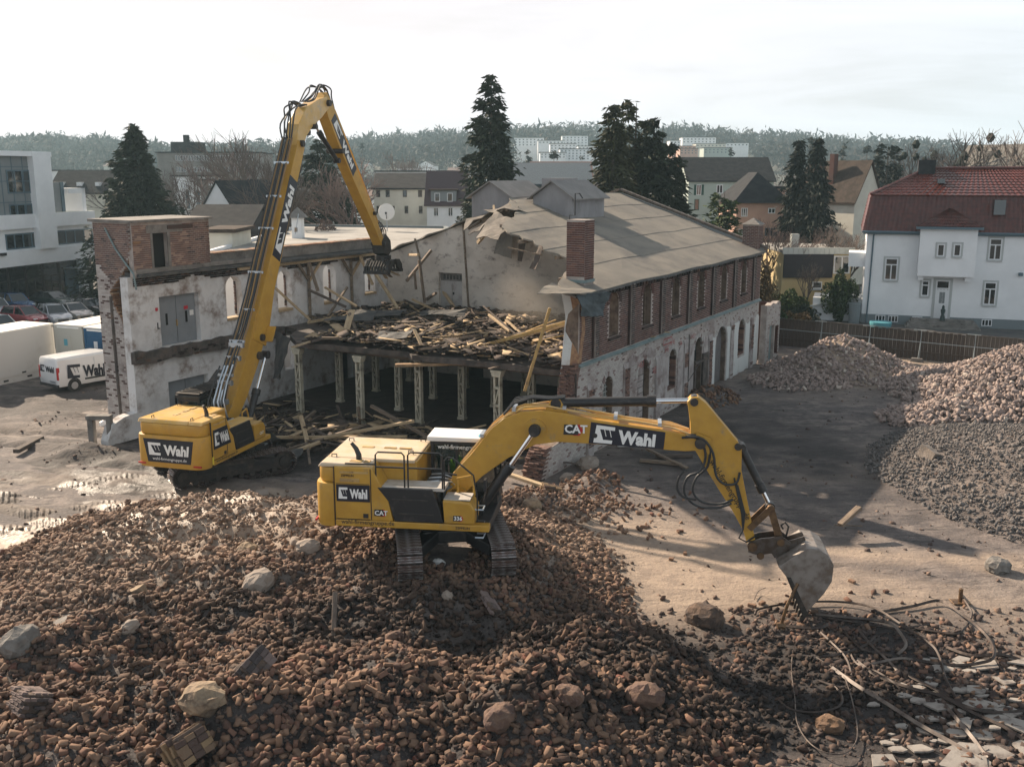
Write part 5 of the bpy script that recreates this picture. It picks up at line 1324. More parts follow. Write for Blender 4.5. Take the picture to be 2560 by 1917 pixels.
cylinder_ram(ex1,(.95,2.75-ZG1),(2.5,5.10-ZG1),.56,.13,.065,-.46,'boom_ram');cylinder_ram(ex1,(.95,2.75-ZG1),(2.5,5.10-ZG1),.56,.13,.065,.46,'boom_ram')
yb=-.306
decal(boom,[(3.98,yb,4.76-ZG1),(6.02,yb,4.655-ZG1),(6.06,yb,5.14-ZG1),(4.04,yb,5.36-ZG1)],text_a=(.38,.88),logo_a=(.06,.33),b=(.06,.90))
letters(boom,'CAT',(3.32,yb,5.03-ZG1),(1,0,0),(0,0,1),height=.24,bold=.03,mt=m_white,lift=.012)
cat_hex(boom,3.30,5.0-ZG1,.34,yb-.001)
# pipes along the boom back
bt=[(0.35,3.9),(.8,4.5),(1.3,5.15),(1.7,5.48),(2.2,5.68),(2.8,5.74),(3.4,5.68),(4.2,5.52),(5.2,5.38),(6.2,5.26),(6.7,5.12)]
for k in range(6):
 y=-.24+k*.095
 pts=[Vector((p[0],y+.01*math.sin(i*2+k),p[1]-ZG1+.03*math.sin(i*1.7+k)+(.05 if k in(2,3)else 0)))for i,p in enumerate(bt[:(11 if k!=3 else 7)])]
 b_=MB();b_.tube(pts,.026,6);b_.build('hydraulic_pipe',m_yeltop if k not in(3,)else m_hose,boom,smooth=True)
for(x,z)in((1.0,4.85),(1.9,5.62),(3.3,5.72),(4.7,5.48),(5.9,5.33)):
 b_=MB();b_.bx(x-.05,x+.05,-.28,.28,z-ZG1-.04,z-ZG1+.05);b_.build('pipe_clamp',m_fitting,boom)
cylinder_ram(ex1,(3.05,5.80-ZG1),(6.82,5.98-ZG1),.72,.135,.07,0,'arm_ram')
for y in(-.12,.12):
 b_=MB();b_.prism([T1(*p)for p in((2.75,5.6),(3.4,5.55),(3.15,5.95),(2.95,5.95))],y-.03,y+.03);b_.build('ram_bracket',m_yel,boom)
b_=MB()
for k in range(4):
 y=-.15+k*.1;b_.tube([(1.6,y,5.45-ZG1),(1.9,y,5.78-ZG1+k*.03),(2.4,y,5.95-ZG1),(2.9,y,5.93-ZG1),(3.3,y,5.98-ZG1)],.03,6)
b_.build('ram_hoses',m_hose,boom,smooth=True)
# arm
ARM=[(6.62,5.98),(6.72,6.1),(6.90,6.12),(7.12,5.95),(7.78,5.18),(8.02,4.90),(8.12,4.70),(8.14,4.1),(8.42,2.9),(8.62,2.05),(8.6,1.82),(8.45,1.85),(8.26,2.4),(7.95,2.95),(7.55,3.55),(7.2,4.1),(6.82,4.72),(6.74,5.0),(6.72,5.4)]
b_=MB();b_.prism([T1(*p)for p in ARM],-.21,.21);arm=b_.build('arm',m_yel,ex1,bevel=.02)
for y in(-.29,.25):
 b_=MB();b_.prism([T1(*p)for p in((6.80,4.70),(7.25,4.55),(7.3,5.0),(6.9,5.15))],y,y+.04);b_.build('pin_plate',m_yel,arm)
b_=MB();b_.cyl((6.80,-.27,5.98-ZG1),(6.80,.27,5.98-ZG1),.11,14);b_.cyl((8.02,-.27,4.78-ZG1),(8.02,.27,4.78-ZG1),.10,14);b_.cyl((8.5,-.3,2.0-ZG1),(8.5,.3,2.0-ZG1),.12,14);b_.build('pin',m_dsteel,arm)
dW=Vector((8.42-7.3,0,2.55-4.25)).normalized()
letters(arm,'wahl-firmengruppe.de',Vector((7.22,-.215,4.30-ZG1)),dW,Vector((-dW.z,0,dW.x)),width=1.95,mt=m_black,bold=.01)
cylinder_ram(ex1,(8.12,4.72-ZG1),(8.97,3.07-ZG1),.74,.11,.06,0,'bucket_ram')
m_rusty=mat('greasy_rusty_steel',(.10,.06,.035),.45,.5,col2=(.20,.12,.06),scale=5,bump=.2)
for y in(-.22,.18):
 b_=MB();b_.beam((8.97,y,3.07-ZG1),(8.42,y,2.45-ZG1),.05,.17);b_.build('link',m_rusty,ex1)
b_=MB();b_.beam((8.97,0,3.07-ZG1),(9.28,0,2.12-ZG1),.24,.19);b_.cyl((8.97,-.28,3.07-ZG1),(8.97,.28,3.07-ZG1),.1,12);b_.cyl((9.28,-.28,2.12-ZG1),(9.28,.28,2.12-ZG1),.1,12);b_.build('link',m_rusty,ex1)
# coupler
for y in(-.27,.22):
 b_=MB();b_.prism([T1(*p)for p in((8.42,2.08),(8.72,2.2),(9.3,2.3),(9.55,2.12),(9.5,1.9),(8.7,1.72),(8.42,1.8))],y,y+.05);b_.build('coupler_plate',m_steel,ex1)
b_=MB();b_.cyl((8.75,-.32,1.72-ZG1),(8.75,.32,1.72-ZG1),.1,12);b_.cyl((8.52,-.33,1.97-ZG1),(8.52,.33,1.97-ZG1),.13,14);b_.build('coupler_pin',m_rusty,ex1)
b_=MB();b_.tube([(9.45,0,2.2-ZG1),(9.5,0,2.5-ZG1),(9.4,0,2.62-ZG1),(9.3,0,2.52-ZG1),(9.36,0,2.42-ZG1)],.03,6);b_.build('lifting_hook',m_dsteel,ex1)
# hoses at the arm joint
for k,(pts)in enumerate([[(6.5,5.05),(6.95,5.05),(7.25,4.75),(7.22,4.2),(6.95,3.9),(6.85,3.5),(7.1,3.2),(7.6,3.15),(7.95,3.3)],[(6.5,5.0),(6.9,5.0),(7.15,4.6),(7.05,4.1),(6.7,3.9),(6.62,3.45),(6.95,3.1),(7.5,3.05),(7.9,3.2)],[(6.6,5.05),(7.05,5.0),(7.35,4.6),(7.45,4.0),(7.7,3.75),(8.0,3.8),(8.08,4.1)],[(6.6,4.1),(6.45,3.9),(6.42,3.6),(6.6,3.35),(6.95,3.3)]]):
 b_=MB();y=-.26-.05*k
 sm=[]
 for i in range(len(pts)-1):
  p0=pts[max(i-1,0)];p1=pts[i];p2=pts[i+1];p3=pts[min(i+2,len(pts)-1)]
  for q in range(4):
   t=q/4;sm.append(tuple(.5*(2*p1[j]+(p2[j]-p0[j])*t+(2*p0[j]-5*p1[j]+4*p2[j]-p3[j])*t*t+(-p0[j]+3*p1[j]-3*p2[j]+p3[j])*t**3)for j in(0,1)))
 b_.tube([(p[0],y,p[1]-ZG1)for p in sm+[pts[-1]]],.035,7);b_.build('hydraulic_hose',m_hose,ex1,smooth=True)
b_=MB()
for k in range(3):b_.tube([(7.95+.05*k,-.23,3.9-ZG1-k*.1),(8.2+.04*k,-.24,2.9-ZG1),(8.25,-.26,2.45-ZG1),(8.15,-.27,2.2-ZG1),(8.35,-.28,2.1-ZG1),(8.7,-.26,2.35-ZG1)],.025,6)
b_.build('arm_pipes',m_hose,arm,smooth=True)
# bucket (tilting ditch-style, 1.5 m wide)
BK=[(9.18,1.62),(9.5,1.88),(9.9,2.17),(10.2,2.16),(10.45,2.02),(10.62,1.74),(10.6,1.28),(10.42,.92),(10.2,.62),(9.92,.26)]
bk=MB();y0,y1=-.78,.72
for i in range(len(BK)-1):
 a,c=BK[i],BK[i+1];d=Vector((c[0]-a[0],c[1]-a[1])).normalized();nn=Vector((d.y,-d.x))*-.045 if False else Vector((-d.y,d.x))*-.045
 bk.add([(a[0],y0,a[1]-ZG1),(c[0],y0,c[1]-ZG1),(c[0],y1,c[1]-ZG1),(a[0],y1,a[1]-ZG1),(a[0]+nn.x,y0,a[1]+nn.y-ZG1),(c[0]+nn.x,y0,c[1]+nn.y-ZG1),(c[0]+nn.x,y1,c[1]+nn.y-ZG1),(a[0]+nn.x,y1,a[1]+nn.y-ZG1)],[(0,1,2,3),(7,6,5,4),(0,4,5,1),(2,6,7,3)])
m_bks=mat('bucket_steel',(.30,.27,.245),.5,.35,col2=(.20,.17,.15),scale=3,dirt=(.15,.105,.075),dscale=3,damt=.4,bump=.1,bscale=40)
bucket=bk.build('bucket',m_bks,ex1)
for y in(y0,y1-.05):
 b_=MB();b_.prism([T1(*p)for p in BK+[(9.62,.98),(9.4,1.35)]],y-.01,y+.05);b_.build('side_plate',m_bks,bucket,bevel=.01)
 b_=MB();b_.prism([T1(*p)for p in((9.40,1.34),(9.52,1.34),(10.02,.34),(9.9,.22))],y-.03,y+.07);b_.build('side_cutter',m_dsteel,bucket,bevel=.01)
for y in(-.2,.16):
 b_=MB();b_.prism([T1(*p)for p in((9.15,1.64),(9.95,2.2),(9.9,2.3),(9.5,2.15),(9.05,1.78))],y,y+.05);b_.build('bucket_ear',m_steel,bucket)
for k in range(5):
 y=y0+.08+k*.33
 b_=MB();b_.prism([T1(*p)for p in((9.98,.42),(10.05,.3),(9.88,-.02),(9.80,-.06),(9.84,.22))],y-.05,y+.05);b_.build('bucket_tooth',m_dsteel,bucket,bevel=.008)
b_=MB();b_.bx(9.95,10.0,-.6,-.2,1.15,1.16);
# high-reach excavator at the ruin
e2p=Vector((-11.9,39.6,0));e2yaw=math.atan2(.96,.28);ZG2=gh(-11.9,39.6)+.02
ex2=thing('excavator','yellow long reach demolition excavator with raised boom and sorting grab beside the ruin','excavator',(e2p.x,e2p.y,ZG2),e2yaw)
ty2=math.atan2(2.7,4.0)-e2yaw
for sy in(-1,1):
 make_track(ex2,Matrix.Rotation(ty2,4,'Z')@Matrix.Translation((0,sy*1.37,0)),w=.7,L=4.1)
Mt=Matrix.Rotation(ty2,4,'Z');b_=MB();b_.bx(-.8,.8,-.9,.9,.5,.85,Mt);b_.build('carbody',m_black,ex2,bevel=.04)
cab2=excavator_body(ex2,dict(top=m_yeltop,deck=m_yeltop,cabroof=m_black,guard=True))
decal(ex2,[(-3.525,.92,1.32),(-3.525,-.92,1.32),(-3.525,-1.08,2.22),(-3.525,1.08,2.22)],url=True)
decal(ex2,[(-2.8,yq,1.75),(-1.62,yq,1.75),(-1.85,yq,2.5),(-2.8,yq,2.5)])
b_=MB();b_.bx(-2.95,-2.85,-1.486,-1.47,1.2,1.5);b_.build('warning_sticker',mat('yellow_sticker',(.75,.6,.05),.5),ex2)
letters(ex2,'wahl-firmengruppe.de',(-2.7,yq,1.18),(1,0,0),(0,0,1),width=1.5,mt=m_black,bold=.01)
letters(ex2,'CAT',(.5,yq,1.5),(1,0,0),(0,0,1),height=.12,bold=.03,mt=m_white,lift=.01)
def box_beam(par,name,pts,hs,w,m_,y=0.0,bev=.02):
 up=[];lo=[]
 for i,p in enumerate(pts):
  a=pts[max(i-1,0)];c=pts[min(i+1,len(pts)-1)];d=Vector((c[0]-a[0],c[1]-a[1])).normalized();n=Vector((-d.y,d.x))*hs[i]/2
  up.append((p[0]+n.x,p[1]+n.y));lo.append((p[0]-n.x,p[1]-n.y))
 b_=MB();b_.prism(up+lo[::-1],y-w/2,y+w/2);return b_.build(name,m_,par,bevel=bev)
lb=box_beam(ex2,'lower_boom',[(.35,2.0),(1.3,3.0),(2.3,4.3),(2.9,5.3),(3.25,6.1)],[.7,.85,1.0,1.1,.9],.58,m_yel)
mb=box_beam(ex2,'main_boom',[(2.85,4.9),(3.3,5.9),(3.9,7.2),(5.6,10.2),(7.35,13.3)],[1.1,1.12,.9,.76,.66],.66,m_yel)
kb=box_beam(ex2,'knuckle_section',[(7.1,12.9),(7.6,13.9),(8.3,14.5),(9.4,14.95),(10.25,15.3)],[.55,.85,.98,.85,.55],.56,m_yeltop)
sb=box_beam(ex2,'stick',[(10.0,15.6),(10.55,14.9),(11.6,13.6),(13.3,11.7),(15.2,9.6),(16.45,8.15)],[.5,.82,.86,.74,.54,.4],.54,m_yel)
for(x,z,r)in((.35,2.0,.16),(3.0,5.1,.15),(2.75,4.35,.17),(7.35,13.3,.15),(8.7,14.1,.12),(10.2,15.25,.15),(11.4,13.05,.12),(15.2,9.9,.1),(16.4,8.2,.12)):
 b_=MB();b_.cyl((x,-.44,z),(x,.44,z),r,14);b_.build('pin',m_dsteel,ex2)
cylinder_ram(ex2,(1.25,1.6),(3.05,4.35),.5,.15,.075,-.46,'boom_ram');cylinder_ram(ex2,(1.25,1.6),(3.05,4.35),.5,.15,.075,.46,'boom_ram')
cylinder_ram(ex2,(6.0,9.6),(8.5,13.85),.62,.14,.07,-.0,'knuckle_ram')
cylinder_ram(ex2,(11.55,12.6),(9.2,14.3),.75,.12,.06,0,'stick_ram')
cylinder_ram(ex2,(14.4,10.9),(16.5,8.9),.8,.12,.06,.0,'grab_ram')
# decals on the right hand side of boom and stick
def side_decal(par,c0,c1,h,y,flip=False):
 a=Vector((c0[0],y,c0[1]));c=Vector((c1[0],y,c1[1]));d=(c-a).normalized();n=Vector((-d.z,0,d.x))*h/2
 decal(par,[a-n,c-n,c+n,a+n],text_a=(.42,.9),logo_a=(.08,.36),b=(.12,.88))
side_decal(mb,(4.55,8.35),(6.45,11.75),.70,-.334)
side_decal(sb,(10.75,14.65),(13.0,12.03),.58,-.274)
# hose bundle on the back of the boom
back=[(.0,2.6),(.3,3.4),(1.0,4.4),(2.0,5.6),(2.9,7.0),(3.6,8.3),(5.3,11.2),(6.6,13.5)]
for k in range(8):
 y=-.27+k*.075
 b_=MB();b_.tube([(p[0]+.03*math.sin(i+k),y+.015*math.sin(i*1.3+k*2),p[1]+.04*math.cos(i*1.9+k))for i,p in enumerate(back)],.037,6)
 b_.build('hydraulic_pipe',m_hose if k%3 else mat('brown_pipe',(.22,.13,.05),.5),mb,smooth=True)
for(x,z)in((3.35,7.85),(4.4,9.65),(5.2,11.0),(6.0,12.45),(.6,3.9),(1.6,5.15),(2.5,6.35)):
 b_=MB();d=Vector((.5,0,.87));b_.beam(Vector((x,-.36,z)),Vector((x,.36,z)),.06,.10);b_.build('pipe_clamp',m_fitting,mb)
for k in range(6):
 y=-.22+k*.09
 jj=lambda a:random.uniform(-a,a)
 b_=MB();b_.tube(catmull([Vector(p)for p in((6.6,y,13.5),(6.7+jj(.3),y+jj(.1),14.3+jj(.2)),(7.1+jj(.25),y+jj(.12),14.95+jj(.2)),(7.7,y+jj(.1),15.05+jj(.12)),(8.2,y,15.05))],4),.036,6);b_.build('hydraulic_hose',m_hose,kb,smooth=True)
 b_=MB();b_.tube(catmull([Vector(p)for p in((8.4,y,15.2),(9.0+jj(.2),y+jj(.1),15.6+jj(.25)),(9.7+jj(.2),y+jj(.15),15.95+jj(.2)),(10.4+jj(.15),y+jj(.12),15.9+jj(.15)),(10.75,y,15.6+jj(.1)),(11.0,y,15.05))],4),.034,6);b_.build('hydraulic_hose',m_hose,kb,smooth=True)
for k in range(3):
 y=-.25+k*.2
 b_=MB();b_.tube([(11.0,y,15.0),(12.2,y,13.65),(13.8,y,11.8),(15.0,y,10.4),(15.8,y,9.4)],.03,6);b_.build('hydraulic_pipe',m_yel,sb,smooth=True)
rr=random.Random(3)
for k in range(7):
 x=rr.uniform(-.2,.5);y=rr.uniform(-.5,.4)
 b_=MB();b_.tube([(x,y,1.7),(x-.3,y*.8,2.4),(x-.35,y*.6,3.0),(x+.1,y*.5,3.7),(x+.6,y*.5,4.3)],.035,6);b_.build('hydraulic_hose',m_hose if k%2 else m_fitting,ex2,smooth=True)
for(x,z)in((.1,2.9),(.5,3.6),(1.2,4.5),(1.5,5.0)):
 b_=MB();b_.bx(x-.08,x+.08,-.35,.3,z-.1,z+.1);b_.build('hose_coupling',m_fitting,ex2)
b_=MB();b_.beam((3.2,-.36,4.9),(3.55,-.36,5.5),.05,.75,up=(0,1,0));b_.build('boom_cheek',m_yel,mb)
b_=MB();b_.bx(6.2,6.3,-.5,-.4,9.4,9.6);b_.tube([(6.2,-.42,9.3),(6.35,-.55,10.2)],.02,5);b_.build('work_lamp',m_fitting,mb)
# sorting grab
m_grab=mat('dark_grab_steel',(.03,.027,.026),.55,.3,dirt=(.08,.06,.05),dscale=5,damt=.4)
b_=MB();b_.prism([(16.15,8.3),(16.6,8.75),(17.25,8.35),(17.35,7.75),(16.9,7.5),(16.3,7.7)],-.34,.34);grab=b_.build('sorting_grab',m_grab,ex2,bevel=.04)
b_=MB();b_.cyl((16.9,0,7.55),(16.9,0,7.3),.45,18);b_.build('rotator',m_grab,grab)
for sg in(-1,1):
 x=16.9+sg*.15
 pr=[(x,7.35),(x+sg*.5,7.3),(x+sg*.85,7.0),(x+sg*.9,6.72),(x+sg*.7,6.6),(x+sg*.45,6.75),(x+sg*.12,7.0)]
 b_=MB();b_.prism(pr,-.72,-.64);j=b_.build('grab_jaw',m_grab,grab);b_=MB();b_.prism(pr,.64,.72);b_.build('jaw_cheek',m_grab,j)
 for k in range(8):
  y=-.62+k*.165;b_=MB();b_.prism([(x+sg*.5,7.28),(x+sg*.83,7.0),(x+sg*.88,6.72),(x+sg*.78,6.72),(x+sg*.7,6.95),(x+sg*.4,7.15)],y,y+.08);b_.build('jaw_rib',m_grab,j)
 b_=MB();b_.bx(min(x+sg*.6,x+sg*.92),max(x+sg*.6,x+sg*.92),-.74,.74,6.58,6.74);b_.build('jaw_edge',m_grab,j)
for k in range(4):
 b_=MB();y=-.2+k*.12;b_.tube([(15.6,y,9.4),(16.3,y,9.35+.1*k),(16.9,y,8.9),(17.0,y,8.3)],.03,6);b_.build('hydraulic_hose',m_hose,grab,smooth=True)
# loose rubble
def irregular(seed,L=.24,W=.115,H=.07,jit=.012,chip=.35):
 rg=np.random.default_rng(seed);c=min(L,W,H)*rg.uniform(.05,.14)
 V=[];idx={}
 for sx in(-1,1):
  for sy in(-1,1):
   for sz in(-1,1):
    cc=c*(1+(rg.random()<chip)*rg.uniform(.3,1.2))
    p=np.array([sx*L/2,sy*W/2,sz*H/2])+rg.uniform(-jit,jit,3)
    for ax in range(3):
     q=p.copy()
     for a2 in range(3):
      if a2!=ax:q[a2]-=(sx,sy,sz)[a2]*min(cc,(L,W,H)[a2]*.4)
     idx[(sx,sy,sz,ax)]=len(V);V.append(q)
 F=[]
 for ax in range(3):
  for s in(-1,1):
   o=[a for a in range(3)if a!=ax];ring=[]
   for a,b in((-1,-1),(1,-1),(1,1),(-1,1)):
    k=[0,0,0];k[ax]=s;k[o[0]]=a;k[o[1]]=b;ring.append(idx[(*k,ax)])
   F.append(ring)
 for sx in(-1,1):
  for sy in(-1,1):
   for sz in(-1,1):F.append([idx[(sx,sy,sz,0)],idx[(sx,sy,sz,1)],idx[(sx,sy,sz,2)]])
 for ax in range(3):
  o=[a for a in range(3)if a!=ax]
  for a in(-1,1):
   for b in(-1,1):
    k0=[0,0,0];k0[o[0]]=a;k0[o[1]]=b;k1=list(k0);k0[ax]=-1;k1[ax]=1
    F.append([idx[(*k0,o[0])],idx[(*k0,o[1])],idx[(*k1,o[1])],idx[(*k1,o[0])]])
 V=np.array(V)
 T=[]
 for f in F:
  n=np.cross(V[f[1]]-V[f[0]],V[f[2]]-V[f[0]])
  if np.dot(n,V[f].mean(0))<0:f=f[::-1]
  T.append(f)
 return V,T
def simple_rock(seed,s=.1):
 rg=np.random.default_rng(seed)
 V=np.array([(x,y,z)for x in(-1,1)for y in(-1,1)for z in(-1,1)],float)*np.array([1,rg.uniform(.5,.9),rg.uniform(.35,.7)])*s/2
 V+=rg.uniform(-.22,.22,V.shape)*s
 return V,[[0,1,3,2],[4,6,7,5],[0,4,5,1],[2,3,7,6],[0,2,6,4],[1,5,7,3]]
def rand_rot(n,rg,tilt=1.0):
 u1,u2,u3=rg.random(n),rg.random(n),rg.random(n)
 if tilt<1:
  yaw=u1*2*np.pi;a=rg.normal(0,tilt,n);b=rg.normal(0,tilt,n)
  cy,sy=np.cos(yaw),np.sin(yaw);ca,sa=np.cos(a),np.sin(a);cb,sb=np.cos(b),np.sin(b);z=np.zeros(n);o=np.ones(n)
  Rz=np.stack([cy,-sy,z,sy,cy,z,z,z,o],1).reshape(n,3,3);Rx=np.stack([o,z,z,z,ca,-sa,z,sa,ca],1).reshape(n,3,3);Ry=np.stack([cb,z,sb,z,o,z,-sb,z,cb],1).reshape(n,3,3)
  return Rz@Rx@Ry
 q=np.stack([np.sqrt(1-u1)*np.sin(2*np.pi*u2),np.sqrt(1-u1)*np.cos(2*np.pi*u2),np.sqrt(u1)*np.sin(2*np.pi*u3),np.sqrt(u1)*np.cos(2*np.pi*u3)],1)
 x,y,z,w=q.T
 return np.stack([1-2*(y*y+z*z),2*(x*y-z*w),2*(x*z+y*w),2*(x*y+z*w),1-2*(x*x+z*z),2*(y*z-x*w),2*(x*z-y*w),2*(y*z+x*w),1-2*(x*x+y*y)],1).reshape(n,3,3)
def scatter_mesh(name,variants,P,S,rot,var_id,material,attr=None,base=None):
 allV=[];li=[];lt=[];off=0;av=[]
 for k,(V,F)in enumerate(variants):
  sel=np.where(var_id==k)[0]
  if len(sel)==0:continue
  n=len(sel);m=len(V)
  W_=np.einsum('nij,mj->nmi',rot[sel],V)*S[sel][:,None,None]+P[sel][:,None,:]
  allV.append(W_.reshape(-1,3))
  if attr is not None:av.append(np.repeat(attr[sel],m))
  tot=np.array([len(f)for f in F]);flat=np.concatenate([np.array(f)for f in F])
  li.append((flat[None,:]+(np.arange(n)*m)[:,None]+off).ravel());lt.append(np.tile(tot,n));off+=n*m
 V=np.concatenate(allV);li=np.concatenate(li);lt=np.concatenate(lt)
 me=bpy.data.meshes.new(name);me.vertices.add(len(V));me.vertices.foreach_set('co',V.ravel())
 me.loops.add(len(li));me.loops.foreach_set('vertex_index',li.astype(np.int32));me.polygons.add(len(lt))
 ls=np.concatenate([[0],np.cumsum(lt)[:-1]]);me.polygons.foreach_set('loop_start',ls.astype(np.int32))
 me.update(calc_edges=True)
 if attr is not None:
  dv=np.concatenate(av);sv_=soot_shade_f(V[:,0],V[:,1])
  for an,q in(('dust',dv),('soot_shade',sv_)):
   a=me.attributes.new(an,'FLOAT','POINT');a.data.foreach_set('value',q.astype(np.float32))
 me.materials.append(material)
 o=bpy.data.objects.new(name,me);COL.objects.link(o);return o
def sample(n,box,dens,rg):
 x=rg.uniform(box[0],box[1],n);y=rg.uniform(box[2],box[3],n);k=rg.random(n)<dens(x,y)
 return x[k],y[k]
RUB=[(3,(.165,.092,.066)),(3,(.115,.066,.05)),(2.4,(.225,.14,.095)),(2,(.07,.05,.044)),(1.5,(.30,.225,.165)),(1,(.25,.225,.205)),(1,(.085,.078,.078)),(.7,(.17,.075,.055)),(.3,(.5,.48,.45))]
m_rub=island_mat('mixed_brick_rubble',RUB,bump=.15,bscale=30,dirt=(.055,.043,.038),dscale=2.2,damt=.5,attr=[('dust',(.29,.215,.165),.65),('soot_shade',(.032,.024,.021),.78)])
m_dirtrub=island_mat('fine_rubble',[(3,(.13,.09,.075)),(2,(.075,.055,.05)),(2,(.20,.14,.11)),(1,(.28,.22,.18))],bump=.3,attr=[('dust',(.29,.215,.165),.8),('soot_shade',(.022,.018,.017),.9)])
def dustf(x,y):
 d=np.exp(-(((x+9.0)/5.6)**2+((y-31.5)/5.6)**2))*1.15+np.exp(-(((x-1.5)/3.0)**2+((y-31.5)/3.5)**2))*.95+np.exp(-(((x+13)/2.5)**2+((y-26)/3)**2))*.55
 return np.clip(d*(1+1.4*fbm(x*.5,y*.5,3,91))+.25*fbm(x*.8,y*.8,2,4),0,1)
def soot_shade_f(x,y):  # burnt patches, and shade of the mound front put into the colour
 d=np.exp(-(((x+2.5)/6.5)**2+((y-23.4)/1.9)**2))+np.exp(-(((x+9)/4.5)**2+((y-23.5)/1.6)**2))*.8+np.exp(-(((x-3.5)/3.5)**2+((y-20.5)/3)**2))*.8+np.exp(-(((x-6.5)/3)**2+((y-22)/3)**2))+np.exp(-(((x+9)/3)**2+((y-19.3)/1.2)**2))*.7
 d=d+.75*np.exp(-(((x-1.0)/7.0)**2+((y-21.5)/4.2)**2)**1.5)
 return np.clip(d*(.75+2.6*fbm(x*.7,y*.7,3,71))+.4*fbm(x*.6,y*.9,3,72),0,1)
def under_machine(x,y):
 return np.sqrt(((x+1.8)/1.15)**2+((y-27.4)/2.6)**2)<0.55
fulls=[irregular(s,L=.225,W=.115,H=.08,jit=.008)for s in range(5)]+[irregular(20+s,L=.145,W=.12,H=.085,jit=.014,chip=.7)for s in range(4)]+[irregular(40+s,L=.20,W=.15,H=.12,jit=.035,chip=.8)for s in range(3)]
def mdens(x,y):
 h=mound_h(x,y);d=smooth(.03,.22,h)
 clear=1-.97*np.exp(-(((x+8.7)/4.3)**2+((y-31.0)/4.6)**2)**1.4)
 clear=clear*(1-.75*np.exp(-(((x-5.2)/2.4)**2+((y-22.5)/2.2)**2)))
 return d*np.clip(clear+.9*fbm(x*.6,y*.6,3,14)-.12*soot_shade_f(x,y),0,1)
def drop(x,y,rg,lo,hi):return np.stack([x,y,ground_h(x,y)+rg.uniform(lo,hi,len(x))],1)
rg=np.random.default_rng(5)
x,y=sample(30000,(-16,8,15.5,38.5),mdens,rg)
k=~under_machine(x,y);x,y=x[k],y[k]
P=drop(x,y,rg,-.015,.11);n=len(x)
S=rg.uniform(.62,1.15,n)
vid=rg.choice(12,n,p=np.array([.11]*5+[.075]*4+[.15/3]*3))
dist=np.hypot(x,y)+np.abs(P[:,2]-12)*.9+rg.uniform(0,3.5,n)
inview=np.abs(x/np.maximum(y,1))<.5*(1+0*x)
vis=(y>18.7)&inview&(P[:,2]-ground_h(x,y)>.045)
ordr=np.argsort(np.where(vis,dist,999))[:290]
mask=np.ones(n,bool);mask[ordr]=False
rot=rand_rot(n,rg,1.0);flatr=rand_rot(n,rg,.35);pick=rg.random(n)<.45;rot[pick]=flatr[pick]
rub=scatter_mesh('rubble',fulls,P[mask],S[mask],rot[mask],vid[mask],m_rub,dustf(x,y)[mask])
tag(rub,'heaped mass of broken brown bricks forming the big mound under the front excavator','rubble',kind='stuff')
m_rub1=island_mat('single_brick_rubble',RUB,bump=.15,bscale=30,dirt=(.055,.043,.038),dscale=2.2,damt=.5,obj_random=True)
fm=[]
for V,F in fulls:
 me=bpy.data.meshes.new('loose_brick');me.from_pydata(V.tolist(),[],F);me.materials.append(m_rub1);fm.append(me)
BL={0:'whole brown brick lying loose on the dark front slope of the rubble mound',1:'broken half brick lying loose on the dark front slope of the rubble mound',2:'thick chipped stone lying loose on the dark front slope of the rubble mound'}
for i in ordr:
 o=bpy.data.objects.new('loose_brick' if vid[i]<9 else 'loose_stone',fm[vid[i]]);COL.objects.link(o)
 o.matrix_world=Matrix.Translation(P[i])@Matrix(rot[i].tolist()).to_4x4()@Matrix.Scale(S[i]*1.05,4)
 kk=0 if vid[i]<5 else(1 if vid[i]<9 else 2)
 tag(o,BL[kk],'brick' if kk<2 else 'stone',('whole bricks on the mound front','half bricks on the mound front','chipped stones on the mound front')[kk])
rocks=[simple_rock(s,1.0)for s in range(8)]
def mass(name,label,N_,box,dens,smin,smax,material,seed,lo=-.02,hi=.04,dust=dustf,cat='rubble',power=2.2):
 rg=np.random.default_rng(seed);x,y=sample(N_,box,dens,rg);n=len(x)
 P=drop(x,y,rg,lo,hi);S=smin+(smax-smin)*rg.random(n)**power
 o=scatter_mesh(name,rocks,P,S,rand_rot(n,rg,.8),rg.integers(0,8,n),material,dust(x,y))
 return tag(o,label,cat,kind='stuff')
mass('rubble_fragments','small brick fragments and crumbs filling the gaps of the big mound',60000,(-16,9,15.5,39),lambda x,y:smooth(.0,.15,mound_h(x,y))*.95*~under_machine(x,y),.03,.13,m_dirtrub,8)
mass('scattered_crumbs','thin scatter of stones and crumbs over the muddy yard',30000,(-34,30,18,60),lambda x,y:np.clip(.10+.55*np.clip(fbm(x*.35,y*.35,3,33)*2.2,0,1)+.75*(small_h(x,y)>.05),0,1)*(1-hall_mask(x,y))*(x>-24),.03,.16,m_dirtrub,9,-.02,.02,power=3.5)
# brick spills at the foot of the hall wall
def spill(x,y):return np.clip((small_h(x,y)>.06)*.95+.35*np.exp(-((x-3.2)**2+(y-34.2)**2)/6),0,1)
rg=np.random.default_rng(15);x,y=sample(9000,(-4,13.5,31.5,55),spill,rg);n=len(x)
o=scatter_mesh('brick_spill',fulls,drop(x,y,rg,-.02,.16),rg.uniform(.6,1.15,n),rand_rot(n,rg,1.0),rg.integers(0,12,n),m_rub,dustf(x,y))
tag(o,'spill of pale dusty bricks at the broken corner of the hall wall','rubble',kind='stuff')
def scr(x,y):return np.clip(.55*np.exp(-(((x-7.6)/3.4)**2+((y-22.6)/3.0)**2))+.25*np.exp(-(((x-10.5)/3.5)**2+((y-22)/3)**2))+.5*fbm(x*.7,y*.7,2,3),0,1)*(mound_h(x,y)<.1)
rg=np.random.default_rng(16);x,y=sample(1500,(3.5,14,18,27.5),scr,rg);n=len(x)
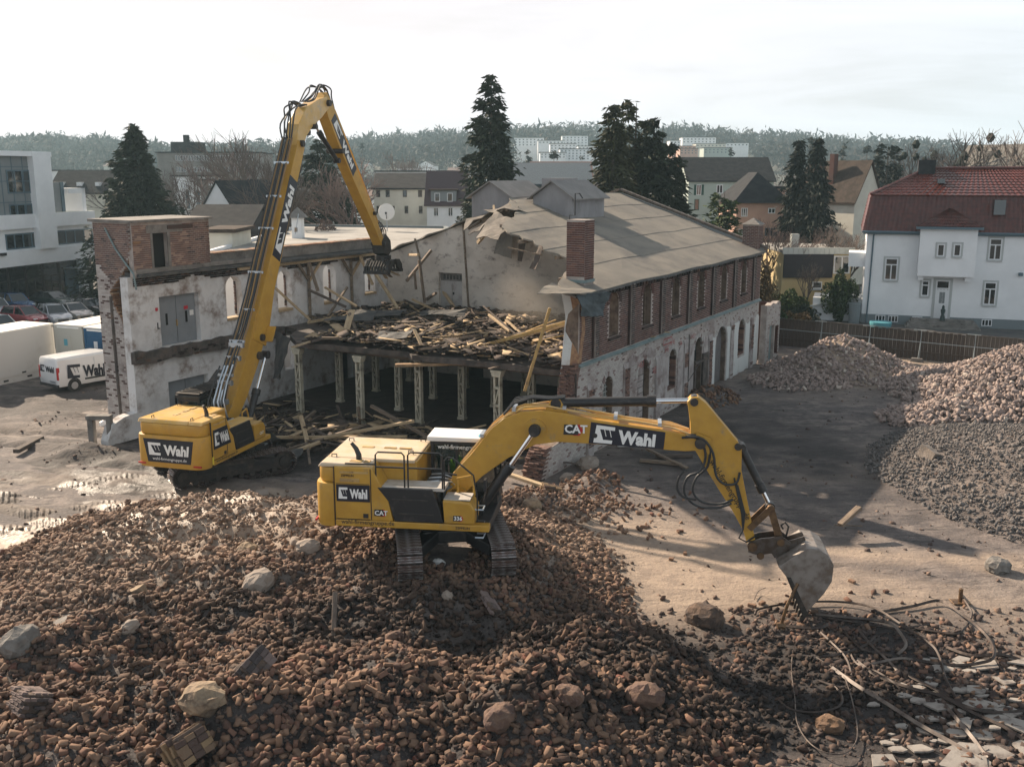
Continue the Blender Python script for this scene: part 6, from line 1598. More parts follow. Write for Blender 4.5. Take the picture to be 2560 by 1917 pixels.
o=scatter_mesh('scattered_bricks',fulls,drop(x,y,rg,-.01,.06),rg.uniform(.6,1.1,n),rand_rot(n,rg,.5),rg.integers(0,12,n),m_rub,dustf(x,y));tag(o,'bricks strewn thinly between the steel bands','bricks',kind='stuff')
mass('scrap_crumbs','dark chips and flakes strewn under the steel bands',10000,(3.5,16,17.5,26.3),lambda x,y:np.clip(scr(x,y)*2+.1,0,1),.03,.2,m_dirtrub,10,-.01,.03,power=2.6)
# stone heaps on the right
m_pile1=island_mat('pinkish_crushed_stone',[(3,(.34,.27,.24)),(3,(.27,.215,.195)),(2,(.42,.355,.32)),(1,(.19,.155,.145)),(1,(.48,.42,.37)),(.4,(.30,.15,.11))],bump=.4,bscale=12,dirt=(.12,.105,.10),dscale=1.0,damt=.3)
m_pile2=island_mat('grey_gravel',[(3,(.17,.155,.148)),(3,(.12,.112,.11)),(2,(.235,.21,.195)),(1,(.085,.08,.08)),(1,(.31,.27,.235))],bump=.3,attr=[('dust',(.36,.31,.25),.7)])
zero=lambda x,y:np.zeros_like(x)
def onp(idx,mg=.07):
 def f(x,y):
  h=np.zeros_like(x)
  for i in idx:
   cx,cy,rx,ry,hh,ro=PILES[i];w=fbm(x*0.3+cx,y*0.3,3,3)*1.4;h=np.maximum(h,bump2(x+w,y-w,cx,cy,rx,ry,hh,1.15,ro))
  o_=piles_h(x,y)
  return(h>mg)*(h>=o_-.02)*1.0
 return f
def massp(name,label,N_,box,dens,lo_,hi_,material,seed,vs,dust=zero,z0=-.03,z1=.12,power=1.6):
 rg=np.random.default_rng(seed);x,y=sample(N_,box,dens,rg);n=len(x)
 S=lo_+(hi_-lo_)*rg.random(n)**power
 o=scatter_mesh(name,vs,drop(x,y,rg,z0,z1),S,rand_rot(n,rg,1.0),rg.integers(0,len(vs),n),material,dust(x,y));return tag(o,label,'rubble heap',kind='stuff')
blk=[irregular(60+s,L=1.0,W=.55,H=.42,jit=.10,chip=.8)for s in range(6)]
massp('stone_heap','grey and pink crushed masonry heap in front of the wooden fence',14000,(10,29,51,68),onp([0,1]),.08,.36,m_pile1,21,blk)
massp('brick_heap','tall heap of pale pinkish bricks and blocks at the right edge',24000,(15,40,44,64),onp([2,3]),.14,.37,m_pile1,22,blk,z0=-.03,z1=.2)
gd_=lambda x,y:np.clip(smooth(1.3,2.6,piles_h(x,y))*(1+fbm(x*.6,y*.6,3,6)),0,1)*.9  # gravel turns paler towards the top of the heap
massp('gravel_heap','large grey gravel heap beside the yard at the lower right',60000,(11,37,26,51),onp([4,5],.05),.045,.20,m_pile2,23,blk,gd_,z0=-.02,z1=.07,power=2.6)
def lump(name,label,cat,px,py,size,m_,seed=0,z=None,flat=.65,group=None,box=False):
 p=G(px,py,.9);
 for _ in range(6):
  zz=gh(p.x,p.y);p=G(px,py,zz+size*.25)
 rg=random.Random(seed)
 b=bmesh.new()
 if box:bmesh.ops.create_cube(b,size=1.0);bmesh.ops.subdivide_edges(b,edges=b.edges,cuts=2,use_grid_fill=True)
 else:bmesh.ops.create_icosphere(b,subdivisions=3,radius=.6)
 ax=(1,rg.uniform(.6,.85),flat)
 for v in b.verts:
  n_=.03 if not box else .02
  if not box:
   c_=[round(v.co[i_]*2.4+seed*.37)*.42 for i_ in range(3)];v.co=v.co*.72+Vector(c_)*.28-Vector((seed*.37,seed*.37,seed*.37))*.42*.28
  v.co=Vector((v.co.x*ax[0],v.co.y*ax[1],v.co.z*ax[2]))*size+Vector((rg.uniform(-1,1),rg.uniform(-1,1),rg.uniform(-1,1)))*size*n_
 me=bpy.data.meshes.new(name);b.to_mesh(me);b.free();me.materials.append(m_)
 o=bpy.data.objects.new(name,me);COL.objects.link(o)
 o.location=(p.x,p.y,gh(p.x,p.y)+size*flat*.28);o.rotation_euler=(rg.uniform(-.4,.4),rg.uniform(-.4,.4),rg.uniform(0,3))
 return tag(o,label,cat,group)
m_stone=mat('pale_stone',(.28,.235,.20),.9,col2=(.27,.22,.18),scale=3,bump=.5,bscale=12)
m_ystone=mat('yellow_block',(.30,.225,.15),.95,col2=(.19,.14,.10),scale=3,dirt=(.09,.07,.055),dscale=3,damt=.5,bump=.9,bscale=9)
m_gstone=mat('grey_stone_lump',(.20,.185,.17),.9,col2=(.13,.12,.11),scale=3,bump=.6,bscale=10)
m_dstone=mat('dark_burnt_lump',(.06,.045,.04),.9,col2=(.13,.085,.06),scale=4,bump=.9,bscale=8)
for args in(('stone_block','pale yellow cut stone block on the dusty left shoulder of the mound','stone',333,1473,.62,m_ystone,1,None,.35,None,True),('stone_block','grey rectangular block near the left foot of the mound','stone',147,1555,.55,m_gstone,2,None,.35,None,True),('boulder','large grey brown boulder at the far left edge of the mound','stone',50,1595,.85,m_gstone,3),('boulder','round pale stone lying left of centre on the mound flank','stone',325,1592,.42,m_stone,4),('boulder','big flat pale stone below the rear of the front excavator','stone',645,1434,.75,m_stone,5),('boulder','long pale stone left of the front excavator at the crest','stone',619,1371,.6,m_ystone,6),('boulder','grey round boulder close under the counterweight of the front excavator','stone',770,1375,.6,m_stone,7),('boulder','small rounded stone beside the boulder under the counterweight','stone',738,1352,.42,m_stone,8),('broken_slab','black piece of burnt slab among bricks left of centre','slab',606,1665,.6,m_dstone,9,None,.3),('boulder','yellowish broken wall lump near the bottom left of the mound','stone',512,1822,.85,m_ystone,10),('boulder','large dark brown wall lump at the right foot of the mound','stone',1760,1534,1.0,m_dstone,11),('boulder','brown crumbling lump inside the loop of steel band','stone',2075,1807,.55,mat('ochre_lump',(.20,.12,.07),.9,col2=(.12,.075,.05),scale=5,bump=.8),12),('boulder','brown mortar lump at the bottom centre of the mound','stone',1250,1737,.7,mat('brown_lump',(.16,.10,.07),.9,col2=(.10,.06,.05),scale=5,bump=.9,bscale=10),13),('boulder','dark brown lump right of the bottom centre lump','stone',1419,1750,.6,MATS['brown_lump'],14),('boulder','wide brown lump under the boom on the front slope','stone',1612,1745,.75,MATS['brown_lump'],15),('boulder','brown lump with clay low on the slope below the left track','stone',985,1590,.4,MATS['brown_lump'],16),('boulder','curved pale wall fragment leaning on the hall wall base','stone',1470,1150,1.1,m_stone,17,None,.4),('boulder','pale grey stone in the brick spill by the wall corner','stone',1418,1192,.5,m_stone,18),('boulder','pale broken block right of the excavator tracks','stone',1330,1262,.7,m_ystone,19),('boulder','white chip of plaster between the excavator tracks','stone',1098,1405,.3,m_whitep,20),('boulder','white plaster stone below the left track','stone',1118,1488,.38,m_stone,21),('boulder','pale slab stone at the edge of the mud left of the mound crest','stone',610,1232,.65,m_gstone,22,None,.3,None,True),('boulder','second pale slab stone on the crest behind the long excavator tracks','stone',655,1228,.45,m_stone,23,None,.35,None,True),('boulder','large light grey boulder lying on the gravel heap at right','stone',2495,1412,.75,m_gstone,24),('boulder','square brown stone on top of the gravel heap edge','stone',2322,1132,.7,m_stone,25,None,.7,None,True)):
 lump(*args)
def brick_cluster(label,px,py,nx_,ny_,nz_,m_,seed,rotx=.3):
 rg=random.Random(seed);p=G(px,py,1.0)
 p=G(px,py,gh(p.x,p.y)+.2)
 root=thing('masonry_chunk',label,'masonry',(p.x,p.y,gh(p.x,p.y)+.12),rg.uniform(0,3),rot=(rotx,rg.uniform(-.3,.3),rg.uniform(0,3)))
 b_=MB();b_.bx(-nx_*.112,nx_*.112,-ny_*.052,ny_*.052,-.03,nz_*.075-.05);b_.build('mortar',m_dstone,root,bevel=.03)
 me=None
 for k in range(nz_):
  for j in range(ny_):
   for i in range(nx_):
    if rg.random()<.12:continue
    x=(i-(nx_-1)/2)*.25+(.06 if k%2 else-.06);yv=(j-(ny_-1)/2)*.12;z=k*.078
    if me is None:
     V,F=irregular(seed,jit=.006);q=bpy.data.meshes.new('brick');q.from_pydata(V.tolist(),[],F);q.materials.append(m_);me=q
    inst('brick',me,root,(x+rg.uniform(-.015,.015),yv+rg.uniform(-.012,.012),z),(rg.uniform(-.06,.06),rg.uniform(-.06,.06),rg.uniform(-.08,.08)))
m_ylb=island_mat('yellow_brick_cluster',[(2,(.25,.17,.10)),(2,(.18,.12,.08)),(1,(.09,.06,.05))],obj_random=True,bump=.5)
m_gyb=island_mat('grey_brick_cluster',[(2,(.17,.13,.12)),(2,(.11,.085,.08)),(1,(.06,.05,.05))],obj_random=True,bump=.5)
brick_cluster('striped chunk of bonded bricks with dark joints low on the left slope',446,1790,3,5,7,m_ylb,3,.9)
brick_cluster('grey chunk of bonded bricks under the black slab',632,1702,3,4,4,m_gyb,4,.8)
brick_cluster('dark sooty chunk of bonded bricks in the bottom left corner',69,1784,3,5,6,MATS['single_brick_rubble']if False else m_gyb,5,.4)
brick_cluster('short stack of bonded bricks near the bottom edge left of centre',425,1860,2,3,3,m_gyb,6,.5)
brick_cluster('slanted chunk of bonded bricks right of the centre of the mound',1225,1485,3,3,2,m_gyb,7,.5)
brick_cluster('stack of bonded bricks in the spill at the hall corner',1380,1222,3,3,3,m_ylb,8,.2)
# timber wreckage
def plank_mesh(L,w,h,m_,seed):
 rg=random.Random(seed);b_=MB();n=3
 xs=[-L/2+L*k/n for k in range(n+1)];bend=rg.uniform(-.02,.02)*L
 ring=[]
 for x in xs:
  zb=bend*(1-(2*x/L)**2);ww=w*rg.uniform(.94,1.04);j=rg.uniform(-.008,.008)
  e=rg.uniform(-.12,.12)if x in(xs[0],xs[-1])else 0
  ring.append([(x+e*rg.random(),-ww/2+j,zb-h/2),(x+e*rg.random(),ww/2+j,zb-h/2),(x+e*rg.random(),ww/2+j,zb+h/2),(x+e*rg.random(),-ww/2+j,zb+h/2)])
 vs=[p for r_ in ring for p in r_];fs=[(0,1,2,3),tuple(4*n+k for k in(3,2,1,0))]
 for i in range(n):
  for k in range(4):fs.append((4*i+k,4*i+(k+1)%4,4*i+4+(k+1)%4,4*i+4+k))
 b_.add(vs,fs);o=b_.build('plank',m_);me=o.data;bpy.data.objects.remove(o);return me
PK=[]
for s in range(16):
 rgp=random.Random(s);kind=s%4
 m_=(m_wood1,m_wood2,m_wood3,m_wood1)[kind]
 L_=(3.2,2.6,2.2,1.6)[kind]*rgp.uniform(.8,1.3);w_=(.20,.14,.22,.10)[kind];h_=(.045,.10,.03,.08)[kind]
 PK.append((plank_mesh(L_,w_,h_,m_,s),kind))
LB=['fresh pale broken floor board among the wreckage on the upper floor','weathered brown beam piece among the wreckage on the upper floor','sooty black board among the wreckage on the upper floor','short pale batten among the wreckage on the upper floor']
rg=random.Random(77);cnt=0
hh_=lambda s,t:.05+.42*max(0,float(vnoise(np.array([s*.45]),np.array([t*.45]))[0]))
while cnt<190:
 s=rg.uniform(-37.0,-19.1);t=rg.uniform(36.9,49.2)
 if s<-33 and t<40.5+(s+33)*-.4:continue
 if s<-24 and t<39.0 and rg.random()<.6:continue
 if rg.random()>.35+.65*math.exp(-((t-42.5)/4.5)**2):continue
 pm,kind=PK[rg.randrange(16)]
 yaw=rg.choice([R(-30),R(60),rg.uniform(0,math.pi)])+rg.uniform(-.35,.35)
 p=HW(s,t,3.95+rg.uniform(0,1)*hh_(s,t)*1.3)
 o=inst('timber_plank',pm,None,p,(rg.uniform(-.3,.3),rg.gauss(0,.07),yaw))
 tag(o,LB[kind],'timber',('pale floor boards on the upper floor','brown beams on the upper floor','sooty boards on the upper floor','short battens on the upper floor')[kind]);cnt+=1
def bm(label,p0,p1,w=.16,h=.16,m_=None,name='timber_beam',nails=False):
 m_=m_ or m_wood1;p0=Vector(p0);p1=Vector(p1)
 b_=MB();d=(p1-p0);L=d.length
 b_.bx(0,L,-w/2,w/2,-h/2,h/2)
 o=b_.build(name,m_,None,bevel=.012 if w>.1 else 0)
 if nails:
  for k in range(int(L/.45)):
   b2=MB();b2.bx(k*.45+.2,k*.45+.24,-w/2-.003,w/2+.003,h/2-.01,h/2+.004);b2.build('batten_mark',m_wood3,o)
 o.location=p0;o.rotation_euler=d.to_track_quat('X','Z').to_euler()
 return tag(o,label,'timber',None,'thing')
F1=4.25
def GF(px,py,z=F1):return G(px,py,z)
def GP(px,py,n,c):
 r_=Vector(ray(px,py));o_=Vector((0,0,CAM_H));k_=c/(r_.x*n[0]+r_.y*n[1]);return o_+r_*k_
def GT(px,py,t):return GP(px,py,(S30,C30),t)
def GS(px,py,s):return GP(px,py,(C30,-S30),s)
bm('long pale beam lying along the front of the upper floor, with dark end',GF(822,827),GF(1040,848),.17,.17)
bm('pale board with nail marks at the left front corner of the upper floor',GF(732,868,3.98),GF(842,832,4.1),.24,.05,nails=True)
bm('short pale beam standing tilted near the middle of the floor edge',GT(1036,824,38.0),GT(1066,890,37.0),.16,.06)
bm('pale beam lying crosswise just right of the tilted beam',GF(1062,864,4.1),GF(1150,848,4.25),.15,.12)
bm('pale ladder of battens lying at the right front edge of the floor',GF(1226,898,3.98),GF(1325,872,4.05),.3,.05,nails=True)
bm('long yellow beam rising from the floor towards the broken window',GF(1195,868,4.1),HW(-18.9,40.2,5.9),.16,.16,m_woody)
bm('second long yellow beam beside the one rising to the broken window',GF(1215,862,4.1),HW(-19.0,40.8,5.7),.12,.14,m_wood1)
bm('yellow post leaning over the floor edge beside the broken wall end',HW(-20.0,35.7,3.1),HW(-19.1,36.2,6.6),.13,.13,m_woody)
bm('dark splintered stake standing up in the middle of the wreckage',GT(1208,765,44.5),GT(1290,836,41.5),.06,.06,m_wood3)
bm('pale beam leaning in the wreckage just right of the dark stake',GT(1222,787,43.8),GT(1275,828,42),.12,.12)
bm('pale beam in the wreckage pointing at the gable wall',GF(1265,800,4.6),GF(1310,840,4.2),.14,.08)
bm('pale beam leaning over the upper floor left of the gable door',G(1047,641,6.9),GF(1138,772),.16,.16)
bm('brown beam crossing behind the pale leaning beam left of the door',GT(1078,626,48.9),GT(1016,703,47.2),.16,.16,m_wood2)
bm('yellow stub beam sticking out at the wall corner near the grab',GT(1022,637,49.2),GT(1046,637,46.9),.14,.14)
bm('upright brown post standing in the wreckage near the corner',GT(1048,650,47.4),GT(1062,758,47.6),.16,.16,m_wood2)
bm('short hanging brown post left of the upright post',GT(1036,682,47.5),GT(1040,724,47.5),.12,.12,m_wood2)
bm('brown beam leaning against the left wall by the last arched window',GS(918,652,-36.6),GS(995,772,-33.6),.17,.15,m_wood1)
bm('second beam leaning in front of the last arched window',GS(900,640,-37.0),GS(932,712,-36.4),.15,.15,m_wood1)
bm('dark beam leaning from a wall post over the second window',GS(772,655,-37.0),GS(795,728,-36.6),.16,.16,m_wood2)
bm('long thin beam leaning left of the wreckage against the plaster wall',GS(688,720,-37.1),GS(775,800,-36.2),.13,.13,m_wood1)
bm('dark beam sloping down across the third window',GS(770,724,-36.9),GS(866,768,-35.2),.14,.14,m_wood3)
bm('pale splintered beam under the third window',GS(812,718,-36.8),GS(892,766,-35.0),.18,.1)
bm('brown beam crossing under the third window',GS(868,718,-36.6),GS(820,790,-36.0),.12,.12,m_wood2)
bm('pale beam lying on the floor towards the left wall',GF(770,806),GF(862,790),.14,.14)
bm('long pale beam across the back of the wreckage',GF(913,778),GF(1010,798),.14,.12)
bm('pale split plank propped up at the left of the wreckage',GF(862,838,4.1),GF(880,775,5.1),.34,.05)
bm('brown plank crossing the propped up split plank',GF(892,832,4.1),GF(873,782,5.0),.2,.05,m_wood2)
bm('dark board pile beam near the door threshold',GF(1010,750,4.9),GF(1060,772,4.3),.2,.12,m_wood3)
bm('pale beam beside the dark board near the door',GF(1030,748,4.9),GF(1085,775,4.3),.14,.12)
bm('brown beam rising right of the door wreckage',GF(1060,752,4.4),GF(1090,733,5.2),.14,.14,m_wood2)
bm('thin long board overhanging the right front of the floor',GF(1222,922,3.75),GF(1400,872,4.1),.16,.04,m_wood2)
for i,(a,c)in enumerate((((1262,850),(1390,800)),((1300,862),(1412,838)),((1330,846),(1415,812)),((1290,880),(1416,872)),((1320,890),(1418,852)),((1345,868),(1380,858)),((1250,872),(1360,868)))):
 bm(['yellow roof batten fanned out at the right end of the floor, topmost','yellow roof batten at the right end, second in the fan','yellow roof batten at the right end crossing the fan','flat pale board at the right end nearest the wall','broad brown board at the right end by the wall','small square board offcut at the right end','long pale board lying flat left of the fan of battens'][i],GF(*a,4.1),GF(*c,4.3+.5*(i<3)),.12+.04*(i>3),.06,m_woody if i<3 else m_wood1)
sc=[(np.array([(x,y,z)for x in(-.5,.5)for y in(-.06,.06)for z in(-.012,.012)]),[[0,1,3,2],[4,6,7,5],[0,4,5,1],[2,3,7,6],[0,2,6,4],[1,5,7,3]]),(np.array([(x,y,z)for x in(-.3,.3)for y in(-.2,.2)for z in(-.008,.008)]),[[0,1,3,2],[4,6,7,5],[0,4,5,1],[2,3,7,6],[0,2,6,4],[1,5,7,3]])]
m_spl=island_mat('splinters',[(3,(.055,.045,.04)),(3,(.09,.07,.06)),(1.6,(.21,.155,.10)),(1.3,(.40,.30,.19)),(2,(.035,.033,.035))],rough=.9,bump=.1)
def splinters(name,label,n,fs,seed):
 rg=np.random.default_rng(seed);s,t=fs(n,rg);n=len(s)
 X_=s*C30+t*S30;Y_=-s*S30+t*C30
 z=3.94+np.abs(rg.normal(0,.12,n))+.30*vnoise(s*.45,t*.45)if 'upper' in label else ground_h(X_,Y_)+.14+np.abs(rg.normal(0,.16,n))
 o=scatter_mesh(name,sc,np.stack([X_,Y_,z],1),rg.uniform(.25,1.5,n),rand_rot(n,rg,.22),rg.integers(0,2,n),m_spl);return tag(o,label,'debris',kind='stuff')
def upf(n,rg):
 s=rg.uniform(-37.2,-18.9,n);t=rg.uniform(36.8,49.4,n);k=~((s<-33)&(t<40.6-.4*(s+33)))&(t>36.9+.3*np.sin(s*2));return s[k],t[k]
splinters('timber_splinters','splinters and felt scraps strewn over the upper floor',4200,upf,3)
def lof(n,rg):
 s=rg.uniform(-36.5,-20,n);t=rg.uniform(31.5,38.5,n);k=rg.random(n)<np.clip(1.2*np.exp(-(((s+31)/5.5)**2+((t-35.3)/2.2)**2)),0,1);return s[k],t[k]
splinters('timber_splinters','splinters and scraps strewn on the ground before the open bay',2600,lof,4)
# planks on the ground between the machines
LB2=['pale broken board on the ground in front of the open bay','brown beam piece on the ground in front of the open bay','black sooty board on the ground in front of the open bay','short pale batten on the ground in front of the open bay']
cnt=0
while cnt<55:
 s=rg.gauss(-30.5,4.2);t=rg.gauss(35.4,1.5)
 if s<-36 or t>39 or t<31.5:continue
 pm,kind=PK[rg.randrange(16)];p=HW(s,t);z=gh(p.x,p.y)+.12+rg.uniform(0,.4)
 o=inst('timber_plank',pm,None,(p.x,p.y,z),(rg.uniform(-.3,.3),rg.gauss(0,.12),rg.uniform(0,math.pi)))
 tag(o,LB2[kind],'timber',('pale boards on the ground','brown beams on the ground','sooty boards on the ground','short battens on the ground')[kind]);cnt+=1
for lab,a,c,w,m_ in(('long pale beam lying flat left to right behind the front excavator',(688,1093,.4),(1018,1091,.5),.18,m_wood1),('long beam rising to the right behind the front excavator',(780,1100,.4),(1036,1052,1.2),.2,m_wood1),('pale beam leaning down towards the cab of the front excavator',(928,1014,1.5),(1070,1093,.4),.2,m_wood2),('thin pale beam beside the leaning one above the cab',(935,1038,1.0),(1065,1086,.4),.12,m_wood1),('brown beam behind the engine hood of the front excavator',(710,1126,.3),(915,1062,.7),.15,m_wood2),('pale plank on the wreckage left of the leaning beams',(730,1130,.3),(800,1105,.5),.2,m_wood1),('pale upright plank at the foot of the leftmost column',(752,1040,.9),(772,1120,.3),.2,m_wood1),('thin stake below the upright plank',(768,1110,.4),(775,1160,.2),.1,m_wood2),('pale prop leaning at the lower boom of the long reach excavator',(612,960,2.6),(642,1065,.3),.12,m_wood1),('brown post standing in the ground wreckage',(842,1012,1.4),(858,1056,.5),.14,m_wood3),('second brown post standing in the ground wreckage',(895,1016,1.3),(900,1064,.4),.14,m_wood2),('pale squared beam lying on bricks under the boom ram',(1262,1182,.35),(1360,1215,.3),.22,m_wood1),('long pale board lying diagonally before the hall wall',(1617,1122,.3),(1718,1170,.15),.16,m_wood2),('brown board under the diagonal one before the hall wall',(1600,1150,.12),(1704,1160,.12),.2,m_wood2),('flat dark board before the hall wall',(1640,1140,.15),(1730,1138,.15),.25,m_wood3),('weathered plank leaning on the gravel heap foot',(2100,1312,.5),(2148,1268,.9),.22,m_wood2),('thin lath lying behind the weathered plank',(2085,1312,.1),(2155,1314,.1),.06,m_wood2),('rotten brown plank standing bent in the brick mound',(838,1480,1.9),(834,1590,1.2),.12,m_wood3),('lower piece of rotten plank in the brick mound',(834,1592,1.2),(752,1738,.8),.12,m_wood3),('black squared beam in the mud left of the ruin',(40,1128,.12),(103,1094,.12),.28,m_wood3)):
 p0=G(a[0],a[1],a[2]);p1=G(c[0],c[1],c[2])
 bm(lab,p0,p1,w,w*.6,m_)
for i,(y,col_)in enumerate(((-.25,m_wood1),(.1,m_wood2),(.3,m_wood1))):
 M2=Matrix.Translation(ex2.location)@Matrix.Rotation(e2yaw,4,'Z')
 p=M2@Vector((16.8+.2*i,y,6.75));q=M2@Vector((18.3,y*1.4,6.3-.1*i))
 bm(['pale plank held in the sorting grab, nearest the camera','brown plank held in the sorting grab between two pale ones','pale plank held in the sorting grab, farthest from the camera'][i],p,q,.2,.05,col_)
sheet([G(615,1090,.9),G(660,1065,1.4),G(700,1100,.7),G(640,1115,.4)],5,'roofing_sheet',m_feltd,None,crumple=.12,seed=31)['label']='crumpled dark roofing sheet lying at the tracks of the long reach excavator'
for o in COL.objects:
 if o.name.startswith('roofing_sheet')and o.parent is None:o['category']='roofing sheet'
for k,(px,py,w,s_)in enumerate(((700,1150,.9,41),(880,800,1.4,42),(985,845,.9,43),(1100,790,1.6,44),(940,790,1.7,45))):
 z=F1+.1 if k else .35;c=G(px,py,z)
 q=sheet([c+Vector((-w,-.5,0)),c+Vector((w*.8,-.7,.1)),c+Vector((w,.6,.35)),c+Vector((-w*.9,.8,.1))],5,'felt_scrap',m_feltd,None,crumple=.1,seed=s_)
 tag(q,['dark felt scrap on the ground right of the long reach excavator','dark felt sheet left of the middle of the upper floor','small grey felt scrap near the front of the upper floor','large dark felt sheet at the back of the upper floor','wide dark felt sheet behind the propped up plank'][k],'felt sheet')
# steel bands and broken slabs at the lower right
STR=[([(255,540),(290,500),(500,460),(740,445),(950,455),(1130,495),(1290,590),(1400,670),(1540,760),(1600,850),(1640,1000),(1720,1150)],.035,'longest rusty steel band arching from the bucket teeth down to the slabs'),([(700,540),(900,560),(1120,580),(1250,610),(1330,700),(1350,770),(1290,830)],.045,'pale rusty band hooked back on itself behind the tangle'),([(1130,530),(1400,480),(1600,440),(1750,530),(1890,640),(1980,750),(1990,850),(1900,890),(1700,910),(1400,870)],.045,'dark steel band bent to a big open loop at the right'),([(1370,630),(1700,680),(1780,640),(1810,600)],.035,'short dark band inside the big open loop'),([(1735,370),(1790,450),(1830,520),(1825,570)],.03,'small band standing at the rusty post stump'),([(1650,780),(1830,840),(2010,830),(2120,850),(2180,870)],.05,'thick black band bundle at the right edge of the tangle'),([(530,800),(520,950),(545,1150),(560,1320),(640,1460),(760,1540),(900,1550),(980,1480),(1000,1380),(970,1200),(930,1060),(880,970),(700,850)],.014,'thin wire cable laid in a large loop round the brown lump'),([(530,820),(560,740),(650,710),(760,740),(850,800),(880,860)],.013,'thin wire arc at the upper end of the cable loop'),([(430,1160),(520,1230),(700,1250),(850,1215),(890,1150),(840,1070),(720,1020)],.03,'dark band curled inside the cable loop'),([(700,640),(830,760),(920,860),(960,980)],.03,'rusty band sloping from the bucket teeth into the tangle'),([(820,930),(1000,1060),(1200,1180),(1450,1340),(1700,1480),(1900,1600)],.06,'broad grey strip running diagonally to the lower right'),([(1000,880),(1150,990),(1400,1080),(1600,1130),(1850,1260),(2050,1350),(2212,1450)],.05,'dark strip running to the right edge over the pale slabs'),([(1240,900),(1400,1000),(1560,1080),(1720,1180),(1950,1250),(2212,1240)],.045,'steel band crossing the slabs below the big open loop'),([(1640,1200),(1750,1330),(1850,1450),(1950,1590)],.055,'pale wide strip ending on the lower right slabs'),([(940,800),(1000,900),(1150,960),(1280,1050),(1310,1090)],.03,'thin band winding through the middle of the tangle'),([(690,550),(1000,600),(1300,640),(1560,600)],.03,'dark band lying across the upper part of the tangle'),([(1000,640),(1100,760),(1230,880),(1300,960)],.04,'grey band dropping into the tangle from the top'),([(720,850),(900,820),(1060,760),(1130,700),(1150,720),(1100,760)],.04,'curled dark band in the left of the tangle'),([(880,640),(1000,760),(1060,800),(1250,840)],.04,'rusty strip in the middle of the tangle'),([(430,620),(700,640),(800,600)],.05,'thick dark bar lying under the bucket teeth'),([(250,430),(280,370),(330,345)],.012,'thin white wire sticking up left of the bucket'),([(1100,900),(1300,860),(1400,870)],.04,'short grey strip beside the big open loop')]
m_band=mat('rusty_band',(.04,.028,.024),.6,.3,col2=(.11,.08,.065),scale=3,spread=(.45,.7))
m_band2=mat('grey_band',(.17,.14,.12),.6,.2,col2=(.06,.045,.04),scale=2)
rgs=random.Random(12)
for i,(pts,r_,lab)in enumerate(STR):
 w=[]
 for j,(x,y)in enumerate(pts):
  px,py=1800+.3436*x,1350+.3436*y;p=G(px,py,.1);p=G(px,py,gh(p.x,p.y)+.1)
  lift=.05+.22*math.sin(math.pi*j/(len(pts)-1))*rgs.uniform(.3,1)*(1 if i<5 else .5)
  p=G(px,py,gh(p.x,p.y)+lift+(.35 if i==20 and j==2 else 0));w.append(p)
 cc=catmull(w,6);b_=MB()
 b_.tube(cc,r_,4 if i not in(6,7,20)else 6)
 o=b_.build('steel_band' if i not in(6,7,20)else 'wire_cable',(m_band2 if i in(1,6,10,13,16,20,21)else m_band))
 tag(o,lab,'steel band' if i not in(6,7,20)else 'cable')
 for v in o.data.vertices:pass
b_=MB();a=G(1952,1562,.12);b_.tube([a,a+Vector((.15,.0,.6)),a+Vector((.42,.1,1.15))],.045,6);b_.tube([a+Vector((-.1,0,-.02)),a,a+Vector((.1,0,-.04))],.09,6)
tag(b_.build('rusty_pipe',m_rusty),'bent rusty pipe standing below the bucket teeth','pipe')
b_=MB();a=G(2400,1505,.0);b_.bx(-.25,.25,-.18,.18,0,.03);b_.tube([(0,0,0),(0,0,.42)],.06,8);o=b_.build('post_stump',m_rusty,bevel=.005);o.location=a;tag(o,'rusty post stump with base plate standing on the pale ground at right','post')
# broken slabs
m_slab=mat('pale_broken_slab',(.30,.275,.25),.85,col2=(.23,.205,.185),scale=1.5,dirt=(.10,.08,.072),dscale=2.5,damt=.45,bump=.3,bscale=15)
def slab_piece(c,r_,seed,label,group=None,th=.04):
 rg=random.Random(seed);n=rg.choice([4,5,5,6]);a0=rg.uniform(0,6);pr=[]
 for k in range(n):
  a=a0+2*math.pi*k/n+rg.uniform(-.3,.3);rr_=r_*rg.uniform(.6,1.25);pr.append((math.cos(a)*rr_*1.25,math.sin(a)*rr_*.85))
 b_=MB();b_.prism(pr,0,th,axis='z');o=b_.build('slab_fragment',m_slab);o.location=c;o.rotation_euler=(rg.uniform(-.09,.09),rg.uniform(-.09,.09),rg.uniform(-.4,.2));return tag(o,label,'slab',group)
rgs=random.Random(8);k=0;placed=[]
while k<70:
 px=rgs.uniform(2180,2600);py=rgs.uniform(1640,1915)
 if px<2180+(1915-py)*.55 and rgs.random()<.8:continue
 r_=rgs.choice([.12,.18,.25,.34,.5])*(1.1 if px>2350 else .6);c=G(px,py,.03);c.z=gh(c.x,c.y)+.02
 if any((c.xy-q.xy).length<.62*(r_+r2)for q,r2 in placed):k+=.2;continue
 placed.append((c,r_));big_=r_>.3
 slab_piece(c+Vector((0,0,.004*(int(k)%7))),r_,int(k*10),'large pale broken paving slab piece at the lower right' if big_ else 'small pale chip of broken paving slab at the lower right','large broken paving slabs' if big_ else 'small paving slab chips');k+=1
b_=MB();b_.tube([(0,0,.12),(1.1,.2,.12)],.12,12,cap=False);b_.tube([(-.001,0,.12),(1.101,.2,.12)],.09,12,cap=False);o=b_.build('plastic_pipe',m_whitep);o.location=G(1545,1118,0);tag(o,'white plastic drain pipe lying at the foot of the hall wall','pipe')
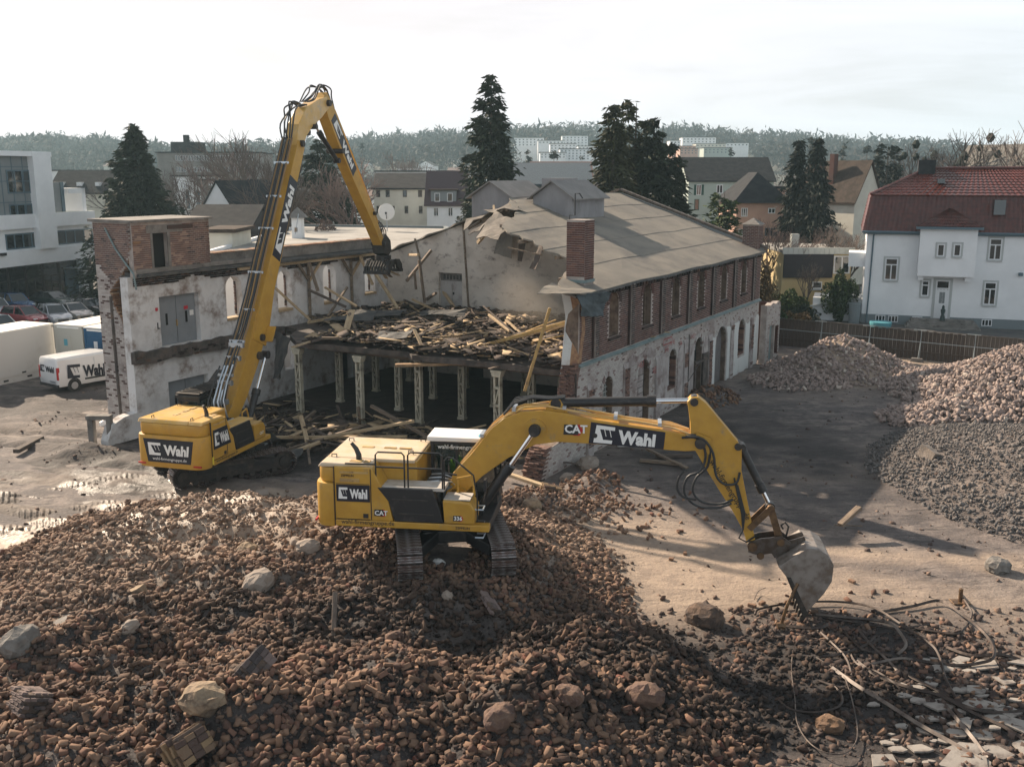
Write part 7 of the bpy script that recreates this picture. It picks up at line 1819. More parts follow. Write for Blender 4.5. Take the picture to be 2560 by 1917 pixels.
b_=MB();b_.tube([(0,0,0),(0,0,.1),(.05,.02,.25)],[.22,.2,.05],7);o=b_.build('rubbish_sack',m_whitep,smooth=True);q=G(262,1048,.2);o.location=(q.x,q.y,gh(q.x,q.y));o.scale=(1.4,1,1.2);tag(o,'crumpled white sack lying beside the concrete portal','sack')
for k,(px,py,lab)in enumerate(((1700,1330,'brown brick lying alone on the sunny sand, rear one'),(1713,1385,'pair brick alone on the sunny sand near the mound'),(1880,1515,'dark brick alone on sand left of the bucket'),(1905,1508,'dark brick alone on sand just left of the bucket teeth'),(2130,1455,'yellow brick piece on the yard right of the bucket'),(2215,1480,'dark brick piece on the yard far right of the bucket'),(2112,1530,'yellow brick between the steel bands'),(1678,1400,'square brick at the sandy foot of the mound'))):
 o=inst('loose_brick',fm[k%9],None,(0,0,0),(0,0,k*1.3));p=G(px,py,0);o.location=(p.x,p.y,gh(p.x,p.y)+.045);tag(o,lab,'brick')
# van, cars, site cabins
m_vanw=mat('white_van_paint',(.74,.74,.74),.25,coat=.5)
m_tyre=mat('tyre_rubber',(.02,.02,.021),.8)
m_alloy=mat('alloy',(.55,.55,.57),.3,.7)
m_lamp=mat('clear_lamp',(.7,.72,.75),.1,.2)
m_tail=mat('red_lamp',(.42,.02,.02),.2)
m_wind=mat('car_window',(.015,.02,.024),.04,spec=1.0)
def wheel(par,x,y,r_,w=.22):
 s=1 if y>0 else-1
 b_=MB();b_.tube([(x,y-w/2,r_),(x,y-w*.3,r_),(x,y+w*.3,r_),(x,y+w/2,r_)],[r_*.93,r_,r_,r_*.93],22);t=b_.build('wheel',m_tyre,par,smooth=True)
 b_=MB();b_.cyl((x,y+s*(w/2-.02),r_),(x,y+s*(w/2+.008),r_),r_*.62,18);
 b_.build('rim',m_alloy,t)
def loft_body(par,name,secs,m_,smooth_=True):
 b_=MB();n=len(secs[0][1]);rings=[]
 for x,hp in secs:rings.append([(x,y,z)for y,z in hp]+[(x,-y,z)for y,z in hp[::-1]])
 m=len(rings[0]);vs=[p for r_ in rings for p in r_];fs=[tuple(range(m)),tuple((len(rings)-1)*m+k for k in range(m-1,-1,-1))]
 for i in range(len(rings)-1):
  for k in range(m):fs.append((i*m+k,i*m+(k+1)%m,(i+1)*m+(k+1)%m,(i+1)*m+k))
 b_.add(vs,fs);return b_.build(name,m_,par,smooth=smooth_)
van=thing('delivery_van','white delivery van with dark company lettering parked left of the brick stub','van',(-25.95+.59*2.45,54.95+.81*2.45,gh(-24.5,57)),math.atan2(.81,.59))
def vsec(x,w,zb,zs,zt,wt):return(x,[(w*.93,zb),(w,zb+.18),(w,zs),(wt+.06,zt-.14),(wt-.06,zt-.03),(0,zt)])
loft_body(van,'body',[vsec(-2.48,.90,.42,1.1,1.90,.78),vsec(-2.42,.97,.34,1.12,1.97,.84),vsec(-1,.985,.32,1.15,2.0,.86),vsec(.6,.985,.32,1.15,1.99,.85),vsec(1.0,.985,.32,1.12,1.93,.82),vsec(1.62,.98,.33,1.1,1.38,.84),vsec(2.2,.95,.34,.95,1.12,.72),vsec(2.44,.82,.40,.75,.92,.6)],m_vanw)
b_=MB();b_.add([(1.04,-.74,1.88),(1.60,-.80,1.38),(1.60,.80,1.38),(1.04,.74,1.88)],[(0,1,2,3)]);q=b_.build('windscreen',m_wind,van);q.location=(.03,0,.03)
for s in(-1,1):
 b_=MB();b_.add([(.28,s*.992,1.17),(1.30,s*.992,1.17),(1.12,s*.93,1.5),(.92,s*.90,1.74),(.33,s*.895,1.76)],[(0,1,2,3,4)]);b_.build('side_window',m_wind,van)
 for nm,(x0,x1,z0,z1),mm in(('side_rub_strip',(-.9,1.0,.56,.66),m_black),('door_handle',(-.15,.05,1.05,1.09),m_black),('door_handle',(.25,.42,1.05,1.09),m_black)):
  b_=MB();b_.bx(x0,x1,min(s*.98,s*1.0),max(s*.98,s*1.0),z0,z1);b_.build(nm,mm,van)
 b_=MB();b_.bx(-.255,-.245,min(s*.97,s*.989),max(s*.97,s*.989),.4,1.78);b_.bx(-1.45,-1.44,min(s*.97,s*.989),max(s*.97,s*.989),.4,1.2);b_.build('panel_gap',m_fitting,van)
 b_=MB();b_.bx(-2.50,-2.36,min(s*.84,s*.965),max(s*.84,s*.965),.75,1.45);b_.build('tail_lamp',m_tail,van,bevel=.02)
 b_=MB();b_.bx(1.15,1.3,min(s*.99,s*1.18),max(s*.99,s*1.18),1.15,1.4);b_.build('mirror',m_black,van,bevel=.03)
 for x in(-1.55,1.5):
  wheel(van,x,s*.88,.33)
  b_=MB();b_.cyl((x,s*.962,.36),(x,s*.989,.36),.40,22);b_.build('wheel_arch',m_black,van)
b_=MB();b_.bx(-2.52,-2.42,-.93,.93,.32,.48);b_.build('bumper',m_black,van,bevel=.02)
b_=MB();b_.bx(-2.495,-2.48,-.7,-.1+.0,.52,.66);b_.build('number_plate',m_fitting,van)
decal(van,[(-1.95,-.995,.78),(.42,-.995,.60),(.42,-.995,1.40),(-1.95,-.99,1.55)],ink=m_navy,plate_on=False,lift=.012,logo_a=(0,.34),text_a=(.40,.98),b=(.0,1.0))
decal(van,[(-2.49,.78,1.12),(-2.49,-.66,1.12),(-2.47,-.66,1.5),(-2.47,.78,1.5)],ink=m_navy,plate_on=False,lift=.02,logo_a=(0,.32),text_a=(.38,.98),b=(.0,1.0))
CARC={}
def car(label,px,py,yaw,col_,kind='saloon',z=.1):
 mc=mat('paint_'+'_'.join(str(int(c*100))for c in col_),col_,.22,.35,coat=.8)
 p=G(px,py,z);c=thing('parked_car',label,'car',p,yaw,'cars parked beside the office building')
 h=1.44 if kind=='saloon' else 1.52;w=.88
 def S(x,wb,zb,zw):return(x,[(wb*.9,zb),(wb,zb+.12),(wb,zw*.82),(wb*.94,zw*.96),(wb*.5,zw),(0,zw)])
 loft_body(c,'body',[S(-2.2,.66,.42,.86),S(-2.05,.82,.30,.98),S(-1.2,.88,.2,1.0),S(.3,.88,.2,.97),S(1.1,.88,.2,.93),S(1.8,.84,.24,.82),S(2.12,.66,.34,.64)],mc)
 xb,xr0,xr1,xf=(-1.95,-1.2,.15,1.0)if kind=='saloon' else(-2.05,-1.7,.2,.95)
 b_=MB();lo=[(xb,-.74,.96),(xf,-.76,.90),(xf,.76,.90),(xb,.74,.96)];up=[(xr0,-.58,h-.03),(xr1,-.60,h-.02),(xr1,.60,h-.02),(xr0,.58,h-.03)]
 b_.add(lo+up,[(0,1,5,4),(1,2,6,5),(2,3,7,6),(3,0,4,7)]);b_.build('windows',m_wind,c)
 b_=MB();b_.add([(xr0-.02,-.6,h-.05),(xr1+.02,-.62,h-.04),(xr1+.02,.62,h-.04),(xr0-.02,.6,h-.05),(xr0+.1,-.5,h),(xr1-.1,-.5,h+.01),(xr1-.1,.5,h+.01),(xr0+.1,.5,h)],[(0,1,5,4),(1,2,6,5),(2,3,7,6),(3,0,4,7),(4,5,6,7)]);b_.build('roof',mc,c,smooth=True)
 b_=MB()
 for s in(-1,1):
  for a,e in(((xf,s*.76,.91),(xr1,s*.61,h-.03)),((-.35,s*.755,.95),(-.4,s*.60,h-.03)),((xb,s*.74,.96),(xr0,s*.59,h-.03))):b_.beam(a,e,.06,.05)
 b_.build('window_pillars',mc,c)
 for s in(-1,1):
  for x in(-1.3,1.32):wheel(c,x,s*.78,.32,.2)
  b_=MB();b_.bx(1.82,2.08,min(s*.45,s*.74),max(s*.45,s*.74),.60,.72);b_.build('headlight',m_lamp,c,bevel=.02)
  b_=MB();b_.bx(-2.2,-2.08,min(s*.5,s*.78),max(s*.5,s*.78),.72,.86);b_.build('tail_light',m_tail,c,bevel=.02)
 b_=MB();b_.bx(2.0,2.13,-.42,.42,.38,.56);b_.build('grille',m_black,c,bevel=.02)
 return c
ya=math.atan2(-.38,.93)
car('dark green saloon car parked alone in front of the glass entrance',134,768,ya,(.02,.04,.035))
car('bright blue small car parked left of the dark green one',40,776,ya-.25,(.01,.10,.26),'hatch')
car('red estate car parked behind the white site cabin',66,812,ya-.1,(.30,.03,.04),'hatch')
car('silver hatchback between the red car and the beige one',138,808,ya-.45,(.42,.44,.48),'hatch')
car('beige car with long bonnet next to the silver hatchback',186,800,ya-.35,(.36,.33,.31))
car('black car half hidden by the brick stub',232,788,ya-.15,(.02,.022,.026))
car('pale silver car cut by the left edge of the picture',-8,790,ya-.4,(.55,.56,.60),'hatch')
car('white car just behind the long white cabin roof',2,838,ya-.2,(.65,.65,.64),'hatch')
ca=Vector((.37,.93,0)).normalized();cb=Vector((.93,-.37,0))
def cabin(label,corner,L,Wd,z0,z1,m_,end_door=False,window=False,sticker=(.1,.35,.45)):
 c=thing('site_cabin',label,'container',corner,math.atan2(ca.y,ca.x))
 b_=MB();b_.bx(0,L,-Wd,0,z0,z1);b_.build('body',m_,c,bevel=.02)
 b_=MB();b_.bx(-.02,L+.02,-Wd-.02,.02,z1,z1+.08);b_.build('roof',mat('cabin_roof',(.74,.72,.68),.6),c)
 b_=MB()
 for x in(.0,L-.12):
  for y in(-Wd,-.12):b_.bx(x-.012,x+.13,y-.012,y+.132,z0-.1,z1+.01)
 b_.bx(-.015,L+.015,-Wd-.012,-Wd+.05,z1-.16,z1-.002);b_.bx(-.015,.05,-Wd,0,z1-.16,z1-.002);b_.bx(-.015,L+.015,-Wd-.012,-Wd+.05,z0-.1,z0+.1)
 b_.build('frame',m_,c)
 if end_door:
  b_=MB();b_.bx(-.03,.0,-1.25,-.35,z0+.08,z0+2.05);d_=b_.build('door',m_,c,bevel=.01)
  b_=MB();b_.bx(-.035,-.028,-1.0,-.72,z0+1.45,z0+1.85);b_.build('door_sign',mat('sticker_%d'%int(sticker[0]*100),sticker,.5),d_)
  b_=MB();b_.bx(-.07,-.03,-.48,-.42,z0+.9,z0+1.05);b_.build('handle',m_fitting,d_)
  b_=MB();b_.bx(-.036,-.028,-Wd+.25,-.25,z1-.14,z1-.04);b_.build('lettering_strip',m_white,c)
 return c
cabw=mat('white_cabin_sheet',(.50,.49,.475),.55,dirt=(.42,.40,.38),dscale=1,damt=.3)
cw_=mat('cream_cabin_sheet',(.46,.46,.42),.55)
cbl=mat('blue_cabin_sheet',(.012,.075,.17),.5)
nl=Vector((-28.0,60.4,gh(-28,60)))-ca*8.0
c1=cabin('long white site cabin with one small window at the left edge',nl-cb*2.44+cb*0,8.0,2.44,.5,3.0,cabw)
b_=MB();b_.bx(0.02,7.98,-2.40,-.04,-.02,.42);b_.build('plinth',cabw,c1)
for x,z in((3.2,.47),(5.4,.5),(7.3,.5),(4.1,.2),(5.8,.2)):
 b_=MB();b_.bx(x,x+.3,-2.462,-2.40,z-.04,z+.05);b_.build('fork_pocket',m_black,c1)
b_=MB();b_.bx(2.7,3.35,-2.475,-2.42,1.65,2.35);w_=b_.build('window',m_white,c1);b_=MB();b_.bx(2.82,3.23,-2.482,-2.474,1.77,2.23);b_.build('pane',m_wind,w_)
c2=cabin('white site cabin with a door and blue sticker behind the van',Vector((-27.75,60.0,.1)),6.0,2.2,.3,2.95,cw_,True)
c3=cabin('blue site cabin between the white cabin and the brick stub',Vector((-25.55,59.05,.1)),6.0,2.3,.3,2.9,cbl,True,sticker=(.6,.62,.65))
c4=cabin('second white site cabin roof farther back behind the blue one',Vector((-23.0,58.0,.1)),6.0,2.3,.3,2.9,cw_)
# timber hoarding along the driveway
f0=G(1925,862,0);f1=G(2560,928,0);fd=(f1-f0);fL=fd.length+5;fd.normalize()
fence=thing('board_fence','tall brown board fence with steel struts between the yard and the driveway','fence',f0,math.atan2(fd.y,fd.x))
m_board=mat('fence_boards',(.085,.062,.048),.9,col2=(.055,.042,.036),scale=1.2,stretch=(10,10,1),dirt=(.13,.105,.085),dscale=2,damt=.3)
m_board2=mat('greyer_fence_boards',(.12,.098,.082),.9,col2=(.08,.066,.056),scale=1.2,stretch=(10,10,1))
m_galv=mat('galvanised_tube',(.36,.40,.41),.5,.4)
bme=[]
for s in range(4):
 b_=MB();h=1.92+.03*s;b_.bx(-.118,.118,-.014,.014,.04,h);q=b_.build('board',m_board if s<2 else m_board2);bme.append(q.data);bpy.data.objects.remove(q)
nb=int(fL/.25)
for k in range(nb):
 panel=int(k/13);inst('board',bme[(k*7+panel)%2+(2 if panel%3==1 else 0)],fence,(k*.25+.12,.006*((k*5)%3),0),(random.uniform(-.012,.012),0,0))
for z in(.55,1.2):
 b_=MB();b_.bx(0,fL,-.07,-.02,z,z+.05);b_.build('rail',m_galv if z>1 else m_board,fence)
b_=MB();b_.bx(0,fL,-.04,.04,1.97,2.0);b_.build('top_cap',m_board2,fence)
for k in range(int(fL/3.3)+1):
 x=.4+k*3.3
 b_=MB();b_.tube([(x,-.06,0),(x,-.06,2.03)],.025,6);b_.tube([(x,-.06,1.5),(x+.1,-.85,.2)],.02,6);b_.build('strut',m_galv,fence)
 b_=MB();b_.bx(x-.35,x+.45,-.98,-.72,.0,.14);b_.build('ballast_block',m_conc,fence,bevel=.02)
 if k%2:b_=MB();b_.bx(x-.3,x+.4,-.98,-.72,.145,.28);b_.build('ballast_block',m_conc,fence,bevel=.02)
 b_=MB();b_.bx(x-.5,x+.3,-.06,.0,1.98,2.03);b_.build('cap_plate',m_galv,fence)
b_=MB();b_.tube([(0,0,0),(0,0,1.1)],.03,8);b_.tube([(0,0,0),(0,0,.05)],.18,8);o=b_.build('marker_post',m_red);o.location=G(1922,880,0);tag(o,'red and white marker post at the end of the low brick wall','post')
b_=MB();b_.bx(-2.2,2.2,-.1,.1,0,.16);o=b_.build('kerb_stone',m_slab,bevel=.02);o.location=G(1975,912,.0);o.rotation_euler=(0,0,R(42));tag(o,'long pale kerb stone lying by the left stone heap','kerb')
# buildings round the site
m_wallw=mat('white_facade',(.78,.80,.82),.85,col2=(.72,.74,.76),scale=.6,bump=.15,bscale=20)
m_wallc=mat('cream_facade',(.66,.65,.57),.9,col2=(.58,.56,.49),scale=.5)
m_wallp=mat('salmon_facade',(.52,.33,.26),.9,col2=(.45,.28,.22),scale=.5)
m_wallg=mat('grey_facade',(.22,.215,.20),.9,col2=(.18,.175,.165),scale=.4)
m_walln=mat('pale_green_facade',(.36,.42,.39),.9)
m_rdark=mat('dark_tiles',(.022,.024,.028),.95,spec=.15,col2=(.036,.037,.04),scale=1.5,bump=.4,bscale=12)
m_rbrown=mat('brown_tiles',(.075,.058,.048),.95,spec=.15,col2=(.05,.04,.034),scale=1.5,bump=.4,bscale=12)
m_rred=mat('red_clay_tiles',(.105,.026,.02),.27,col2=(.07,.019,.016),scale=2.5,bump=.15,bscale=20)
m_rflat=mat('flat_roof_gravel',(.33,.32,.30),.9,col2=(.26,.25,.235),scale=.5,dirt=(.2,.19,.17),dscale=.5,damt=.4)
m_frame=mat('white_window_frame',(.66,.68,.70),.5)
m_bluef=mat('blue_grey_frame',(.075,.125,.16),.5)
m_panel=mat('grey_facade_panel',(.20,.22,.23),.6,col2=(.18,.20,.21),scale=.6)
m_plinth=mat('grey_plinth',(.17,.20,.215),.85)
m_pane=mat('window_pane',(.012,.018,.022),.05,spec=1.0)
m_shut=mat('green_shutter',(.01,.06,.045),.6)
def fbx(b_,P,u0,u1,w0,w1,d0,d1,mi=0):pbox(b_,P,u0,u1,w0,w1,d0,d1,mi)
def window(par,P,u0,u1,w0,w1,fr=.07,mull=1,trans=0,m_f=None,m_p=None,proud=.05,sill=True,surround=None,name='window'):
 m_f=m_f or m_frame;m_p=m_p or m_pane;b_=MB()
 fbx(b_,P,u0,u1,w0,w0+fr,-.02,proud);fbx(b_,P,u0,u1,w1-fr,w1,-.02,proud);fbx(b_,P,u0,u0+fr,w0+fr,w1-fr,-.02,proud);fbx(b_,P,u1-fr,u1,w0+fr,w1-fr,-.02,proud)
 wt=w1-(w1-w0)*trans if trans else w1
 if trans:fbx(b_,P,u0+fr,u1-fr,wt-fr/2,wt+fr/2,-.02,proud)
 for k in range(1,mull+1):
  u=u0+(u1-u0)*k/(mull+1);fbx(b_,P,u-fr/2,u+fr/2,w0+fr,wt-(fr/2 if trans else fr),-.02,proud)
 w=b_.build(name,m_f,par)
 b_=MB();fbx(b_,P,u0+fr*.5,u1-fr*.5,w0+fr*.5,w1-fr*.5,-.03,.012);b_.build('pane',m_p,w)
 if sill:b_=MB();fbx(b_,P,u0-.1,u1+.1,w0-.12,w0-.003,-.02,.14);b_.build('sill',surround or m_fitting,w)
 if surround:
  b_=MB();fbx(b_,P,u0-.14,u0-.003,w0,w1+.14,-.02,.03);fbx(b_,P,u1+.003,u1+.14,w0,w1+.14,-.02,.03);fbx(b_,P,u0-.003,u1+.003,w1+.003,w1+.14,-.02,.03);b_.build('surround',surround,w)
 return w
def P_face(o,ux,un):
 o=Vector(o);ux=Vector(ux);un=Vector(un);return lambda u,w,d:o+ux*u+Vector((0,0,w))+un*d
def block(name,label,cat,px0,px1,ytop,Y,depth,m_,roof='flat',hr=0,m_roof=None,yaw=0.0,base=None,rows=(),group=None,ov=.3,ridge='x',chim=0,dorm=0,flatc=None):
 a=AT(px0,ytop,Y);c=AT(px1,ytop,Y);w=(c-a).length/max(math.cos(yaw),.3);zt=a.z
 zb=base if base is not None else(float(hill_h(np.array([a.x]),np.array([Y]))[0])-.5 if Y>75 else 0)
 h=zt-zb
 t=thing(name,label,cat,((a.x+c.x)/2,Y,zb),yaw,group)
 m_roof=m_roof or m_rdark
 b_=MB();b_.bx(-w/2,w/2,0,depth,0,h)
 if roof=='gable':
  if ridge=='x':b_.prism([(0,h),(depth,h),(depth/2,h+hr)],-w/2,w/2,axis='x')
  else:b_.prism([(-w/2,h),(w/2,h),(0,h+hr)],0,depth)
 b_.build('wall',m_,t)
 b_=MB();x0,x1,y0,y1=-w/2-ov,w/2+ov,-ov,depth+ov
 if roof=='flat':b_.bx(x0,x1,y0,y1,h,h+.25)
 elif roof=='gable':
  k=hr/((depth if ridge=='x' else w)/2);e=h-k*ov
  if ridge=='x':
   for s in(0,1):
    ya,yb_=(y0,depth/2)if s==0 else(y1,depth/2)
    q=[(x0,ya,e),(x1,ya,e),(x1,yb_,h+hr),(x0,yb_,h+hr)];b_.add(q+[(p[0],p[1],p[2]+.18)for p in q],[(0,1,2,3),(4,5,6,7),(0,1,5,4),(1,2,6,5),(2,3,7,6),(3,0,4,7)])
  else:
   for s in(-1,1):
    xa=x0 if s<0 else x1
    q=[(xa,y0,e),(xa,y1,e),(0,y1,h+hr),(0,y0,h+hr)];b_.add(q+[(p[0],p[1],p[2]+.18)for p in q],[(0,1,2,3),(4,5,6,7),(0,1,5,4),(1,2,6,5),(2,3,7,6),(3,0,4,7)])
 elif roof=='hip':
  r_=min(w,depth)/2*.98
  if w>=depth:A,B=(-w/2+r_,depth/2,h+hr),(w/2-r_,depth/2,h+hr)
  else:A,B=(0,r_,h+hr),(0,depth-r_,h+hr)
  c_=[(x0,y0,h),(x1,y0,h),(x1,y1,h),(x0,y1,h)]
  b_.add(c_+[A,B],[(0,1,5,4),(1,2,5),(2,3,4,5),(3,0,4),(3,2,1,0)]if w>=depth else[(0,1,4),(1,2,5,4),(2,3,5),(3,0,4,5),(3,2,1,0)])
 rf=b_.build('roof',m_roof,t)
 for k in range(chim):
  b_=MB();x=-w/4+k*w/3;b_.bx(x-.35,x+.35,depth/2-.3,depth/2+.3,h,h+hr+.9);b_.build('chimney',m_brick,rf)
 for k in range(dorm):
  x=-w/2+(k+.5)*w/dorm;b_=MB();b_.bx(x-.4,x+.4,depth*.12,depth*.22,h+hr*.32,h+hr*.5);b_.build('skylight',m_frame,rf)
 Pf=lambda u,ww,d:Vector((u,-d,ww))
 s_u=w/max(abs(px1-px0),1);zf=lambda y:(AT((px0+px1)/2,y,Y).z-zb)
 for(xs,y0_,y1_,wpx,mull,mf,extra)in rows:
  for x in xs:
   u=(x-(px0+px1)/2)*s_u
   window(t,Pf,u-wpx*s_u/2,u+wpx*s_u/2,zf(y1_),zf(y0_),min(.1,wpx*s_u*.12),mull,0,mf,sill=False)
   if extra=='shutters':
    for s in(-1,1):b_=MB();fbx(b_,Pf,u+s*wpx*s_u*.78-wpx*s_u*.24,u+s*wpx*s_u*.78+wpx*s_u*.24,zf(y1_),zf(y0_),0,.06);b_.build('shutter',m_shut,t)
 return t
ar=lambda a,b,n:[a+(b-a)*k/(n-1)for k in range(n)]
O0=Vector((-48.6,84.5,0));ux=Vector((.29,.957,0)).normalized();un=Vector((ux.y,-ux.x,0))
PO=P_face(O0,ux,un)
off=thingW('office_building','modern white office building with blue grey windows and glazed ground floor at the left','office building',tuple(O0))
def ofb(nm,m_,*a):
 b_=MB();fbx(b_,PO,*a);return inW(b_.build(nm,m_,off),off)
def fo(px,py,d=0.0):
 r_=ray(px,py);o=PO(0,0,d);det=r_[0]*un.x+r_[1]*un.y;k=(o.x*un.x+o.y*un.y)/det;X,Y_=r_[0]*k,r_[1]*k
 return(Vector((X,Y_,0))-o).dot(ux),CAM_H+r_[2]*k
uE=fo(236,646)[0]+.6
ofb('wall',m_wallw,-12,uE,3.65,7.0,-11,-.4)
ofb('ground_floor_core',m_black,-12,uE,0,3.65,-11,-.9)
ofb('facade_band',m_wallw,-12,uE,3.6,5.0,-.4,0);ofb('facade_band',m_wallw,-12,uE,7.0,8.3,-.4,0.02)
uc0,uc1=fo(90,560)[0],fo(138,600)[0]
ofb('corner_pillar',m_wallw,uc0,uc1,5.0,14.0,-1.2,.35)
ofb('upper_wall',m_panel,-12,uc0,8.3,13.6,-9,-.3);ofb('upper_roof',m_wallw,-12.2,uc1+.2,13.6,14.05,-9.2,.3)
u2=fo(178,500)[0]
ofb('upper_annexe',m_panel,uc1,u2,8.3,11.2,-8,-1.2);ofb('annexe_frame',m_bluef,u2,u2+.4,8.3,11.2,-8,-1.1)
ofb('terrace_frame',m_wallw,uE-.9,uE-.4,8.3,10.6,-4,-.6);ofb('terrace_frame',m_wallw,u2+.4,uE-.4,10.1,10.6,-4,-.6)
def ow(x0,x1,y0,y1,n,d=-.38,nm='window',split=None):
 u0,z1=fo(x0,y0,d);u1,_=fo(x1,y0,d);z0=fo((x0+x1)/2,y1,d)[1];z1=fo((x0+x1)/2,y0,d)[1]
 Pd=lambda u,w,dd:PO(u,w,d+dd)
 q=window(off,Pd,u0,u1,z0,z1,.13,n-1,0,m_bluef,sill=False,name=nm);inW(q,off);return q
for a in((12,98,583,622,4),(139,230,574,609,4)):ow(*a)
for a in((14,72,425,484,3),(22,80,510,542,3)):ow(*a,d=-.28)
for x in(5,33,60,85):
 u=fo(x,470,-.28)[0];ofb('panel_joint',m_bluef,u,u+.07,8.3,13.6,-.3,-.26)
for z in(9.4,11.3,12.6):ofb('panel_joint',m_bluef,-12,uc0,z,z+.07,-.3,-.255)
for k in range(15):
 u=-11+k*2.2
 if u>uE-1:break
 q=window(off,lambda a,w,d:PO(a,w,-.9+d),u,u+2.1,.1,3.5,.1,1,.38,m_black,sill=False,name='shop_window');inW(q,off)
for u in(fo(210,700)[0],2.0,-8):ofb('column',m_wallw,u,u+.7,0,3.6,-.7,-.05)
u=fo(185,700)[0];ofb('entrance_canopy',m_fitting,u-.3,u+2,2.75,2.85,-.9,.9);ofb('entrance_door',m_bluef,u-.2,u+1.6,0,2.6,-.9,-.75)
for x in(6,226):u=fo(x,640)[0];ofb('wall_lamp',m_black,u-.3,u+.3,4.7,4.95,0,.25)
# --- left background
block('tiled_row_house','long dark tiled roof with three skylights behind the office','house',122,262,482,150,9,m_wallc,'gable',3.0,dorm=3)
block('flat_roof_block','low white flat roofed block beyond the dark tiled roof at the left','building',118,258,428,210,12,m_wallw)
lo=block('long_office_block','long grey office slab with two strips of windows behind the bare trees','office building',392,640,383,205,14,m_wallg,rows=[(ar(440,632,30),389,402,4.6,0,None,0),(ar(440,632,30),418,430,4.6,0,None,0)])
a=AT(430,378,210);b_=MB();b_.bx(-2.8,2.8,0,5,0,2.0);b_.bx(-.5,.5,1,2,2,3.4);o=b_.build('rooftop_plant',m_rdark);o.location=(AT(462,378,209).x,209,a.z-.2);tag(o,'dark plant room with a vent on top of the long office slab','plant room')
block('white_annexe','white block with tall windows between conifer and gabled house','building',432,520,442,160,10,m_wallw,rows=[([466,492,512],476,522,9,0,m_bluef,0)])
block('low_dark_block','dark flat roofed block left of the boom behind the gabled house','building',500,660,452,150,8,m_wallg,rows=[([528,563,600],455,464,12,1,None,0)])
block('gabled_house','white gabled house with steep dark roof left of the raised boom','house',494,596,530,108,12,m_wallw,'gable',3.1,ridge='y',yaw=-.5,ov=.15,dorm=0)
block('barn','dark wooden barn with tiled roof behind the brick tower','barn',470,622,566,84,8,mat('dark_boards',(.04,.035,.035),.9),'gable',1.5,ov=.4)
block('garage','small pale garage with felt roof beside the brick tower','garage',505,580,582,70,5,m_wallc,m_roof=m_rbrown)
# annexe behind the left wall, flat pale roof
ann=thingW('flat_roofed_annexe','white annexe with wide pale flat roof behind the long plastered wall','building',(-14,66,0))
Z_A=7.0
pl_a=[HW(-40.6,36.2,Z_A),G(760,564,Z_A),G(1112,570,Z_A),HW(-38.1,62.8,Z_A),HW(-38.1,52,Z_A)]
pl_a=[HW(-41.2,38.5),HW(-46.5,42),G(752,566,Z_A),G(1112,571,Z_A),HW(-38.2,62.8),HW(-38.2,49.9),HW(-41.2,49.9)]
b_=MB();b_.prism([(p.x,p.y)for p in pl_a],0,Z_A-.12,axis='z');inW(b_.build('wall',m_wallw,ann),ann)
b_=MB();b_.prism([(p.x,p.y)for p in pl_a],Z_A-.118,Z_A,axis='z');inW(b_.build('flat_roof',m_rflat,ann),ann)
for i in range(7):
 p,q=pl_a[i],pl_a[(i+1)%7];b_=MB();b_.beam(Vector((p.x,p.y,Z_A+.1)),Vector((q.x,q.y,Z_A+.1)),.3,.22);inW(b_.build('roof_edge',m_plinth if i>1 else m_wallw,ann),ann)
dsh=thing('satellite_dish','white satellite dish on a mast above the flat annexe roof by the grab','satellite dish',G(968,578,Z_A))
b_=MB();b_.tube([(0,0,0),(0,0,1.6)],.05,6);b_.build('mast',m_fitting,dsh)
b_=MB();b_.tube([(-.02,0,1.7),(.0,-.12,1.7),(0,-.16,1.7)],[.15,.72,.74],20);o=b_.build('reflector',m_whitep,dsh,smooth=True);b_=MB();b_.tube([(0,-.15,1.1),(0,-.6,1.6)],.03,5);b_.bx(-.08,.08,-.7,-.55,1.52,1.7);b_.build('receiver',m_black,dsh)
tu=block('roof_turret','small white turret with pointed roof at the back of the annexe roof','turret',728,752,545,80,1.2,m_wallw,'hip',.8,base=6.9,m_roof=m_conc)
block('cream_row_house','cream two storey house with small dark windows behind the satellite dish','house',934,1072,472,118,9,m_wallc,'gable',1.6,rows=[([945,969,1012,1050],476,493,10,0,mat('dark_frame',(.1,.1,.1),.6),0),([945,959,981,1015,1051],515,534,9,0,MATS['dark_frame'],0)])
dh=block('dormer_house','white house with steep purple brown roof and grey dormer beside the tall conifer','house',1067,1160,510,112,8,m_wallw,'gable',3.4,m_roof=mat('plum_tiles',(.07,.045,.05),.8),rows=[([1090,1126],519,541,12,1,None,0),([1146],540,553,10,0,None,0)])
zd=AT(0,500,112).z
b_=MB();b_.bx(-1.6,1.2,.1,3,zd,zd+1.5);o=b_.build('dormer',m_panel,dh);b_=MB();b_.bx(-1.8,1.4,-.1,3.4,zd+1.5,zd+1.65);b_.build('dormer_roof',m_rbrown,dh)
for u in(-.9,.5):window(dh,lambda a,w,d:Vector((a,.1-d,w)),u-.3,u+.3,zd+.3,zd+1.25,.07,0,sill=False)
block('flat_white_villa','long white flat roofed villa far behind the cream house','building',940,1128,430,190,9,m_wallw,rows=[([968,982,1000,1018,1048,1090],434,446,8,0,None,0)])
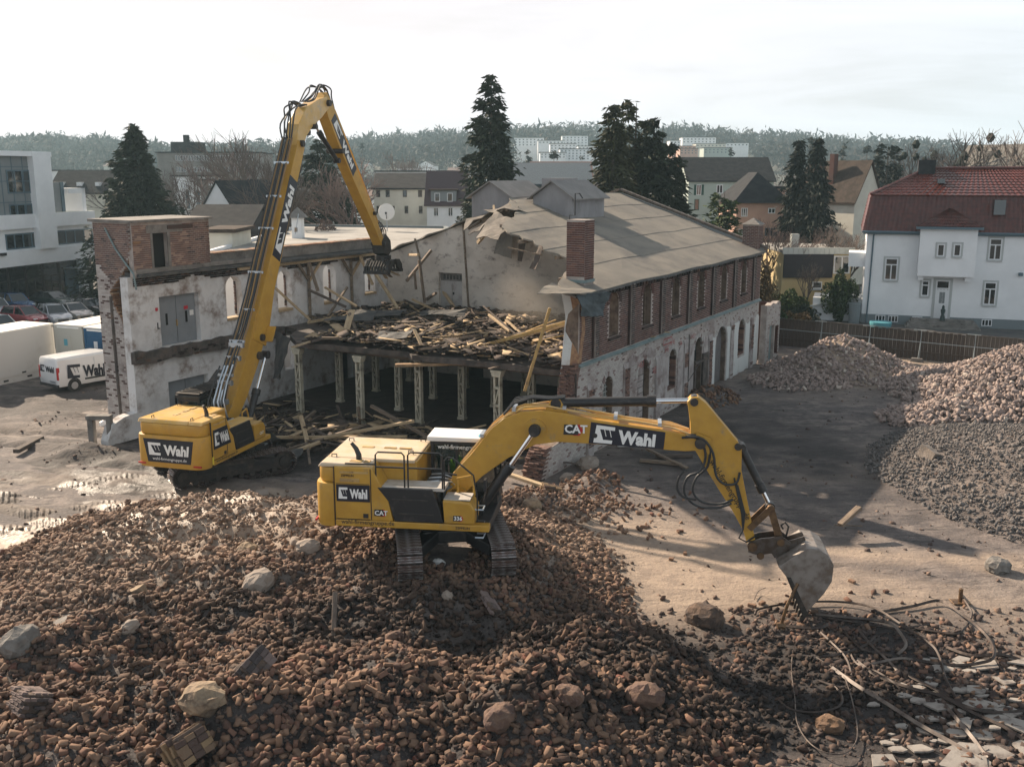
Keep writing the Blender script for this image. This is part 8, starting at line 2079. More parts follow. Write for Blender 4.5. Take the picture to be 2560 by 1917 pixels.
# --- right background
gb=block('green_shuttered_flats','pale green block of flats with dark green shutters right of the big conifers','apartment block',1722,1935,452,138,10,m_walln,'gable',3.0,rows=[([1748],462,488,12,1,None,'shutters'),([1744],498,526,12,0,m_shut,0),([1800],462,484,16,1,None,0),([1875],462,484,12,1,None,0),([1745,1800],545,562,10,1,None,0)])
b_=MB();b_.bx(-2.4,.6,-1.2,0,8.2,9.1);b_.build('balcony',m_bluef,gb)
block('salmon_house','salmon pink house with dark glossy hipped roof behind the hall','house',1842,1968,508,104,9,m_wallp,'hip',3.1,ov=.5,rows=[([1862],520,542,16,2,None,0),([1930],520,534,18,1,None,0),([1858],573,591,18,1,None,0),([1922,1936],570,590,12,0,m_bluef,0)])
block('salmon_side_wing','salmon flat roofed wing right of the hipped roof house','house',1940,1982,472,112,8,m_wallp,rows=[([1967],481,489,8,0,None,0)])
cg=block('cream_gabled_house','cream gabled house with brown tiled roof between twin spruces and the white villa','house',2128,2212,498,112,8,m_wallc,'gable',4.0,m_roof=m_rbrown,ridge='y',yaw=.6,chim=1)
block('small_far_house','small white gabled house far behind the twin spruces','house',2085,2128,452,190,8,m_wallc,'gable',2.5,ridge='y')
block('long_low_roof','long dark low roof far behind the spruces','building',1960,2150,470,170,8,m_wallg)
block('barn_roof_house','house with big sunlit grey roof at the right edge behind the villa','house',2520,2640,452,118,8,m_wallg,'gable',4.0,m_roof=mat('grey_slate_roof',(.17,.16,.145),.8,col2=(.13,.12,.11),scale=1,bump=.3),ridge='y',yaw=.6)
block('tiled_hall_roof','blue grey tiled roof just behind the roof lanterns','house',1268,1475,462,92,9,m_wallg,'gable',1.8,m_roof=mat('blue_tiles',(.09,.12,.14),.5,col2=(.06,.08,.10),scale=8))
block('brown_roof_house','low reddish brown roofed house between conifers in the middle distance','house',1330,1480,440,190,9,m_wallc,'gable',2.5,m_roof=mat('old_red_roof',(.14,.085,.075),.8),dorm=2)
# black clad bungalow
bg=block('bungalow','flat roofed bungalow with black cladding and yellow basement beside the white villa','bungalow',1958,2130,632,88,9,mat('yellow_render',(.50,.40,.22),.9),base=0,ov=.1,m_roof=m_rflat)
w_=172*88/2500*1.0
hz=AT(2000,632,88).z
b_=MB();b_.bx(-2.95,1.35,-.25,-.01,AT(0,694,88).z,hz-.05);b_.build('black_cladding',mat('black_cladding',(.018,.016,.022),.8),bg)
for k in range(14):
 b_=MB();b_.bx(-3.1+k*.45,-2.67+k*.45,-.32,-.12,hz-.1,hz+.45);b_.build('fascia_panel',mat('pale_zinc',(.38,.41,.40),.5,.2),bg)
window(bg,lambda a,w,d:Vector((a,-.02-d,w)),1.45,2.9,AT(0,684,88).z,hz-.25,.12,1,sill=False)
window(bg,lambda a,w,d:Vector((a,-.02-d,w)),-.3,.55,AT(0,722,88).z,AT(0,704,88).z,.09,0)
b_=MB();b_.bx(-1.75,-1.1,2,2.7,hz+.2,hz+1.5);b_.build('flue',MATS['pale_zinc'],bg)
# --- white villa with red mansard roof
V0=G(2152,808,0);V1_=G(2560,826,0);vx=(V1_-V0).normalized();vn=Vector((vx.y,-vx.x,0))
PV=P_face(V0,vx,vn);VL=17.0
villa=thingW('white_villa','large white villa with red tiled mansard roof and projecting bay at the right','house',tuple(V0))
def fv(px,py,d=0.0):
 r_=ray(px,py);o=PV(0,0,d);det=r_[0]*vn.x+r_[1]*vn.y;k=(o.x*vn.x+o.y*vn.y)/det;X,Y_=r_[0]*k,r_[1]*k
 return(Vector((X,Y_,0))-o).dot(vx),CAM_H+r_[2]*k
def vb(nm,m_,*a,P=PV,bev=0):
 b_=MB();fbx(b_,P,*a);return inW(b_.build(nm,m_,villa,bevel=bev),villa)
zE=fv(2400,582)[1];zP=fv(2300,790)[1]
vb('wall',m_wallw,0,VL,0,zE,-10,0);vb('plinth',m_plinth,-.03,VL+.03,0,zP,-10.03,.04)
zM=fv(2300,489,-.7)[1];zR=zM+2.05
def pt(u,w,d):return PV(u,w,d)
def slope_tiles(nm,A,B,C,D,nu,nv,m_,trim=None):
 A,B,C,D=map(Vector,(A,B,C,D));n=(B-A).cross(D-A).normalized();b_=MB();V=[];F=[]
 f=lambda u,v,l:A*(1-u)*(1-v)+B*u*(1-v)+C*u*v+D*(1-u)*v+n*l
 for j in range(nv):
  for i in range(nu):
   u0,u1=i/nu,(i+.96)/nu;v0,v1=j/nv,(j+1.06)/nv;um=(u0+u1)/2;k=len(V)
   V+=[f(u0,v0,.05),f(um,v0,.10),f(u1,v0,.05),f(u0,v1,.0),f(um,v1,.05),f(u1,v1,.0),f(u0,v0,-.02),f(u1,v0,-.02)]
   F+=[(k,k+1,k+4,k+3),(k+1,k+2,k+5,k+4),(k,k+6,k+7,k+2,k+1)]
 b_.add(V,F);o=b_.build(nm,m_,villa,kind='stuff');return inW(o,villa)
o_=.35
b_=MB();q0=[pt(-o_,zE,o_),pt(VL+o_,zE,o_),pt(VL+o_,zE,-10-o_),pt(-o_,zE,-10-o_)];q1=[pt(.1,zM,-.35),pt(VL-.1,zM,-.35),pt(VL-.1,zM,-9.6),pt(.1,zM,-9.6)]
rA,rB=pt(4.4,zR,-5),pt(VL-4.4,zR,-5)
b_.add(q0+q1+[rA,rB],[(3,2,1,0),(0,1,5,4),(1,2,6,5),(2,3,7,6),(3,0,4,7),(4,5,9,8),(5,6,9),(6,7,8,9),(7,4,8)])
vr=inW(b_.build('roof',m_rred,villa),villa)
slope_tiles('mansard_tiles',q0[0],q0[1],q1[1],q1[0],52,10,m_rred)
slope_tiles('upper_roof_tiles',q1[0]+vn*.15,q1[1]+vn*.15,rB,rA,38,10,m_rred)
slope_tiles('hip_tiles',q1[3],q1[0],rA,rA+vn*-.05,24,12,m_rred)
slope_tiles('mansard_end_tiles',q0[3],q0[0],q1[0],q1[3],34,10,m_rred)
for(p,q)in((q1[0],rA),(rA,rB),(rB,q1[1])):
 b_=MB();b_.tube([p+Vector((0,0,.08)),q+Vector((0,0,.1))],.13,8);inW(b_.build('ridge_tiles',m_rred,villa),villa)
b_=MB();b_.tube([pt(-.4,zE-.02,.45),pt(VL,zE-.02,.45)],.09,8);b_.tube([pt(.55,zE,.4),pt(.5,zE-.4,.1),pt(.45,3,.08),pt(.4,.1,.08)],.06,8);inW(b_.build('gutter',m_bluef,villa),villa)
vb('eaves_board',m_bluef,-.3,VL,zE-.22,zE-.02,-.02,.32)
u0_,zc_=fv(2297,482,-4);ch_=MB()
fbx(ch_,PV,fv(2297,400,-4.4)[0],fv(2340,400,-4.4)[0],zR-1.2,zR+.75,-5.4,-4.0);inW(ch_.build('slate_chimney',m_rdark,villa),villa)
vb('roof_window',m_pane,fv(2484,520,.0)[0],fv(2513,520,.0)[0],fv(2500,537)[1],fv(2500,500)[1],-.2,.32)
vb('roof_hatch',m_pane,fv(2344,450,-2)[0],fv(2363,450,-2)[0],zM+.95,zM+1.3,-2.8,-1.9)
m_sur=mat('grey_window_surround',(.42,.44,.44),.8)
def vwin(x0,x1,y0,y1,mull=1,tr=.3,d=0.0,sur=m_sur):
 u0,z1=fv(x0,y0,d);u1=fv(x1,y0,d)[0];z0=fv(x0,y1,d)[1]
 return inW(window(villa,lambda a,w,dd:PV(a,w,d+dd),u0,u1,z0,z1,.09,mull,tr,surround=sur),villa)
vwin(2214,2246,645,700);vwin(2475,2507,596,650);vwin(2462,2493,705,762);vwin(2305,2324,701,740,0,.3)
bu0,bz1=fv(2303,566,1.2);bu1=fv(2447,566,1.2)[0];bz0=fv(2370,692,1.2)[1]
vb('bay',m_wallw,bu0,bu1,bz0,bz1,-.1,1.2)
for x in(2344,2385):vwin(x,x+19,610,641,0,0,1.2)
b_=MB();p=[PV(bu0-.3,bz1,1.5),PV(bu1+.3,bz1,1.5),PV(bu1+.3,bz1,-.3),PV(bu0-.3,bz1,-.3),PV((bu0+bu1)/2,bz1+1.35,.35)]
b_.add(p,[(0,1,4),(1,2,4),(2,3,4),(3,0,4),(3,2,1,0)]);inW(b_.build('bay_roof',m_rred,villa),villa)
mid=p[4];slope_tiles('bay_tiles',p[0],p[1],mid+vx*.1,mid-vx*.1,18,6,m_rred)
vb('bay_gutter',m_bluef,bu0-.35,bu1+.35,bz1-.2,bz1-.01,1.2,1.6)
for u in(bu0+.1,bu1-.6):vb('corbel',m_wallw,u,u+.4,bz0-.35,bz0-.003,.0,.9)
du0=fv(2341,700)[0];du1=fv(2376,700)[0];dz1=fv(2350,700)[1]
vb('door_surround',m_sur,du0-.2,du1+.2,zP-.2,dz1+.15,.0,.05)
dr=inW(MB_(du0,du1,zP,dz1)if False else window(villa,lambda a,w,dd:PV(a,w,.05+dd),du0,du1,zP-.1,dz1,.1,3,.22,name='front_door',sill=False),villa)
vb('door_panel',m_frame,du0+.1,du1-.1,zP,dz1-.75,.06,.09);vb('door_glass',m_panel,du0+.3,du1-.3,zP+1.1,dz1-.95,.09,.1)
for k in range(4):vb('front_step',m_conc,du0-1.7-.15*k,du1+1.9+.15*k,0,zP-.12-.17*k,.05,.9+.35*k)
for x in(2188,2220,2280,2454):u=fv(x,800)[0];inW(window(villa,lambda a,w,dd:PV(a,w,.045+dd),u,u+.75,.22,.75,.06,2,sill=False,name='basement_window'),villa)
b_=MB();b_.tube([Vector((0,0,0)),Vector((0,0,.3)),Vector((0,0,.45)),Vector((0,0,.8)),Vector((0,0,.95)),Vector((0,0,1.05)),Vector((0,0,1.2))],[.22,.18,.12,.2,.1,.12,.06],8);o=b_.build('garden_figure',mat('dark_green_bronze',(.01,.03,.03),.5),smooth=True);o.location=PV((du0+du1)/2+.1,zP-.15,.9);tag(o,'dark bronze garden figure standing on the steps before the villa door','statue')
u,z=fv(2551,685);vb('wall_lamp',m_bluef,u-.15,u+.15,z-.15,z+.1,0,.3)
# left side balcony and terrace
PVs=lambda u,w,d:V0-vn*u+Vector((0,0,w))-vx*d
b_=MB();fbx(b_,PVs,.4,3.2,fv(2160,650)[1]-.6,fv(2160,650)[1]+.55,.0,1.3);inW(b_.build('balcony',m_wallw,villa),villa)
b_=MB();fbx(b_,PVs,.6,4.5,0,1.9,.0,3.9);inW(b_.build('terrace_wall',m_wallw,villa),villa)
b_=MB();b_.beam(PVs(.45,2.0,.1),PVs(.45,1.2,4.1),.2,.1);inW(b_.build('stair_coping',m_sur,villa),villa)
for u0__,u1__ in((1.2,2.2),(4,5),(6.5,7.5)):
 for w0,w1 in((2.2,4.2),(5.0,6.6)):inW(window(villa,PVs,u0__,u1__,w0,w1,.08,1,.3),villa)
b_=MB();b_.tube([(0,0,0),(0,0,1.7)],[.42,.5],16);o=b_.build('water_butt',m_plinth);o.location=PV(-.55,0,.35);tag(o,'grey water butt at the corner of the white villa','water butt')
b_=MB();b_.tube([(0,0,0),(0,0,.35),(0,0,.5)],[.75,.85,.85],18);o=b_.build('paddling_tub',mat('turquoise',(.08,.30,.36),.5));o.location=G(2183,812,.0)-Vector((0,1.6,0));tag(o,'round turquoise tub standing on the driveway behind the fence','tub')
# trees
m_bark=mat('bark',(.07,.055,.045),.95,col2=(.11,.09,.075),scale=4)
m_twig=mat('bare_twigs',(.13,.105,.09),.95,col2=(.09,.07,.065),scale=1)
m_twig2=mat('reddish_twigs',(.17,.115,.10),.95,col2=(.12,.085,.075),scale=1)
def leafmat(n,c):return island_mat(n,[(3,c),(2,tuple(q*.6 for q in c)),(2,tuple(q*1.5 for q in c)),(1,(c[0]*1.9,c[1]*1.5,c[2]*1.2))],rough=.8,bump=0)
m_con1=leafmat('conifer_green',(.028,.038,.022));m_con2=leafmat('olive_conifer',(.048,.05,.022));m_con3=leafmat('dark_spruce',(.018,.026,.020));m_ev=leafmat('evergreen_leaf',(.05,.075,.02));m_hedge=leafmat('hedge_leaf',(.035,.06,.018));m_dry=leafmat('dry_hedge',(.16,.105,.05))
def conifer(label,px,ytop,Y,hpx_r,m_,n=6500,seed=0,pw=.85,droop=.5,tops=1,group=None,leaf=.42,zb=0.0,name='conifer',core=True,r0=.0):
 top=AT(px,ytop,Y);h=top.z-zb;Rm=hpx_r*(Y+3)/2500;rg=np.random.default_rng(seed)
 t=thing(name,label,'tree',(top.x,Y,zb),0,group)
 b_=MB();b_.tube([(0,0,0),(0,0,h*.5),(0,0,h*.97)],[.03*h*.5,.012*h,.02],7);b_.build('trunk',m_bark,t)
 nc=max(60,n//16);zz=1-rg.random(nc)**.72;ang=rg.random(nc)*2*np.pi
 br=.5+.5*np.sin(np.floor(zz*23)*12.9+np.floor(ang*2.2)*4.7)
 R_=Rm*np.clip((1-zz)**pw,.015,1)*(.58+.5*br)*rg.uniform(.85,1.12,nc);rr_=R_*(.25+.75*rg.random(nc)**.6)
 if tops>1:
  tp=rg.integers(0,tops,nc);off_=(tp-(tops-1)/2)*Rm*.5;hs=np.array([1,.9,.95,.86])[tp%4]
 else:off_=0;hs=1
 zc_=h*(.03+.965*zz)*hs-droop*.25*rr_
 CC=np.stack([np.cos(ang)*rr_+off_*(1-.3*zz),np.sin(ang)*rr_,zc_],1);ci=rg.integers(0,nc,n);sg_=(leaf*(.35+1.0*np.clip((1-zz),.1,1)))[ci][:,None]
 ang=ang[ci];C=CC[ci]+rg.normal(0,1,(n,3))*sg_*np.array([.75,.75,.42])+np.stack([np.cos(ang),np.sin(ang),-droop*.6+0*ang],1)*sg_*rg.uniform(-.3,.9,(n,1));C[:,2]=np.maximum(C[:,2],.15)
 d=np.stack([np.cos(ang),np.sin(ang),-droop*rg.uniform(.2,1.3,n)],1)+rg.normal(0,.35,(n,3));d/=np.linalg.norm(d,axis=1)[:,None]
 w=np.cross(d,rg.normal(0,1,(n,3)));w/=np.linalg.norm(w,axis=1)[:,None]
 L_=leaf*rg.uniform(.6,1.5,n)[:,None];W2=L_*rg.uniform(.22,.42,(n,1))
 V=np.stack([C-d*L_*.5,C-w*W2*.5,C+d*L_*.6,C+w*W2*.5],1).reshape(-1,3)
 b_=MB();b_.arrays(V,np.arange(n*4).reshape(n,4));b_.build('crown',m_,t);return t
conifer('broad dark conifer behind the brick tower at the left',332,312,97,158,m_con1,24000,1,.8,.35,leaf=.5)
conifer('tall slim conifer rising behind the torn roof, left of the twin lanterns',1227,183,85,112,m_con1,16000,2,.62,.55,leaf=.5)
conifer('tall conifer with loose top, leftmost of the big group behind the roof',1535,262,80,98,m_con2,10000,3,.55,.55,leaf=.5)
conifer('tallest twin topped conifer in the middle of the group behind the roof',1592,240,84,125,m_con2,15000,4,.6,.5,tops=2,leaf=.52)
conifer('conifer at the right of the big group behind the roof',1658,300,82,112,m_con1,11000,5,.6,.5,tops=2,leaf=.52)
conifer('left one of the two dark pointed spruces',2000,345,100,62,m_con3,8000,6,.75,.9,leaf=.5,name='spruce')
conifer('right one of the two dark pointed spruces',2050,340,98,66,m_con3,8000,7,.75,.9,leaf=.5,name='spruce')
conifer('dark conifer hidden behind the raised boom',800,345,112,115,m_con1,10000,8,.6,.4,leaf=.6)
conifer('sunlit olive evergreen beside the green shuttered flats',1812,468,92,62,m_ev,9000,9,.4,.2,tops=2,leaf=.42,name='evergreen_tree')
conifer('flat topped dark pine behind the villa roof',2222,358,125,55,m_con3,6000,10,.22,.1,leaf=.6,name='pine_tree')
for i,(x,y,Y,r)in enumerate(((1320,375,240,14),(1385,380,200,20),(1342,404,180,18),(1455,385,260,16),(1785,385,300,16),(1828,372,260,18),(1875,392,280,14),(2030,342,230,14),(2110,348,250,16),(2170,352,240,16),(2200,345,260,18),(905,352,420,14),(870,352,430,14),(1160,355,420,10))):
 conifer('small dark conifer far off in the town, number counted from the tower side',x,y,Y,r,m_con3,900,20+i,.7,.5,leaf=.9,group='far conifers',zb=float(hill_h(np.array([AT(x,y,Y).x]),np.array([Y]))[0])-1)['label']='small dark conifer far off among the houses of the town'
def blob_plant(name,label,cat,px,py,Y,rx,ry,rz,m_,n=900,leaf=.2,seed=0,z=None,group=None):
 p=AT(px,py,Y);zz=z if z is not None else 0.0;rg=np.random.default_rng(seed);v=rg.normal(0,1,(n,3));v/=np.linalg.norm(v,axis=1)[:,None];v*=rg.random((n,1))**.3
 C=v*np.array([rx,ry,rz])*(1+.25*np.sin(v[:,:1]*7+seed));C[:,2]=np.maximum(C[:,2]+rz,.03);d=rg.normal(0,1,(n,3));d/=np.linalg.norm(d,axis=1)[:,None];w=np.cross(d,rg.normal(0,1,(n,3)));w/=np.linalg.norm(w,axis=1)[:,None];L_=leaf*rg.uniform(.5,1.4,(n,1))
 V=np.stack([C-d*L_*.5,C-w*L_*.3,C+d*L_*.5,C+w*L_*.3],1).reshape(-1,3);b_=MB();b_.arrays(V,np.arange(n*4).reshape(n,4));o=b_.build(name,m_);o.location=(p.x,Y,zz);return tag(o,label,cat,group)
for i,a in enumerate((('bush','dry golden brown tall hedge bush right behind the hall end',1900,640,76,1.5,1.5,2.6,m_dry,2600),('bush','dark green laurel bush left of the bungalow wall',1975,700,84,1.4,1.2,1.2,m_ev,1500),('bush','clipped green hedge column before the bungalow window',2103,700,82.5,1.25,1.0,2.0,m_hedge,2400),('bush','low evergreen ground bush beside the low end wall',1915,742,77,2.2,1.2,.7,m_hedge,1400),('bush','brown winter shrub in the garden bed',1985,770,77,1.5,1.0,.75,m_dry,1300),('bush','olive shrub left of the brown one in the garden bed',1945,768,76,1.0,.8,.8,m_hedge,900),('bush','dark round box ball in the garden',2038,765,78.5,.6,.6,.5,m_con3,500),('bush','small dark shrub under the laurel',2010,735,83,1.2,.9,.6,m_con1,700),('bush','brown leafless bush clump left of the stick of the long reach excavator',812,500,92,4.2,2.5,3.6,mat('russet_twigs',(.13,.085,.07),.95),5000),('bush','grey brown bush before the cream row house',1040,540,100,2.2,1.5,1.6,MATS['russet_twigs'],1800))):
 blob_plant(*a[:2],'shrub',*a[2:9],n=int(a[9]*2.6),leaf=.22 if i<8 else .3,seed=i)
def pot_plant(label,px,py,s,m_,rp=.32):
 p=G(px,py,.06);t=thing('potted_plant',label,'potted plant',p);b_=MB();b_.tube([(0,0,0),(0,0,.35*s),(0,0,.42*s)],[rp*.7,rp,rp*1.1],12);b_.build('pot',mat('terracotta',(.32,.12,.06),.8),t)
 o=blob_plant('foliage',None,None,px,py,p.y,.45*s,.45*s,.45*s,m_,260,.16,int(px));o.parent=t;o.location=(0,0,.4*s)
for a in(('flowering pot plant on the garden path left of the villa stairs',1949,782,1.0,m_hedge),('pot with dark clipped shrub nearest the stair pillar',2058,796,1.1,m_con1),('small pot with dark shrub behind the stair pillar',2050,786,.8,m_con1),('big pot with pale olive bush before the villa stairs',2102,800,1.5,m_dry),('pot with green plant on the villa terrace',2108,742,.9,m_ev)):
 pot_plant(*a)
b_=MB();b_.bx(-.28,.28,-.28,.28,0,1.35);o=b_.build('stair_pillar',m_wallw,bevel=.03);o.location=G(2073,800,0);tag(o,'white pillar at the foot of the villa stairs','pillar')
b_=MB();b_.tube([(0,0,0),(0,0,.25),(.05,0,.5),(.0,0,.72),(0,0,.85)],[.26,.24,.2,.11,.1],8);o=b_.build('garden_statue',m_whitep,smooth=True);o.location=G(2073,800,0)+Vector((0,0,1.35));tag(o,'white stone figure on the stair pillar','statue')
def bare(h,seed,spread=.55,depth=6,m_=None,mistle=0,rb=.03):
 rg=random.Random(seed);V=[];F=[]
 def seg(p,q,r0_,r1_):
  d=(q-p).normalized();a=d.orthogonal().normalized();b=d.cross(a);k=len(V);n=4 if r0_>.05 else 3
  for c,r in((p,r0_),(q,r1_)):
   for i in range(n):t=2*math.pi*i/n;V.append(c+(a*math.cos(t)+b*math.sin(t))*r)
  for i in range(n):F.append((k+i,k+(i+1)%n,k+n+(i+1)%n,k+n+i))
 def grow(p,d,l,r,n):
  q=p+d*l;seg(p,q,r,r*.72)
  if n==0:return
  kids=3 if n>2 else rg.choice((2,3,3))
  for i in range(kids):
   ax=d.orthogonal().normalized();ax.rotate(Matrix.Rotation(rg.uniform(0,6.28),3,d));nd=d.copy();nd.rotate(Matrix.Rotation(rg.uniform(.25,1.0)*spread*(1.2 if i else .5),3,ax));nd=(nd+Vector((0,0,.12))).normalized()
   grow(p+d*l*rg.uniform(.55,1.0),nd,l*rg.uniform(.68,.88),r*.64,n-1)
 grow(Vector((0,0,0)),Vector((0,0,1)),h*.24,h*rb*.6,depth)
 b_=MB();b_.add(V,F);o=b_.build('bare_tree',m_ or m_twig);me=o.data;bpy.data.objects.remove(o)
 zm=max(v.co.z for v in me.vertices);return me,h/zm
BT=[bare(10,s,.75,6,(m_twig,m_twig2)[s%2])for s in range(4)]
bush_m=[m_twig,m_twig2]
def put_bare(label,px,ytop,Y,k,wide=1.0,name='bare_tree',group=None,mist=0):
 top=AT(px,ytop,Y);zb=float(hill_h(np.array([top.x]),np.array([Y]))[0])-.3 if Y>75 else 0.0;h=top.z-zb;me,f=BT[k];s=h/10*f
 o=inst(name,me,None,(top.x,Y,zb),(0,0,k*2.1+px*.37),(s*wide,s*wide,s));tag(o,label,'tree',group)
 if mist:
  rgm=random.Random(int(px));b_=MB()
  for _ in range(mist):
   a=rgm.uniform(0,6.28);r_=rgm.uniform(.1,.3)*h;z=h*rgm.uniform(.6,.92);c=Vector((math.cos(a)*r_,math.sin(a)*r_,z));q=rgm.uniform(.35,.6);b_.tube([c-Vector((0,0,q)),c,c+Vector((0,0,q))],[q*.4,q,q*.4],7)
  m2=b_.build('mistletoe',m_con3,None,kind='stuff');m2.parent=o;m2.matrix_parent_inverse=Matrix.Diagonal((1/(s*wide),1/(s*wide),1/s,1))@Matrix.Rotation(-(k*2.1+px*.37),4,'Z');m2.location=(0,0,0)
for a in(('big leafless tree left of the raised boom',660,322,125,0,1.0),('leafless tree just left of the first, in front of the long office slab',600,342,140,1,.9),('leafless tree beside the broad dark conifer',460,400,125,2,.8),('leafless tree right of the stick of the long reach excavator',905,392,105,3,1.1),('small leafless tree at the annexe behind the boom',700,400,95,2,.9),('reddish leafless tree on the far slope above the white villa',1003,375,240,1,1.0),('small leafless tree on the bungalow lawn',2022,650,85,0,.7),('leafless tree with dark mistletoe balls behind the villa roof',2345,325,125,0,1.1),('leafless tree with mistletoe at the right edge of the picture',2535,305,110,2,1.2),('leafless tree before the salmon house',1915,545,92,1,1.2),('leafless tree right of the twin spruces',2115,560,90,0,1.2)):
 put_bare(*a,mist=(9 if 'mistletoe' in a[0]else 0))
rgt=random.Random(5)
for k in range(75):
 px=rgt.uniform(-40,2600);Y=rgt.uniform(150,420)
 if 1180<px<1700 and rgt.random()<.4:continue
 h=rgt.uniform(7,13);p=AT(px,435,Y);zb=float(hill_h(np.array([p.x]),np.array([Y]))[0]);q=CAM_H-(zb+h);top=435+q/Y*2500
 put_bare('leafless tree among the houses in the middle distance',px,top,Y,k%4,rgt.uniform(.9,1.4),group='leafless trees in the middle distance')
# the far slope: houses, white estates and the wood on the crest
HILLB=[(1285,345,1360,372,620,m_wallw),(1345,352,1410,366,600,m_wallw),(1405,340,1470,372,640,m_wallw),(1375,360,1440,385,520,m_wallw),(1350,382,1415,404,430,m_wallw),(1400,373,1475,408,440,m_wallw),(1445,366,1500,384,560,m_wallw),(1675,352,1702,370,600,m_wallw),(1706,344,1790,366,620,m_wallw),(1740,360,1815,376,560,m_wallc),(1680,366,1740,388,500,m_wallp),(1760,370,1830,392,480,m_walln),(1815,358,1872,372,600,m_wallw),(1700,372,1745,392,470,m_wallp)]
for i,(x0,y0,x1,y1,Y,m_)in enumerate(HILLB):
 zb=AT((x0+x1)/2,y1,Y).z
 n=max(3,int((x1-x0)/9));rows=[(ar(x0+5,x1-5,n),y0+3+r_*6.5,y0+6+r_*6.5,3.4,0,m_plinth,0)for r_ in range(max(1,int((y1-y0)/8)))]
 lab=('white','cream','salmon','green')[(m_wallw,m_wallc,m_wallp,m_walln).index(m_)]
 t=block('hillside_apartment_block','%s apartment block on the far slope, %s'%(lab,('leftmost beside the slim conifer','low one right of the leftmost','highest of the left estate','middle one below the highest','lower left one with brown base','lower right tall one','at the right end of the left estate','first one right of the conifer group','stepped one highest in the right estate','below the stepped one','in the right estate under a blue one','lowest of the right estate','at the right end of the right estate','beside the other salmon one')[i]),'apartment block',x0,x1,y0,Y,11,m_,base=zb-8,rows=rows)
rgt=random.Random(6);k=0
while k<95:
 px=rgt.choice([rgt.uniform(100,420),rgt.uniform(890,1190),rgt.uniform(930,1190),rgt.uniform(930,1190),rgt.uniform(1700,2300),rgt.uniform(560,900),rgt.uniform(1280,1500)]);Y=rgt.uniform(190,600)
 p=AT(px,435,Y);zb=float(hill_h(np.array([p.x]),np.array([Y]))[0]);h=rgt.uniform(4.5,7);ytop=435-(zb+h-CAM_H)/Y*2500;w=rgt.uniform(9,14)*2500/Y
 block('far_house','small pale house on the far wooded slope','house',px,px+w,ytop,Y,8,rgt.choice([m_wallw,m_wallw,m_wallc]),'gable',rgt.uniform(1.5,2.8),m_roof=rgt.choice([m_rdark,m_rbrown,m_rdark,MATS['plum_tiles'],MATS['old_red_roof']]),yaw=rgt.uniform(-.5,.5),ridge=rgt.choice('xy'),group='small houses on the far slope',rows=[([px+w*.3,px+w*.7],ytop+6,ytop+11,w*.12,0,m_plinth,0)]);k+=1
def wood(name,label,n,xy,cols,seed,hmin,hmax,per=42,ls=1.5):
 rg=np.random.default_rng(seed);x,y=xy(n,rg);n=len(x);z=hill_h(x,y);H_=rg.uniform(hmin,hmax,n)*(.8+1.1*np.clip(fbm(x*.012,y*.012,3,4)+.25,0,1));Rr=H_*rg.uniform(.28,.5,n)
 v=rg.normal(0,1,(n,per,3));v/=np.linalg.norm(v,axis=2)[...,None];v*=rg.random((n,per,1))**.4
 C=v*np.stack([Rr,Rr,H_*.5],1)[:,None,:]+np.stack([x,y,z+H_*.52],1)[:,None,:];C=C.reshape(-1,3);m=len(C)
 d=rg.normal(0,1,(m,3));d[:,2]+=.6;d/=np.linalg.norm(d,axis=1)[:,None];w=np.cross(d,rg.normal(0,1,(m,3)));w/=np.linalg.norm(w,axis=1)[:,None];L_=ls*rg.uniform(.5,1.5,(m,1))*np.repeat(H_/12,per)[:,None]
 V=np.stack([C-d*L_,C-w*L_*.28,C+d*L_,C+w*L_*.28],1).reshape(-1,3);b_=MB();b_.arrays(V,np.arange(m*4).reshape(m,4));o=b_.build(name,cols);return tag(o,label,'wood',kind='stuff')
m_w1=island_mat('winter_wood',[(3,(.042,.036,.033)),(2,(.03,.03,.028)),(2,(.058,.047,.042)),(2,(.02,.028,.02))],bump=0);m_w2=island_mat('winter_brush',[(3,(.085,.062,.056)),(2,(.11,.072,.062)),(2,(.055,.045,.042)),(1,(.025,.034,.022))],bump=0)
def crest(n,rg):
 y=rg.uniform(560,940,n);az=rg.uniform(-.62,.66,n);k=~((((az>.0)&(az<.1))|((az>.15)&(az<.24)))&(y<660));return(az*y)[k],y[k]
wood('wooded_ridge','bare winter wood covering the distant ridge',3600,crest,m_w1,2,9,15)
def slope_(n,rg):
 y=rg.uniform(150,580,n)**1.0;az=rg.uniform(-.6,.62,n);k=(rg.random(n)<.72)&(rg.random(n)<np.where(((az>.0)&(az<.1))|((az>.15)&(az<.24)),.12*(y>330)+.4*(y<=330),1))&(rg.random(n)<np.where(az>.24,.9,.5)*(.45+.55*smooth(150,420,y)));return(az*y)[k],y[k]
wood('town_trees','bare trees and bushes filling the gaps between the houses of the town',2400,slope_,m_w2,3,5,9,46,.8)
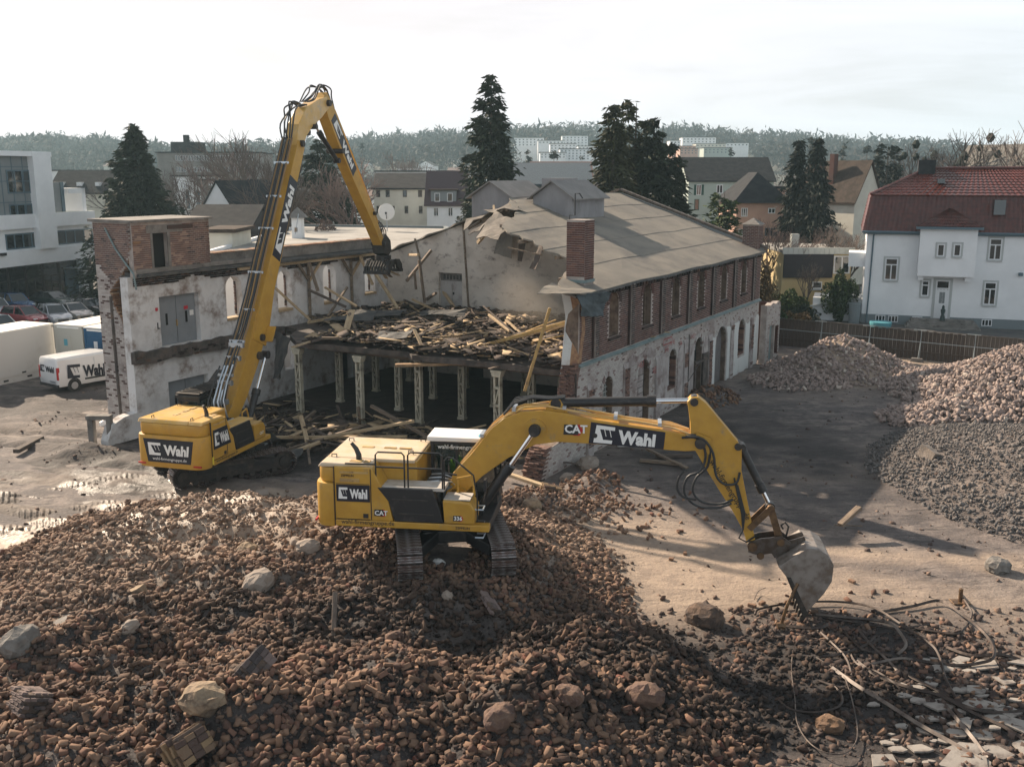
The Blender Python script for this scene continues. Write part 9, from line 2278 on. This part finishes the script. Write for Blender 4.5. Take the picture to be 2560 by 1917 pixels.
# dust rising at the foot of the inner gable
b_=MB();c=HW(-24.6,47.6,5.6);b_.tube([c+Vector((0,0,-2.4)),c+Vector((0,0,-1.7)),c,c+Vector((0,0,1.7)),c+Vector((0,0,2.4))],[.9,2.9,4.0,2.9,.9],16)
ds=b_.build('dust_cloud',[]);md_=bpy.data.materials.new('dust');md_.use_nodes=True;t=md_.node_tree;t.nodes.clear()
ov=t.nodes.new('ShaderNodeOutputMaterial');pv=t.nodes.new('ShaderNodeVolumePrincipled');pv.inputs['Color'].default_value=(.9,.82,.72,1)
tx=t.nodes.new('ShaderNodeTexCoord');mp_=t.nodes.new('ShaderNodeMapping');mp_.vector_type='TEXTURE';mp_.inputs['Location'].default_value=tuple(c);mp_.inputs['Scale'].default_value=(3.9,3.9,2.4)
gr=t.nodes.new('ShaderNodeTexGradient');gr.gradient_type='SPHERICAL';ml=t.nodes.new('ShaderNodeMath');ml.operation='MULTIPLY';ml.inputs[1].default_value=.16
t.links.new(tx.outputs['Object'],mp_.inputs[0]);t.links.new(mp_.outputs[0],gr.inputs[0]);t.links.new(gr.outputs['Fac'],ml.inputs[0]);t.links.new(ml.outputs[0],pv.inputs['Density'])
t.links.new(pv.outputs[0],ov.inputs['Volume']);ds.data.materials.append(md_);tag(ds,'pale dust hanging over the wreckage before the gable wall','dust',kind='stuff')
# haze over the far country
b_=MB();b_.bx(-1000,1100,-60,1300,-3,75)
hz_=b_.build('haze',[]);mh=bpy.data.materials.new('haze_air');mh.use_nodes=True;t=mh.node_tree;t.nodes.clear()
ov=t.nodes.new('ShaderNodeOutputMaterial');pv=t.nodes.new('ShaderNodeVolumePrincipled');pv.inputs['Color'].default_value=(.60,.86,1.0,1);pv.inputs['Density'].default_value=.0003;pv.inputs['Anisotropy'].default_value=.2
t.links.new(pv.outputs[0],ov.inputs['Volume']);hz_.data.materials.append(mh);tag(hz_,'thin bluish winter haze',kind='stuff')
SC.cycles.volume_max_steps=64;SC.cycles.max_bounces=6;SC.cycles.transparent_max_bounces=12;SC.cycles.volume_bounces=0
SC.cycles.use_denoising=True
